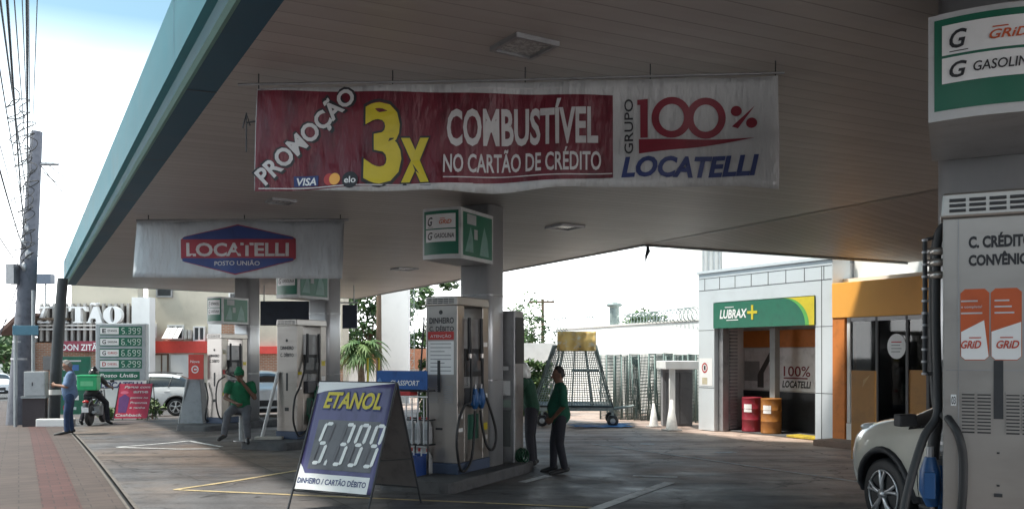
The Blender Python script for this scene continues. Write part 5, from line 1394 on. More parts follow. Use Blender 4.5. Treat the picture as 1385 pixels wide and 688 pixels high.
g = gx(534, 45); t = thing('white_pylon', 'broad plain white pylon standing behind the ethanol board', 'pylon', g)
m = MB(); hw_ = 19 / K * 45; m.box(-hw_, hw_, 0, .5, -.3, 6.2, mat('limewash_white', (.78, .78, .77))); m.build('slab', t, bevel=.02)
m = MB(); m.box(-hw_, hw_, -.006, -.002, .05, .35, GREYM); m.build('base_strip', t)
g = gx(512.5, 44); t = MB(); t.tube([(0, 0, -.2), (.0, 0, 6.8)], [.16, .11], WOOD, n=8); tag(t.build('wooden_pole', loc=g), 'brown wooden pole rising left of the white pylon', 'pole')
g = gx(557, 47); t = thing('radio_mast', 'thin lattice mast right of the white pylon', 'mast', g); m = MB()
for x in (-.12, .12): m.tube([(x, 0, 0), (x, 0, 9)], .018, GALV, n=5)
for k in range(24): m.tube([(-.12, 0, k * .37), (.12, 0, k * .37 + .37)], .01, GALV, n=4); m.tube([(-.12, 0, k * .37), (.12, 0, k * .37)], .01, GALV, n=4)
m.build('lattice', t)
g = gp(505, 540); g = gx(505, 27); t = thing('yellow_frame', 'yellow tubular guard frame beyond the pumps', 'guard frame', g, .3); m = MB()
YP = mat('rail_yellow', (.62, .50, .03), rough=.5)
m.tube([(-.17, 0, 0), (-.17, 0, 1.85), (.17, 0, 1.85), (.17, 0, 0)], .03, YP, n=6); m.tube([(-.27, 0, 0), (-.17, 0, .9)], .03, YP, n=6); m.build('tube', t)
m = MB(); m.tube([(-.17, 0, .9), (.17, 0, .9)], .03, YP, n=6); m.build('crossbar', t)
# dark board hung behind the far columns
Yd = 28.5
t = thing('dark_hoarding', 'long dark navy board under the far edge of the canopy', 'hoarding', (0, Yd, 0))
NV = mat('board_navy', (.014, .02, .035), rough=.4, var=.3)
m = MB(); m.box(xb_(352, Yd), xb_(420, Yd), 0, .06, zb_(440, Yd), zb_(407, Yd), NV); m.build('panel', t)
m = MB(); m.box(xb_(463, Yd), xb_(483, Yd), 0, .06, zb_(444, Yd), zb_(412, Yd), NV); m.build('panel', t)
m = MB(); m.box(xb_(352, Yd), xb_(484, Yd), .06, .10, zb_(410, Yd), zb_(408, Yd), GREYM)
for px in (356, 478): m.tube([(xb_(px, Yd), .1, zb_(410, Yd)), (xb_(px, Yd), .1, CAN + .3)], .02, GREYM, n=6)
m.build('hanger', t)
# pole with crossbar, behind the white building
g = gx(734, 60); t = thing('wooden_utility_pole', 'distant utility pole with one crossbar right of the middle column', 'utility pole', g); m = MB(); hh = atY(734, 404, 60).z - g.z
m.tube([(0, 0, -.2), (0, 0, hh)], [.13, .10], WOOD, n=8); m.build('pole', t)
m = MB(); m.box(-.95, .8, -.06, .06, hh - .28, hh - .14, WOOD); m.build('crossbar', t)
for x in (-.85, -.4, .35, .7): m = MB(); m.lathe([(.05, hh - .14), (.07, hh - .05), (.03, hh + .03)], GREYM, 8, (x, 0, 0)); m.build('insulator', t)

# --- utility pole on the sidewalk with wires
gu = gx(24, 27); Yu = gu.y
t = thing('concrete_utility_pole', 'tall leaning grey concrete utility pole on the sidewalk at the left', 'utility pole', gu)
top = atY(50, 178, Yu) - gu; mid_ = atY(37, 380, Yu) - gu
m = MB(); m.tube([(0, 0, -.2), tuple(mid_), tuple(top)], [.34, .26, .16], mat('pole_concrete', (.13, .135, .16), rough=.85, var=.2, bump=.2), n=10); m.build('shaft', t)
def pk(px, py): p_ = atY(px, py, Yu) - gu; return V((p_.x, p_.y, p_.z))
def on_pole(z): k_ = z / top.z; return V((top.x * k_, 0, z))
m = MB(); a = pk(52, 222); m.tube([a + V((-.1, 0, 0)), a + V((.62, 0, .0))], .05, DSTEEL, n=6); b = pk(50, 202); m.tube([b, b + V((-.4, 0, .02))], .03, DSTEEL, n=6); m.build('crossarm', t)
for k, (px, py) in enumerate(((38, 345), (43, 330), (33, 362), (46, 310))):
    m = MB(); c_ = pk(px, py); m.lathe([(.05, -.12), (.08, -.05), (.08, .08), (.03, .14)], DSTEEL, 8, tuple(c_ + V((-.12 if k % 2 else .12, -.22, 0)))); m.build('insulator', t)
m = MB()
for z0_ in range(7): c_ = on_pole(2.0 + z0_ * .52); m.lathe([(.31 - z0_ * .017, -.03), (.31 - z0_ * .017, .03)], DSTEEL, 10, tuple(c_))
m.build('clamp', t)
m = MB(); c_ = pk(31, 372); m.box(c_.x - .24, c_.x + .0, -.5, -.18, c_.z - .3, c_.z + .3, DSTEEL); m.build('junction_box', t)
def wire(a, b, sag, r, label, grp='overhead wires at the left'):
    a, b = V(a), V(b); m = MB(); pts = []
    for k in range(19): u_ = k / 18; p_ = a.lerp(b, u_); p_.z -= sag * 4 * u_ * (1 - u_); pts.append(p_ - a)
    m.tube(pts, r, mat('cable_grey', (.045, .05, .065), rough=.6), n=5, caps=False); tag(m.build('overhead_wire', loc=a), label, 'wire', grp)
# wires towards the camera, running up out of the frame along the street
near = -S
wl_ = 'black overhead wire running from the concrete pole along the street'
for k, (px, py, off, hz__, r) in enumerate(((41, 200, -.55, 7.3, .02), (44, 196, -.2, 7.5, .02), (37, 225, -.75, 6.9, .02), (36, 260, -.95, 6.6, .03), (38, 285, -.45, 6.4, .035), (31, 335, -1.15, 5.6, .035), (30, 350, -1.4, 5.4, .045), (28, 362, -1.8, 5.1, .03), (34, 330, -.6, 6.0, .03), (33, 370, -1.55, 5.0, .025), (42, 230, -.35, 7.1, .016), (40, 240, -.65, 6.8, .016), (39, 268, -.85, 6.5, .014), (36, 305, -1.0, 6.1, .02), (35, 318, -1.3, 5.9, .018), (32, 345, -1.7, 5.3, .016))):
    a = atY(px, py, Yu); b = V((a.x, a.y, 0)) - S * 34 + P * (off + .15); b.z = hz__ - .0
    wire(a, b, .35, r * .5, wl_) if k not in (1, 6, 9, 12, 15) else None
wl2 = 'thin overhead wire from the concrete pole over the canopy corner'
for (px, py, px2, py2) in ((62, 220, 150, 276), (58, 232, 140, 285), (56, 225, 128, 300), (50, 300, 104, 328), (48, 320, 100, 340), (50, 345, 98, 352)):
    a = atY(px, py, Yu); b = atY(px2, py2, Yu + 9); b = a + (b - a) * 2.2; wire(a, b, .25, .016, wl2, 'thin wires over the canopy')
wire(atY(28, 372, Yu), atY(-30, 520, Yu + 18), .3, .02, 'thin stay wire falling away to the left of the pole', 'stay wires'); wire(atY(30, 390, Yu), atY(-20, 470, Yu + 20), .3, .016, 'thin stay wire falling away to the left of the pole', 'stay wires')

# slack coils of spare cable tied to the wires
random.seed(21)
for k in range(7):
    c0_ = atY(24 + k * 2.2 + random.uniform(-5, 5), 150 + k * 32, Yu - 6 + k * .6); m = MB()
    pts = [(random.gauss(0, .10) + .16 * math.sin(q * 1.3), random.gauss(0, .06), .18 * math.cos(q * 1.1) - q * .05 + .4) for q in range(14)]
    m.tube(curve_pts(pts, 4), .013, RUBBER, n=5); tag(m.build('cable_coil', loc=c0_), 'slack loops of spare cable hanging among the overhead wires', 'cable', 'slack cable loops on the wires')
# dark post at the canopy corner
gq = gx(72, 26); t = thing('dark_post', 'thick dark post under the far corner of the canopy', 'post', gq)
m = MB(); m.tube([(0, 0, -.1), (.1, 0, 2.0), (.28, 0, atY(80, 376, gq.y).z - gq.z)], [.17, .16, .145], mat('post_dark', (.035, .04, .045), rough=.6, var=.2), n=10); m.build('shaft', t)
m = MB(); m.lathe([(.176, .9), (.176, 1.05)], WHITE, 10, (.05, 0, 0)); m.build('paper_band', t)
m = MB(); m.lathe([(.2, 0), (.2, .03)], DSTEEL, 10); m.build('base_plate', t)

# street name sign, cabinet on plinth
gn = gx(21, 25.5); t = thing('street_name_sign', 'blue green street name plate on a slim grey post', 'street sign', gn); Yn = gn.y
m = MB(); m.tube([(0, 0, 0), (0, 0, atY(21, 438, Yn).z - gn.z)], .05, GREYM, n=8); m.build('post', t)
a, b = atY(19, 453, Yn) - gn, atY(54, 440, Yn) - gn
m = MB(); m.box(a.x, b.x, -.09, -.05, a.z, b.z, mat('plate_blue_green', (.05, .14, .20), rough=.4)); m.build('plate', t, bevel=.01)
gc = gx(46, 25.5); t = thing('electrical_cabinet', 'pale grey electrical cabinet on a dark plinth by the poles', 'cabinet', gc, .25); Yc = gc.y
a, b = atY(36, 535, Yc) - gc, atY(62, 502, Yc) - gc
m = MB(); m.box(a.x, b.x, -.2, .2, a.z, b.z, mat('cabinet_grey', (.42, .43, .44), rough=.5)); m.build('cabinet_body', t, bevel=.01)
m = MB(); m.box(a.x + .03, b.x - .03, -.212, -.2, a.z + .03, b.z - .03, mat('cabinet_grey2', (.46, .47, .48), rough=.5)); d_ = m.build('door', t)
m = MB(); m.box(.0, .02, -.235, -.212, (a.z + b.z) / 2 - .05, (a.z + b.z) / 2 + .05, DARK); m.build('handle', d_)
m = MB(); m.box(a.x - .05, b.x - .02, -.16, .16, 0, a.z, mat('plinth_dark', (.06, .05, .055), rough=.8)); m.box(a.x - .08, b.x + .02, -.22, .22, a.z - .06, a.z - .002, GREYM); m.build('plinth', t)
gl = gx(45, 26.2); m = MB(); m.tube([(0, 0, 0), (0, 0, atY(46, 378, gl.y).z)], .05, GREYM, n=8); tag(m.build('grey_post', loc=gl), 'slim pale grey post behind the electrical cabinet', 'post')
# ---- unseen fronts across the street, added to cut sky light under the canopy
mb = MB()
for k, (t0_, t1_, h_) in enumerate(((-42, -27, 6.5), (-27, -14, 8.5), (-14, 0, 7.0), (0, 11, 8.0), (11, 22, 6.0))):
    for a_, b_ in ((t0_, t1_),):
        q0, q1 = -13.5, -22
        mb.add([tq(a_, q0, -.2), tq(b_, q0, -.2), tq(b_, q1, -.2), tq(a_, q1, -.2), tq(a_, q0, h_), tq(b_, q0, h_), tq(b_, q1, h_), tq(a_, q1, h_)], [(4, 5, 6, 7), (0, 1, 5, 4), (1, 2, 6, 5), (2, 3, 7, 6), (3, 0, 4, 7)], (CONC, GREYM)[k % 2])
mb.build('unseen_street_fronts', kind='structure').name = 'sky_blocking_fronts'
# ================================================================ SIGNS AND PROPS
# --- ethanol price board (A-frame)
gA = gp(443, 695); Fa = Frame(gA, A_TH)
ab = fthing('price_board', 'folding A-frame board with the ethanol price in white digits', 'price board', Fa)
LEAN = .58; ZT, ZB_ = 1.46, .24
pt = V((0, LEAN, ZT)); pbm = V((0, .10, ZB_))
ey = (pt - pbm).normalized()
nrm_ = V((0, -ey.z, ey.y))               # out of the face
xl = -.57; xr2 = .53; LN = (pt - pbm).length
def fa(x, y, z):                          # x along the board, z up the board, y off the face
    p_ = pbm + ey * z - nrm_ * y; return (x, p_.y, p_.z)
cA = cloth_fn(xl, xr2, 0, LN, .012, 3, 3)
fab = lambda x, y, z: fa(*(lambda q: (q[0], y + (q[1] - y) * 1.0, q[2]))(cA(x, y, z)))
PURP = mat('board_purple', (.085, .075, .19), rough=.32, var=.28, scale=2.2, stretch=(2, 1, .6))
m = MB(); vs = []
m.rect(xl, xr2, 0, LN, 0, PURP, fab, nx=16, nz=16)
o = m.build('front_panel', ab); sol = o.modifiers.new('thick', 'SOLIDIFY'); sol.thickness = .012; sol.offset = -1
m = MB(); W_ = xr2 - xl
m.rect(xl, xl + W_ * .93, 0, LN * .145, -.004, SIGNW, fab, nx=12)
m.flat([(xl, LN * .145), (xl + W_ * .1, LN * .145), (xl + W_ * .05, LN * .2), (xl, LN * .24)], -.004, SIGNW, fab)
m.flat([(xl, LN), (xr2, LN), (xr2 - W_ * .35, LN * .965), (xl + W_ * .1, LN * .91), (xl, LN * .885)], -.004, SIGNW, fab)
GP = mat('board_grey_field', (.12, .115, .13), rough=.35, var=.3, scale=3)
m.rect(xl + W_ * .12, xr2 - W_ * .08, LN * .185, LN * .64, -.004, GP, fab, nx=8)
x0, x1 = xl + W_ * .14, xl + W_ * .88
m.text('ETANOL', x0, x1, LN * .755, LN * .905, -.012, YELLOW, .05, .18, fab); m.text('ETANOL', x0 - .012, x1 + .012, LN * .745, LN * .915, -.009, NAVY, .075, .18, fab)
seg_digits(m, '5.399', xl + W_ * .12, xl + W_ * .96, LN * .225, LN * .62, -.010, SIGNW, fab, shear=.18, wgt=.20, mo=mat('digit_off', (.105, .10, .115), rough=.4))
m.text('DINHEIRO / CARTÃO DÉBITO', xl + W_ * .03, xl + W_ * .90, LN * .055, LN * .105, -.008, NAVY, .03, 0, fab)
m.build('price_print', ab)
m = MB(); fr_m = DARK
def tb_(a, b, r=.014): m.tube([a, b], r, fr_m, n=6)
for x in (xl, xr2): tb_((x, .0, 0), (x, LEAN + .01, ZT + .0)); tb_((x, LEAN + .02, ZT), (x, 1.12, 0))
tb_((xl, LEAN + .015, ZT), (xr2, LEAN + .015, ZT)); tb_((xl, .11, ZB_ - .02), (xr2, .11, ZB_ - .02)); tb_((xl, 1.05, .2), (xr2, 1.05, .2))
m.build('frame', ab)
m = MB(); m.box(xl + .01, xr2 - .01, -.004, .004, 0, 1.26, mat('board_back', (.12, .11, .105), rough=.7, var=.2), M=Matrix.Translation((0, 1.045, .2)) @ Matrix.Rotation(math.atan2(1.05 - LEAN - .03, 1.26), 4, 'X')); m.build('rear_panel', ab)
m = MB()
for x in (xl, xr2): m.tube([(x, .25, .6), (x, .95, .55)], .008, fr_m, n=5)
m.build('spreader', ab)

# --- oil rack with blue header
gR = gp(549, 655, .15); Fr = Frame(F_MID.w(-.52, .05, 0) - V((.42, .06, .15)), A_TH); ur = Fr.uv
rk = fthing('product_rack', 'black wire rack with a blue header board left of the middle pump', 'rack', Fr)
x0, x1 = ur(522, 560)[0], ur(579, 560)[0]; zh0, zh1 = ur(550, 526)[1], ur(550, 501)[1]; D_ = .34
m = MB()
for x in (x0, x1):
    for y in (0, D_): m.tube([(x, y, 0), (x, y, zh0 + .02)], .014, DARK, n=6)
for z in (.12, .55, zh0 - .42, zh0 - .02):
    m.tube([(x0, 0, z), (x1, 0, z), (x1, D_, z), (x0, D_, z)], .011, DARK, n=6, closed=True)
m.build('frame', rk)
for z in (.13, .56):
    m = MB(); m.box(x0, x1, 0, D_, z - .012, z, DARK); m.build('shelf', rk)
m = MB(); BL = mat('header_blue', (.02, .09, .30), rough=.35, var=.2)
xh0, xh1 = ur(511, 513)[0], ur(579, 513)[0]
m.box(xh0, xh1, -.03, -.01, zh0, zh1, BL); hd = m.build('header_board', rk)
m = MB(); m.text('CLASSPORT', xh0 + (xh1 - xh0) * .28, xh0 + (xh1 - xh0) * .86, zh0 + .055, zh0 + .125, -.034, SIGNW, .03, .25)
m.flat([(xh0 + .02, zh0 + .02), (xh0 + .14, zh0 + .02), (xh0 + .06, zh0 + .16), (xh0 + .02, zh0 + .12)], -.034, mat('header_light', (.12, .26, .5), rough=.4)); m.build('header_print', hd)
BOT = [mat('bottle_white', (.52, .53, .55), rough=.35), mat('bottle_grey', (.35, .36, .38), rough=.35)]
bot0 = None
for z in (.13, .56):
    for k in range(5):
        xk = x0 + .08 + k * (x1 - x0 - .16) / 4
        loc = Fr.w(xk, .12, z)
        if bot0 is None:
            bot0 = thing('oil_bottle', 'pale oil bottle standing upright on the black wire rack', 'bottle', loc, A_TH, 'oil bottles on the rack')
            m = MB(); m.box(-.045, .045, -.06, .06, 0, .24, BOT[0]); m.box(-.045, .045, -.06, .06, .24, .32, BOT[0], taper=(.4, .4)); m.build('bottle_body', bot0, bevel=.01)
            m = MB(); m.lathe([(.02, .32), (.022, .365), (0, .367)], RED, 10); m.build('cap', bot0)
            m = MB(); m.rect(-.035, .035, .05, .2, -.063, BOT[1]); m.build('paper_label', bot0)
        else: dup(bot0, loc, A_TH)
m = MB()
for k in range(7): x = x0 + .06 + k * (x1 - x0 - .12) / 6; m.tube([(x, -.012, .56), (x, -.012, zh0 - .42 + .3)], .011, mat('bottle_white', (.52, .53, .55)), n=5)
m.tube([(x0, -.014, zh0 - .1), (x1, -.014, zh0 - .1)], .013, WHITE, n=5)
for k in range(5): x = x0 + .1 + k * (x1 - x0 - .2) / 4; m.tube([(x, -.012, .13), (x, -.012, .5)], .011, mat('bottle_white', (.52, .53, .55)), n=5)
m.build('wire_front', rk)
m = MB(); m.box(x0 + .05, x0 + .4, .0, .2, zh0 - .09, zh0 - .03, RED); m.build('red_packet', rk, bevel=.01)
gcb = F_MID.w(-.35, -.28, .0); t = thing('blue_crate', 'blue plastic crate at the foot of the middle pump', 'crate', gcb, A_TH); m = MB()
BC = mat('crate_blue', (.012, .05, .22), rough=.45)
m.box(-.2, .2, -.13, -.11, 0, .26, BC); m.box(-.2, .2, .11, .13, 0, .26, BC); m.box(-.2, -.18, -.11, .11, 0, .26, BC); m.box(.18, .2, -.11, .11, 0, .26, BC); m.box(-.18, .18, -.11, .11, 0, .02, BC); m.build('walls', t)
m = MB(); m.box(-.205, .205, -.14, -.105, .26, .285, BC); m.box(-.205, .205, .105, .14, .26, .285, BC); m.build('rim', t)

# --- price totem
gT = gx(163, 30); FT = Frame(gT, math.radians(4)); uT = FT.uv
tt = fthing('price_totem', 'grey fuel price totem with four green price rows', 'price totem', FT)
x0, x1 = uT(129, 480)[0], uT(197, 480)[0]; z0, z1 = uT(160, 514)[1], uT(160, 437)[1]
m = MB(); m.box(x0, x1, 0, .35, z0, z1, mat('totem_grey', (.36, .40, .43), rough=.45)); m.build('cabinet', tt, bevel=.03)
for k, (py0, py1, l1, l2, pr, ink) in enumerate(((441, 453, 'E', 'ETANOL', '5.399', BLACK), (456, 468, 'G', 'GASOLINA', '6.499', BLACK), (471, 483, 'G', 'GRID', '6.699', BLACK), (486, 498, 'D', 'DIESEL', '5.299', RED))):
    a, b = uT(134, py1)[1], uT(134, py0)[1]; xa, xb2 = uT(135, 470)[0], uT(192, 470)[0]; w_ = xb2 - xa; h_ = b - a
    m = MB(); m.rect(xa, xb2, a, b, -.006, GREEN)
    m.rect(xa + w_ * .01, xa + w_ * .45, a + h_ * .12, b - h_ * .12, -.010, SIGNW)
    m.text(l1, xa + w_ * .06, xa + w_ * .15, a + h_ * .28, b - h_ * .26, -.014, ink, .04); m.text(l2, xa + w_ * .19, xa + w_ * .42, a + h_ * .38, b - h_ * .36, -.014, ink if l2 != 'GRID' else RED, .02)
    seg_digits(m, pr, xa + w_ * .50, xa + w_ * .98, a + h_ * .16, b - h_ * .16, -.013, mat('digit_pale', (.62, .72, .66), rough=.4), None, .06, .15)
    m.build('price_row', tt)
a, b = uT(134, 513)[1], uT(134, 502)[1]
m = MB(); m.rect(uT(133, 490)[0], uT(189, 490)[0], a, b, -.006, GREEN); m.text('Posto União', uT(135, 490)[0], uT(186, 490)[0], a + (b - a) * .3, b - (b - a) * .25, -.012, SIGNW, .03, .2); m.build('name_row', tt)
m = MB(); xa, xb2 = uT(133, 490)[0], uT(194, 490)[0]; m.box(xa, xb2, .03, .3, 0, z0, SIGNW); m.build('base', tt)
m = MB(); m.text('LOCATELLI', uT(135, 490)[0], uT(192, 490)[0], uT(163, 524)[1], uT(163, 516)[1], .024, NAVY, .05, .15); m.build('base_lettering', tt)

# --- red cashback A-frame
gC = gx(176, 28.6); Fc = Frame(gC, math.radians(3)); uc = Fc.uv
cb = fthing('cashback_board', 'red folding board advertising cashback in front of the price totem', 'A-frame board', Fc)
x0, x1 = uc(153, 540)[0], uc(199, 540)[0]; H_ = uc(170, 519)[1]
RP = mat('board_red', (.40, .02, .06), rough=.4, var=.15)
fl = lambda x, y, z: (x + .06 * z, y + .28 * z, z)
m = MB()
m.add([fl(x0, 0, .08), fl(x1, 0, .08), fl(x1, 0, H_), fl(x0, 0, H_), fl(x0, .015, .08), fl(x1, .015, .08), fl(x1, .015, H_), fl(x0, .015, H_)], [(0, 1, 2, 3), (7, 6, 5, 4), (1, 5, 6, 2), (0, 3, 7, 4), (3, 2, 6, 7)], RP); m.build('front_panel', cb)
m = MB(); w_ = x1 - x0
for s_, a, b, z, h_, sh_ in (('Pague com', .18, .94, .88, .07, .2), ('ame', .46, .9, .75, .08, .0), ('pontos no', .40, .92, .60, .055, .1), ('Premmia', .42, .92, .46, .06, .1), ('e ganhe', .42, .88, .33, .055, .1), ('Cashback', .04, .82, .12, .075, .05)):
    m.text(s_, x0 + w_ * a, x0 + w_ * b, z * H_, (z + h_) * H_, -.008, PRINTW, .035, sh_, fl)
m.disc(x0 + w_ * .2, H_ * .76, w_ * .12, .05, -.006, mat('board_pink', (.55, .12, .2), rough=.4), fl)
m.flat([(x0 + w_ * .1, H_ * .22), (x0 + w_ * .34, H_ * .22), (x0 + w_ * .38, H_ * .62), (x0 + w_ * .22, H_ * .72), (x0 + w_ * .06, H_ * .62)], -.005, mat('board_violet', (.10, .03, .14), rough=.4), fl)
m.build('print', cb)
m = MB()
for x in (x0, x1): m.tube([(x, -.01, 0), fl(x, .005, H_)], .014, DARK, n=6); m.tube([fl(x, .03, H_), (x + .06, .62, 0)], .014, DARK, n=6)
m.build('legs', cb).name = 'frame'

# --- green product board
gG = gx(95, 30.5); Fg = Frame(gG, math.radians(6)); ug = Fg.uv
gbrd = fthing('product_board', 'dark green board with rows of small product pictures behind the man in blue', 'board', Fg)
x0, x1, z0, z1 = ug(69, 490)[0], ug(122, 490)[0], ug(95, 560)[1], ug(95, 482)[1]; z0 = max(z0, .1)
m = MB(); m.box(x0, x1, 0, .1, z0, z1, mat('board_green', (.015, .12, .075), rough=.45, var=.15)); m.build('panel', gbrd)
m = MB(); rnd = random.Random(3)
for r_ in range(5):
    for c_ in range(4):
        xx = x0 + (x1 - x0) * (.08 + c_ * .23); z_ = z0 + (z1 - z0) * (.08 + r_ * .17); ww = (x1 - x0) * rnd.uniform(.1, .18); hh = (z1 - z0) * rnd.uniform(.05, .1)
        m.rect(xx, xx + ww, z_, z_ + hh, -.006, rnd.choice([SIGNW, mat('pic_blue', (.05, .14, .35)), LGREEN, mat('pic_pale', (.4, .5, .5)), RED if r_ == 0 else GREEN]))
m.rect(x0 + .05, x1 - .05, z1 - .22, z1 - .06, -.006, GREEN); m.rect(x0 + .2, x1 - .3, z1 - .17, z1 - .12, -.009, PRINTW); m.build('pictures', gbrd)
m = MB()
for x in (x0 + .1, x1 - .1): m.tube([(x, .05, 0), (x, .05, z0 + .1)], .03, GREYM, n=6)
m.build('post', gbrd)
gq2 = gx(78, 25.2); t = MB(); t.box(-.55, .45, -.12, .12, 0, .22, mat('limewash_white', (.78, .78, .77))); tag(t.build('white_block', loc=gq2, th=.1, bevel=.02), 'low white kerb block at the foot of the dark post', 'block')

# --- red sign on grey pedestal, left of the far pump
gP = gx(263, 23); Fq = Frame(gP, math.radians(-8)); uq = Fq.uv
pd_ = fthing('pedestal_sign', 'small red sign on a tapered grey pedestal left of the farthest pump', 'sign', Fq)
x0, x1 = uq(259, 490)[0], uq(279, 490)[0]
m = MB(); m.box(uq(247, 490)[0], uq(278, 490)[0], -.15, .25, .15, uq(265, 512)[1], mat('pedestal_grey', (.24, .26, .28), rough=.5, var=.15), taper=(.62, .6)); m.build('pedestal', pd_, bevel=.01)
m = MB(); m.box(x0, x1, -.16, -.13, uq(265, 512)[1], uq(265, 479)[1], REDBAND); m.build('sign_panel', pd_)
m = MB(); zc = uq(265, 499)[1]; xc_ = (x0 + x1) / 2; m.ring(xc_ - .02, zc, (.10, .10), (.07, .07), -.165, SIGNW); m.rect(xc_ - .05, xc_ + .03, zc - .02, zc + .02, -.165, SIGNW); m.text('Nova', x0 + .05, x1 - .1, zc + .17, zc + .24, -.165, SIGNW, .02, .1); m.build('sign_print', pd_)
m = MB(); m.tube([(x0 - .3, -.1, .15), (x0 - .05, -.1, 1.3)], .025, GREYM, n=6); m.tube(curve_pts([(x1 + .02, -.1, 1.2), (x1 + .12, -.15, .8), (x1 + .05, -.15, .3), (x1 + .12, -.05, .2)]), .02, RUBBER, n=6); m.build('air_hose', pd_)

# --- leaning metal bar at pump 3
t = thing('metal_ramp', 'slim pale metal bar leaning beside the pump right of the seated attendant', 'metal bar', F_3.w(-.42, -.25, 0)); 
a = F_3.loc(atY(383.5, 496, 16.9)); b = F_3.loc(atY(366, 588, 16.9)); m = MB(); m.tube([V((0, 0, .0)), V((.30, .10, 1.32))], .035, mat('bar_pale', (.55, .56, .57), rough=.4), n=8); m.build('bar', t)
m = MB(); m.box(-.12, .42, -.1, .08, -.002, .05, mat('pale_stone', (.5, .47, .42), rough=.7)); m.build('foot', t, bevel=.01)

# ---- shrubs by the totem
def shrub(px, Y, r, h, seed, label):
    g = gx(px, Y); t = thing('shrub', label, 'shrub', g, 0, 'low shrubs around the price totem'); m = MB(); leaf_blob(m, (0, 0, h * .5), (r, r * .7, h * .55), 420, .07, [LEAFL, LEAFM], seed); m.build('foliage', t)
    m = MB(); m.tube([(0, 0, -.05), (0, 0, h * .5)], [.03, .015], BARK, n=5); m.build('stem', t)
shrub(126, 31, .5, .75, 1, 'low green shrub left of the price totem base')
shrub(146, 29.6, .35, .55, 2, 'low green shrub before the left half of the price totem base')
shrub(206, 30, .45, .7, 3, 'low green shrub right of the red cashback board')

# ================================================================ VEHICLES
def side_bvh(me):
    from mathutils.bvhtree import BVHTree
    return BVHTree.FromPolygons([v.co for v in me.vertices], [tuple(p.vertices) for p in me.polygons])
ST_ = [  # x, zb, ws, wb, zbelt, wt, zt, zc
    (2.10, .34, .52, .56, .72, .48, .80, .82), (2.02, .24, .72, .76, .80, .62, .93, .96), (1.72, .22, .85, .87, .88, .72, 1.02, 1.05), (1.30, .22, .87, .88, .94, .74, 1.09, 1.12),
    (1.00, .22, .87, .89, 1.00, .74, 1.13, 1.15), (.35, .22, .87, .89, 1.04, .60, 1.53, 1.58), (-.55, .22, .87, .89, 1.07, .62, 1.57, 1.62), (-1.40, .22, .87, .88, 1.10, .58, 1.51, 1.55),
    (-1.90, .24, .84, .86, 1.10, .62, 1.17, 1.19), (-2.06, .30, .76, .80, .98, .62, 1.05, 1.07), (-2.10, .42, .62, .66, .80, .52, .88, .90)]
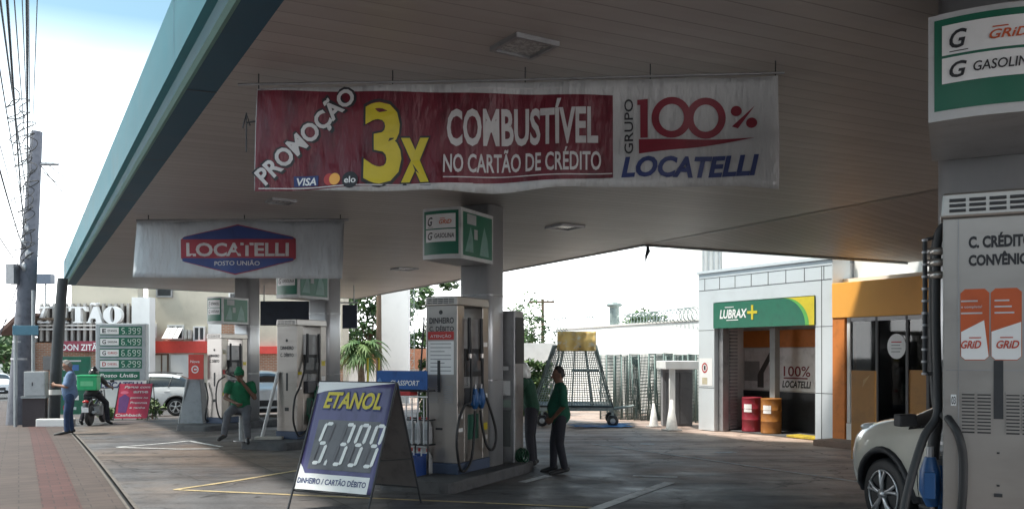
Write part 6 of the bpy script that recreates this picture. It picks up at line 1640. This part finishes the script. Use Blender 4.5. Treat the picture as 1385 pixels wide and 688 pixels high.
def make_car(label, loc, th, paint, cat='car', trim=True, name='parked_car', group=None):
    t = thing(name, label, cat, loc, th, group)
    vs, fs, mi = [], [], []
    ring_n = 12
    for (x, zb2, ws, wb, zl, wt, zt_, zc) in ST_:
        half = [(0, zb2), (ws * .85, zb2), (ws, zb2 + .14), (wb, (zb2 + zl) / 2 + .08), (wb * .97, zl), (wt, zt_), (0, zc)]
        vs += [(x, y, z) for y, z in half] + [(x, -y, z) for y, z in half[-2:0:-1]]
    n = len(ST_)
    for i in range(n - 1):
        for j in range(ring_n):
            a, b = i * ring_n + j, i * ring_n + (j + 1) % ring_n
            fs.append((b, a, a + ring_n, b + ring_n))
            k = 0
            if j in (4, 7) and 4 <= i <= 7: k = 1
            if j in (5, 6) and i in (4, 7): k = 1
            if j in (0, 1, 10, 11): k = 2
            mi.append(k)
    fs.append(tuple(range(ring_n))); mi.append(0); fs.append(tuple(range(n * ring_n - 1, (n - 1) * ring_n - 1, -1))); mi.append(0)
    me = bpy.data.meshes.new('cage'); me.from_pydata(vs, [], fs); me.update()
    bm = bmesh.new(); bm.from_mesh(me); bmesh.ops.recalc_face_normals(bm, faces=bm.faces); bm.to_mesh(me); bm.free()
    for mm in (paint, CARGLASS, DARK): me.materials.append(mm)
    me.polygons.foreach_set('material_index', mi)
    o = bpy.data.objects.new('cage', me); COL.objects.link(o)
    sb_ = o.modifiers.new('s', 'SUBSURF'); sb_.levels = sb_.render_levels = 2
    cuts = []
    for wx in (1.28, -1.28):
        for sy in (1, -1):
            c_ = MB(); c_.lathe([(.405, -.3), (.405, .3)], DARK, 32, (wx, sy * .86, .33), axis='y'); co = c_.build('cut'); 
            bmm = bmesh.new(); bmm.from_mesh(co.data); bmesh.ops.remove_doubles(bmm, verts=bmm.verts, dist=1e-5); bmesh.ops.recalc_face_normals(bmm, faces=bmm.faces); bmm.to_mesh(co.data); bmm.free()
            bo = o.modifiers.new('b', 'BOOLEAN'); bo.operation = 'DIFFERENCE'; bo.object = co; bo.solver = 'EXACT'; cuts.append(co)
    bpy.context.view_layer.update()
    em = bpy.data.meshes.new_from_object(o.evaluated_get(bpy.context.evaluated_depsgraph_get()))
    bpy.data.objects.remove(o)
    for c_ in cuts: bpy.data.objects.remove(c_)
    V_ = [v.co.copy() for v in em.vertices]; bv = side_bvh(em)
    nm = len(em.materials)
    for k, (nme, mm) in enumerate((('body', paint), ('window', CARGLASS), ('underbody', DARK))):
        pf = [p for p in em.polygons if (p.material_index == k or (k == 2 and p.material_index > 2))]
        used = sorted({i for p in pf for i in p.vertices}); ix = {v: i for i, v in enumerate(used)}
        m2 = bpy.data.meshes.new(nme); m2.from_pydata([V_[i] for i in used], [], [tuple(ix[i] for i in p.vertices) for p in pf]); m2.materials.append(mm); m2.polygons.foreach_set('use_smooth', [True] * len(pf)); m2.update()
        ob = bpy.data.objects.new(nme, m2); COL.objects.link(ob); ob.parent = t
    def sy(x, z, s=1):
        h = bv.ray_cast(V((x, 3 * s, z)), V((0, -s, 0))); return h[0].y if h[0] else .86 * s
    for s in (1, -1):
        for wx in (1.28, -1.28):
            pts = []
            for k in range(15):
                a = math.pi * k / 14; x_, z_ = wx + .43 * math.cos(a), .33 + .43 * math.sin(a); pts.append((x_, sy(x_, z_, s), z_))
            m = MB(); m.tube(pts, [.035] * 15, DARK, n=6); m.build('arch_trim', t)
            y = s * .76
            m = MB(); m.lathe([(.22, -.10), (.30, -.11), (.335, -.085), (.342, 0), (.335, .085), (.30, .11), (.22, .10)], RUBBER, 36, (wx, y, .342), axis='y'); wh = m.build('wheel', t)
            m = MB(); yo = s * .085
            m.lathe([(0, -.02), (.225, -.02), (.235, .02), (.22, .02), (.21, -.0), (0, 0)], DARK, 30, (wx, y + yo, .342), axis='y')
            RIMS = mat('rim_silver', (.55, .56, .58), rough=.3, metal=.7)
            m.tube([(wx + .222 * math.cos(2 * math.pi * k / 30), y + yo + s * .022, .342 + .222 * math.sin(2 * math.pi * k / 30)) for k in range(30)], .011, RIMS, n=6, closed=True)
            for k in range(5):
                a = 2 * math.pi * k / 5 + .3
                for da in (-.17, .17):
                    m.tube([(wx + .04 * math.cos(a), y + yo + s * .03, .342 + .04 * math.sin(a)), (wx + .13 * math.cos(a + da * .5), y + yo + s * .04, .342 + .13 * math.sin(a + da * .5)), (wx + .22 * math.cos(a + da), y + yo + s * .028, .342 + .22 * math.sin(a + da))], [.022, .016, .018], RIMS, n=6)
            m.lathe([(0, -.02), (.05, -.02), (.05, .05), (0, .055)], RIMS, 16, (wx, y + yo, .342), axis='y'); m.build('rim', wh)
        # lights and mirrors
        m = MB(); m.ball((1.70, s * .64, .935), (.22, .13, .05), mat('headlight_glass', (.62, .68, .72), rough=.08, var=.15, spec=.8), 16, 10); m.build('headlight', t)
        m = MB(); m.ball((-1.97, s * .64, 1.02), (.10, .17, .10), mat('tail_red', (.40, .02, .02), rough=.2), 12, 8); m.build('tail_light', t)
        m = MB(); m.box(.75, .85, s * .975 - .09, s * .975 + .09, 1.02, 1.13, DARK); m.tube([(.82, s * .86, 1.03), (.81, s * .93, 1.06)], .03, DARK, n=6); m.build('mirror', t, bevel=.035, bseg=3)
        m = MB()
        for xx, z0_, z1_ in ((.78, .34, 1.0), (-.30, .30, 1.03)): 
            m.tube([(xx - .05 * k_, sy(xx - .05 * k_, z0_ + (z1_ - z0_) * k_, s), z0_ + (z1_ - z0_) * k_) for k_ in [q / 8 for q in range(9)]], .006, BLACK, n=4)
        m.build('door_seam', t)
        m = MB(); pts = [(x_, sy(x_, .30, s) + s * .002, .30) for x_ in (.8, .4, 0, -.4, -.8)]; m.tube(pts, .05, DARK, n=6); m.build('sill_trim', t)
        for xx in (.05, -.95): m = MB(); y_ = sy(xx, .93, s); m.box(xx - .10, xx + .10, y_ - .012, y_ + .022, .915, .945, paint); m.build('door_handle', t)
        # window pillars
        m = MB()
        for xx, dx in ((-.25, .06), (-1.0, .1)): m.tube([(xx - dx * k_, sy(xx - dx * k_, 1.08 + .40 * k_, s), 1.08 + .40 * k_) for k_ in (0, .25, .5, .75, 1)], .022, DARK, n=5)
        m.build('pillar_trim', t)
    m = MB(); m.box(2.04, 2.10, -.45, .45, .45, .66, DARK); m.build('grille', t, bevel=.02)
    m = MB(); m.box(-2.13, -2.09, -.24, .24, .70, .82, SIGNW); m.build('number_plate', t)
    for s in (1, -1): m = MB(); m.tube([(.2, s * .58, 1.60), (-.5, s * .60, 1.64), (-1.25, s * .57, 1.58)], .016, DARK, n=6); m.build('roof_rail', t)
    return t
def heading(h): return math.atan2(h[1], h[0])
# near cream SUV: front left wheel seen at (1193, 655)
h = V((-.21, .978, 0)).normalized(); left = V((-h.y, h.x, 0))
wc = atY(1208, 655, 9.0); wc.z = .342
org = wc - h * 1.28 - left * .86
cc = make_car('cream compact SUV with dark wheel arches standing behind the nearest pump', (org.x, org.y, 0), heading(h), CREAM, name='cream_car'); cc.scale = (1.06, 1.06, 1.08)
gw = gx(238, 33.5); hw2 = V((-.985, -.17, 0)); left = V((-hw2.y, hw2.x, 0))
org = V((gw.x, gw.y, gw.z)) + hw2 * 1.28 - left * .86
wcar = make_car('white SUV parked behind the red cashback board and the price totem', org, heading(hw2), CARW, name='white_car')
g = gx(357, 31.0); c2 = dup(wcar, g, heading(V((.35, -.94, 0))), 'white car seen behind the seated attendant, right of the farthest column')
g = gx(-3, 60); c3 = dup(wcar, g, heading(V((.5, -.86, 0))), 'distant pale car on the street at the far left edge')

# ================================================================ PEOPLE
def cap_mesh(mb, a, b, ra, rb, n=12):
    a, b = V(a), V(b); d = b - a; L_ = d.length or 1e-4; d = d / L_; o1 = d.orthogonal().normalized(); o2 = d.cross(o1); vs, fs = [], []
    prof = [(-ra * math.cos(k * math.pi / 10), ra * math.sin(k * math.pi / 10)) for k in range(0, 6)] + [(L_ + rb * math.sin(k * math.pi / 10), rb * math.cos(k * math.pi / 10)) for k in range(0, 6)]
    for h_, r_ in prof:
        r_ = max(r_, .001)
        for j in range(n): an = 2 * math.pi * j / n; vs.append(a + d * h_ + (o1 * math.cos(an) + o2 * math.sin(an)) * r_)
    for i in range(len(prof) - 1):
        for j in range(n): fs.append((i * n + j, i * n + (j + 1) % n, (i + 1) * n + (j + 1) % n, (i + 1) * n + j))
    fs += [tuple(range(n - 1, -1, -1)), tuple(range((len(prof) - 1) * n, len(prof) * n))]
    mb.add(vs, fs, SKIN, True)
def ell_tube(mb, pts, rad, xax, n=18):       # elliptical sweep with rounded ends
    pts = [V(p) for p in pts]; P_, R_ = [], []
    for i, p in enumerate(pts): P_.append(p); R_.append(rad[i])
    d0 = (P_[0] - P_[1]).normalized(); d1 = (P_[-1] - P_[-2]).normalized()
    a = [(P_[0] + d0 * R_[0][1] * s_, c_) for s_, c_ in ((.9, .15), (.75, .55), (.4, .88))]; b = [(P_[-1] + d1 * R_[-1][1] * s_, c_) for s_, c_ in ((.4, .88), (.75, .55), (.9, .15))]
    seq = [(p, (R_[0][0] * c_, R_[0][1] * c_)) for p, c_ in a] + list(zip(P_, R_)) + [(p, (R_[-1][0] * c_, R_[-1][1] * c_)) for p, c_ in b]
    xax = V(xax).normalized(); vs, fs = [], []
    for i, (p, (rx, ry)) in enumerate(seq):
        q = seq[min(i + 1, len(seq) - 1)][0] - seq[max(i - 1, 0)][0]; q = q.normalized() if q.length > 1e-6 else V((0, 0, 1))
        x_ = (xax - q * xax.dot(q)).normalized(); y_ = q.cross(x_)
        for j in range(n): an = 2 * math.pi * j / n; vs.append(p + x_ * rx * math.cos(an) + y_ * ry * math.sin(an))
    for i in range(len(seq) - 1):
        for j in range(n): fs.append((i * n + j, i * n + (j + 1) % n, (i + 1) * n + (j + 1) % n, (i + 1) * n + j))
    fs += [tuple(range(n - 1, -1, -1)), tuple(range((len(seq) - 1) * n, len(seq) * n))]
    mb.add(vs, fs, SKIN, True)
def fuse(mb, name, parent, m_, vox=.011, smooth=3):
    o = mb.build('tmp'); r = o.modifiers.new('r', 'REMESH'); r.mode = 'VOXEL'; r.voxel_size = vox; r.use_smooth_shade = True
    s_ = o.modifiers.new('s', 'SMOOTH'); s_.factor = .5; s_.iterations = smooth
    bpy.context.view_layer.update()
    me = bpy.data.meshes.new_from_object(o.evaluated_get(bpy.context.evaluated_depsgraph_get())); bpy.data.objects.remove(o)
    me.materials.clear(); me.materials.append(m_); me.name = name
    ob = bpy.data.objects.new(name, me); COL.objects.link(ob); ob.parent = parent
    return ob
def person(label, loc, th, J, skin, shirt, trou, hair, hat=None, sc_=1.0, belly=.0, sleeve=.55, extra=None):
    """joints in local space: x = the person's right, y = forward, z = up"""
    t = thing('person', label, 'person', loc, th); t.scale = (sc_ * 1.12, sc_ * 1.08, sc_)
    D0 = dict(pelvis=(0, 0, .95), waist=(0, 0, 1.10), chest=(0, .0, 1.30), neck=(0, -.01, 1.47), head=(0, .02, 1.615), rs=(.185, -.01, 1.415), ls=(-.185, -.01, 1.415), re=(.24, -.04, 1.13), le=(-.24, -.04, 1.13), rw=(.24, .05, .88), lw=(-.24, .05, .88), rh=(.09, 0, .92), lh=(-.09, 0, .92), rk=(.10, .02, .50), lk=(-.10, .02, .50), ra=(.105, -.02, .085), la=(-.105, -.02, .085), rt=(.125, .15, .03), lt=(-.125, .15, .03), look=(0, 1, 0))
    D0.update(J); j = {k: V(v) for k, v in D0.items()}
    sx = (j['rs'] - j['ls']).normalized(); hx = (j['rh'] - j['lh']).normalized()
    m = MB()
    ell_tube(m, [j['pelvis'], j['waist'], j['chest'], j['chest'].lerp(j['neck'], .6)], [(.145, .10), (.13, .095), (.155, .10), (.12, .075)], sx)
    cap_mesh(m, j['neck'] - (j['head'] - j['neck']) * .35, j['head'], .055, .05)
    lk = j['look'].normalized(); up = (j['head'] - j['neck']).normalized(); up = (up - lk * up.dot(lk)).normalized(); rt_ = lk.cross(up)
    hc = j['head']
    ell_tube(m, [hc - up * .085 + lk * .022, hc - up * .03 + lk * .012, hc + up * .04, hc + up * .085 - lk * .008], [(.048, .062), (.066, .085), (.073, .092), (.055, .072)], rt_)
    cap_mesh(m, hc + lk * .088 + up * .01, hc + lk * .115 - up * .03, .009, .015)          # nose
    cap_mesh(m, hc + lk * .078 - up * .065 - rt_ * .018, hc + lk * .078 - up * .065 + rt_ * .018, .011, .011)   # lips
    for s in (-1, 1): cap_mesh(m, hc + rt_ * s * .074 - lk * .01 + up * .018, hc + rt_ * s * .076 - lk * .008 - up * .025, .014, .010)
    for s, a, b, c_ in (('r', 'rs', 're', 'rw'), ('l', 'ls', 'le', 'lw')):
        cap_mesh(m, j[a], j[b], .05, .041); cap_mesh(m, j[b], j[c_], .040, .028)
        fd = (j[c_] - j[b]).normalized(); pal = j[c_] + fd * .05
        side = (sx if s == 'r' else -sx); side = (side - fd * side.dot(fd)); side = side.normalized() if side.length > .2 else fd.orthogonal().normalized()
        fw = fd.cross(side)
        ell_tube(m, [j[c_] + fd * .01, pal, j[c_] + fd * .085], [(.024, .022), (.018, .040), (.015, .038)], side)
        for q in range(4):
            base = j[c_] + fd * .085 + fw * (-.030 + q * .02); ln = (.062, .072, .068, .052)[q]
            mid2 = base + fd * ln * .5 - side * .012; cap_mesh(m, base, mid2, .0095, .009, 7); cap_mesh(m, mid2, mid2 + fd * ln * .45 - side * .03, .009, .008, 7)
        tb2 = j[c_] + fd * .03 + fw * .03; cap_mesh(m, tb2, tb2 + fd * .035 + fw * .03, .012, .011, 7); cap_mesh(m, tb2 + fd * .035 + fw * .03, tb2 + fd * .07 + fw * .03 - side * .01, .011, .009, 7)
    for s in 'rl':
        cap_mesh(m, j[s + 'h'], j[s + 'k'], .08, .052); cap_mesh(m, j[s + 'k'], j[s + 'a'], .05, .036); cap_mesh(m, j[s + 'a'], j[s + 't'], .04, .03)
    body = fuse(m, 'body', t, skin, .0105, 2)
    m = MB()                                                    # shirt
    wz = j['waist'].lerp(j['chest'], .15)
    by = sx.cross(up) if False else V((0, 1, 0))
    ell_tube(m, [j['pelvis'] + (j['waist'] - j['pelvis']) * -.05, j['waist'] + by * belly * .4, wz + by * belly * .4, j['chest'], j['chest'].lerp(j['neck'], .62), j['chest'].lerp(j['neck'], .88)], [(.172, .125 + belly * .6), (.165, .12 + belly * .6), (.168, .12 + belly * .4), (.180, .122), (.150, .095), (.085, .075)], sx)
    for a, b in (('rs', 're'), ('ls', 'le')):
        cap_mesh(m, j[a] - (j[a] - j['chest']) * .25, j[a], .075, .07); cap_mesh(m, j[a], j[a].lerp(j[b], sleeve), .072, .068)
    fuse(m, 'shirt', t, shirt, .013, 3)
    m = MB()                                                    # trousers
    ell_tube(m, [j['pelvis'].lerp(j['rh'].lerp(j['lh'], .5), 1.0) - V((0, 0, .02)), j['pelvis'], j['pelvis'].lerp(j['waist'], .35)], [(.158, .115), (.162, .118), (.152, .112)], hx)
    for s in 'rl':
        cap_mesh(m, j[s + 'h'], j[s + 'k'], .096, .070); cap_mesh(m, j[s + 'k'], j[s + 'a'].lerp(j[s + 'k'], .04), .069, .058)
    fuse(m, 'trousers', t, trou, .013, 3)
    for s in 'rl':
        m = MB(); d = (j[s + 't'] - j[s + 'a']); d0 = V((d.x, d.y, 0)).normalized() if V((d.x, d.y)).length > .02 else V((0, 1, 0))
        cap_mesh(m, j[s + 'a'] - d.normalized() * .035 - V((0, 0, .015)), j[s + 't'] + d.normalized() * .05, .047, .038); cap_mesh(m, j[s + 'a'], j[s + 'a'] - V((0, 0, .01)), .05, .05)
        fuse(m, 'shoe', t, SHOE, .011, 1)
    m = MB()
    for s in (-1, 1): m.ball(hc + lk * .088 + rt_ * s * .030 + up * .018, .009, BLACK, 8, 6)
    m.build('eyes', t)
    if hair:
        m = MB(); ell_tube(m, [hc + up * .0 - lk * .045, hc + up * .05 - lk * .022, hc + up * .095 - lk * .015], [(.072, .062), (.081, .085), (.060, .074)], rt_); fuse(m, 'hair', t, hair, .009, 2)
    if hat == 'cap':
        m = MB(); ell_tube(m, [hc + up * .035 - lk * .01, hc + up * .07 - lk * .01, hc + up * .115 - lk * .01], [(.086, .102), (.084, .10), (.055, .065)], rt_); c_ = fuse(m, 'cap', t, SHIRTG, .009, 2)
        m = MB(); m.add([hc + lk * (.085 + .085 * math.cos(a)) + rt_ * .075 * math.sin(a) + up * (.045 - .012 * math.cos(a)) for a in [math.pi * (k / 8 - .5) for k in range(9)]], [tuple(range(9))], SHIRTG); q_ = m.build('peak', c_); sol = q_.modifiers.new('t', 'SOLIDIFY'); sol.thickness = .008
    if hat and hat.startswith('helmet'):
        hm = {'helmet_w': mat('helmet_white', (.62, .63, .62), rough=.25), 'helmet_b': mat('helmet_black', (.015, .015, .018), rough=.25)}[hat]
        m = MB(); ell_tube(m, [hc - up * .10 - lk * .01, hc - up * .02 - lk * .005, hc + up * .06 - lk * .01, hc + up * .115 - lk * .015], [(.105, .115), (.122, .138), (.115, .132), (.07, .085)], rt_); c_ = fuse(m, 'helmet', t, hm, .011, 2)
        m = MB(); m.add([hc + lk * .145 * math.cos(a) * .98 + rt_ * .128 * math.sin(a) + up * (.05 - .075 * k2) for k2 in (0, 1) for a in [(-1.1 + 2.2 * k / 10) for k in range(11)]], [(k, k + 1, k + 12, k + 11) for k in range(10)], CARGLASS, True); m.build('visor', c_)
    if extra: extra(t, j)
    return t
def face_dir(v): return math.atan2(-v[0], v[1])

# man in a blue shirt on the sidewalk edge, side on, looking at what he holds
g = gp(95, 587)
def phone(t, j):
    m = MB(); c_ = (j['rw'] + j['lw']) / 2 + V((0, .12, .03)); m.box(c_.x - .04, c_.x + .04, c_.y - .05, c_.y + .07, c_.z, c_.z + .012, DARK); m.build('phone', t, bevel=.003)
hgt = (587 - 487) / K * g.y
person('grey haired man in blue shirt and jeans looking at his phone on the sidewalk edge', g, face_dir((-.85, -.35)), dict(re=(.22, .06, 1.13), le=(-.22, .06, 1.13), rw=(.08, .27, 1.16), lw=(-.08, .27, 1.16), look=(0, 1, -.45), head=(0, .05, 1.60), la=(-.10, .06, .085), lt=(-.12, .23, .03), lk=(-.1, .06, .5)), SKIN, SHIRTB, JEANS, HAIRG, sc_=hgt / 1.74, belly=.06, sleeve=.8, extra=phone)

# standing attendant right of the middle pump
g = gp(757, 639); hgt = (639 - 497) / K * g.y
person('standing attendant in green shirt and dark trousers with clasped hands beside the middle pump', g, face_dir((-.93, -.1)), dict(re=(.27, -.02, 1.13), le=(-.27, -.02, 1.13), rw=(.17, .12, .93), lw=(-.16, .13, .92), look=(-.1, 1, -.1), ra=(.12, .08, .085), rt=(.15, .2, .03), rk=(.12, .07, .5), la=(-.12, -.06, .085), lt=(-.15, .11, .03)), SKIND, mat('shirt_deep_green', (.006, .075, .045), rough=.85, var=.25, scale=8, bump=.4, bscale=12), TROUD, HAIR, sc_=hgt / 1.74, belly=.08, sleeve=.9)

# seated attendant, perched on a low post at the island edge
gS = gp(331, 602, .0); Fq3 = Frame(gS, 0)
Ys = F_3.o.y - .5
hip = atY(325, 552, Ys); base = gx(325, Ys); zt_ = F_3.o.z
zt_ = F_3.o.z; fr_s = V((hip.x, hip.y, zt_))
hz0 = hip.z - zt_
sc3 = .97
hh = (hip.z - zt_) / sc3
person('seated attendant in a green cap and green shirt with one hand at his mouth', fr_s, face_dir((.18, -1)), dict(
    pelvis=(0, -.04, hh + .03), waist=(0, -.05, hh + .18), chest=(0, -.03, hh + .37), neck=(0, .0, hh + .53), head=(.01, .05, hh + .665), rs=(.19, -.01, hh + .475), ls=(-.19, -.01, hh + .475),
    re=(.24, .10, hh + .22), le=(-.25, .06, hh + .21), rw=(.06, .25, hh + .13), lw=(-.06, .17, hh + .52), rh=(.10, 0, hh), lh=(-.10, 0, hh), rk=(.17, .33, hh - .08), lk=(-.13, .24, hh - .20),
    ra=(.24, .30, max(.1, hh - .50)), rt=(.28, .46, max(.06, hh - .54)), la=(-.15, .20, .08), lt=(-.17, .37, .03), look=(.1, 1, -.25)), SKIND, SHIRTG, TROUG, HAIR, hat='cap', sc_=sc3, belly=.03)
t = thing('low_post', 'grey post with a small round seat under the seated attendant', 'stool', fr_s + V((0, .06, 0)))
m = MB(); m.lathe([(.045, 0), (.045, hz0 - .12)], GREYM, 12); m.build('post', t); m = MB(); m.lathe([(.0, hz0 - .12), (.17, hz0 - .12), (.17, hz0 - .08), (0, hz0 - .08)], DARK, 16); m.build('seat', t); m = MB(); m.lathe([(.15, 0), (.15, .02)], DSTEEL, 14); m.build('base_plate', t)

# motorcyclist in a white helmet mostly hidden behind the service cabinet
gH = atY(719, 478, F_MID.w(.5, 2.4).y); gH = V((gH.x, gH.y, G(gH.x, gH.y)))
hH = (atY(712, 491, gH.y).z - gH.z) / 1.66
person('person in a white helmet and dark green jacket leaning behind the service cabinet', gH, face_dir((-.95, .15)), dict(waist=(0, .03, 1.10), chest=(0, .06, 1.28), neck=(0, .10, 1.43), head=(0, .17, 1.55), rs=(.19, .09, 1.37), ls=(-.19, .09, 1.37), re=(.25, .25, 1.1), le=(-.25, .25, 1.1), rw=(.2, .42, 1.0), lw=(-.2, .42, 1.0), look=(0, 1, -.5)), SKIND, mat('jacket_dark_green', (.012, .06, .035), rough=.8, var=.2), TROUD, None, hat='helmet_w', sc_=hH)

# delivery rider on a motorcycle with a green box, seen from behind
gm = gx(121, 25.5); hm_ = V((-.15, 1, 0)).normalized(); thm = face_dir(hm_)
mt = thing('motorcycle', 'dark delivery motorcycle stopped beside the price totem, seen from behind', 'motorcycle', gm, thm)
for y in (0, 1.27):
    m = MB(); m.lathe([(.21, -.05), (.27, -.06), (.30, -.03), (.30, .03), (.27, .06), (.21, .05)], RUBBER, 24, (0, y, .30), axis='x'); w_ = m.build('wheel', mt)
    m = MB(); m.lathe([(.0, -.03), (.05, -.03), (.05, .03), (0, .03)], GREYM, 12, (0, y, .30), axis='x'); m.tube([(0, y + .215 * math.cos(a * .2618), .30 + .215 * math.sin(a * .2618)) for a in range(24)], .014, GREYM, n=5, closed=True)
    for a in range(6): m.tube([(0, y, .3), (0, y + .21 * math.cos(a * 1.047), .3 + .21 * math.sin(a * 1.047))], .012, GREYM, n=5)
    m.build('rim', w_)
MD = mat('moto_dark', (.025, .025, .03), rough=.35)
m = MB(); m.tube([(0, .05, .62), (0, .5, .55), (0, .9, .72), (0, 1.08, .95)], .045, MD, n=8); m.tube([(.09, 0, .3), (.09, .45, .35)], .03, MD, n=6); m.tube([(-.09, 0, .3), (-.09, .45, .35)], .03, MD, n=6); m.build('frame', mt)
m = MB(); m.box(-.16, .16, .42, .78, .25, .55, GREYM); m.build('engine', mt, bevel=.04)
m = MB(); m.ball((0, .72, .86), (.14, .24, .12), MD, 16, 10); m.build('tank', mt)
m = MB(); m.box(-.13, .13, -.15, .52, .76, .84, RUBBER); m.build('seat', mt, bevel=.04)
m = MB(); m.tube([(.08, 1.27, .3), (.08, 1.08, 1.0)], .025, GREYM, n=6); m.tube([(-.08, 1.27, .3), (-.08, 1.08, 1.0)], .025, GREYM, n=6); m.build('fork', mt)
m = MB(); m.tube([(-.36, .90, 1.05), (-.12, 1.05, 1.03), (.12, 1.05, 1.03), (.36, .90, 1.05)], .015, MD, n=6); m.build('handlebar', mt)
for s in (-1, 1):
    m = MB(); m.tube([(s * .26, .96, 1.04), (s * .33, .95, 1.22)], .008, MD, n=5); m.ball((s * .35, .95, 1.25), (.07, .02, .045), MD, 10, 6); m.build('mirror', mt)
m = MB(); m.tube([(0, -.34, .42), (0, -.30, .62), (0, -.12, .72), (0, .1, .68)], [.06, .09, .10, .08], MD, n=8); m.build('rear_fender', mt)
m = MB(); m.box(-.09, .09, -.40, -.385, .40, .54, SIGNW); m.build('number_plate', mt)
m = MB(); m.ball((0, -.33, .70), (.09, .04, .045), mat('tail_red', (.40, .02, .02)), 12, 8); m.build('tail_light', mt)
m = MB(); m.tube([(.15, .5, .3), (.17, .1, .34), (.18, -.25, .40)], [.03, .035, .045], GREYM, n=8); m.build('exhaust', mt)
Fm = Frame(gm, thm)
rider = person('delivery rider in a black helmet and dark clothes astride the motorcycle', (gm.x, gm.y, gm.z), thm, dict(pelvis=(0, .22, .92), waist=(0, .24, 1.06), chest=(0, .29, 1.23), neck=(0, .34, 1.38), head=(0, .38, 1.51), rs=(.19, .33, 1.33), ls=(-.19, .33, 1.33), re=(.30, .52, 1.12), le=(-.30, .52, 1.12), rw=(.33, .78, 1.06), lw=(-.33, .78, 1.06), rh=(.12, .24, .88), lh=(-.12, .24, .88), rk=(.24, .60, .62), lk=(-.24, .58, .60), ra=(.33, .42, .10), la=(-.33, .42, .10), rt=(.36, .58, .03), lt=(-.36, .58, .03), look=(0, 1, -.05)), SKIND, mat('jacket_black', (.03, .032, .036), rough=.7), TROUD, None, hat='helmet_b')
t = thing('delivery_box', 'bright green insulated delivery box on the rider\'s back', 'delivery box', Fm.w(0, .0, 1.02), thm)
m = MB(); m.box(-.27, .27, -.24, .13, 0, .44, LGREEN); m.build('box_body', t, bevel=.02)
m = MB(); m.box(-.275, .275, -.245, .135, .37, .385, mat('zip_dark', (.02, .15, .07), rough=.6)); m.rect(-.17, .17, .12, .26, -.247, mat('box_pale', (.16, .55, .28), rough=.5)); m.build('zip_flap', t)
m = MB(); m.tube([(-.15, .13, .38), (-.13, .2, .42), (-.12, .33, .33)], .018, DARK, n=5); m.tube([(.15, .13, .38), (.13, .2, .42), (.12, .33, .33)], .018, DARK, n=5); m.build('strap', t)
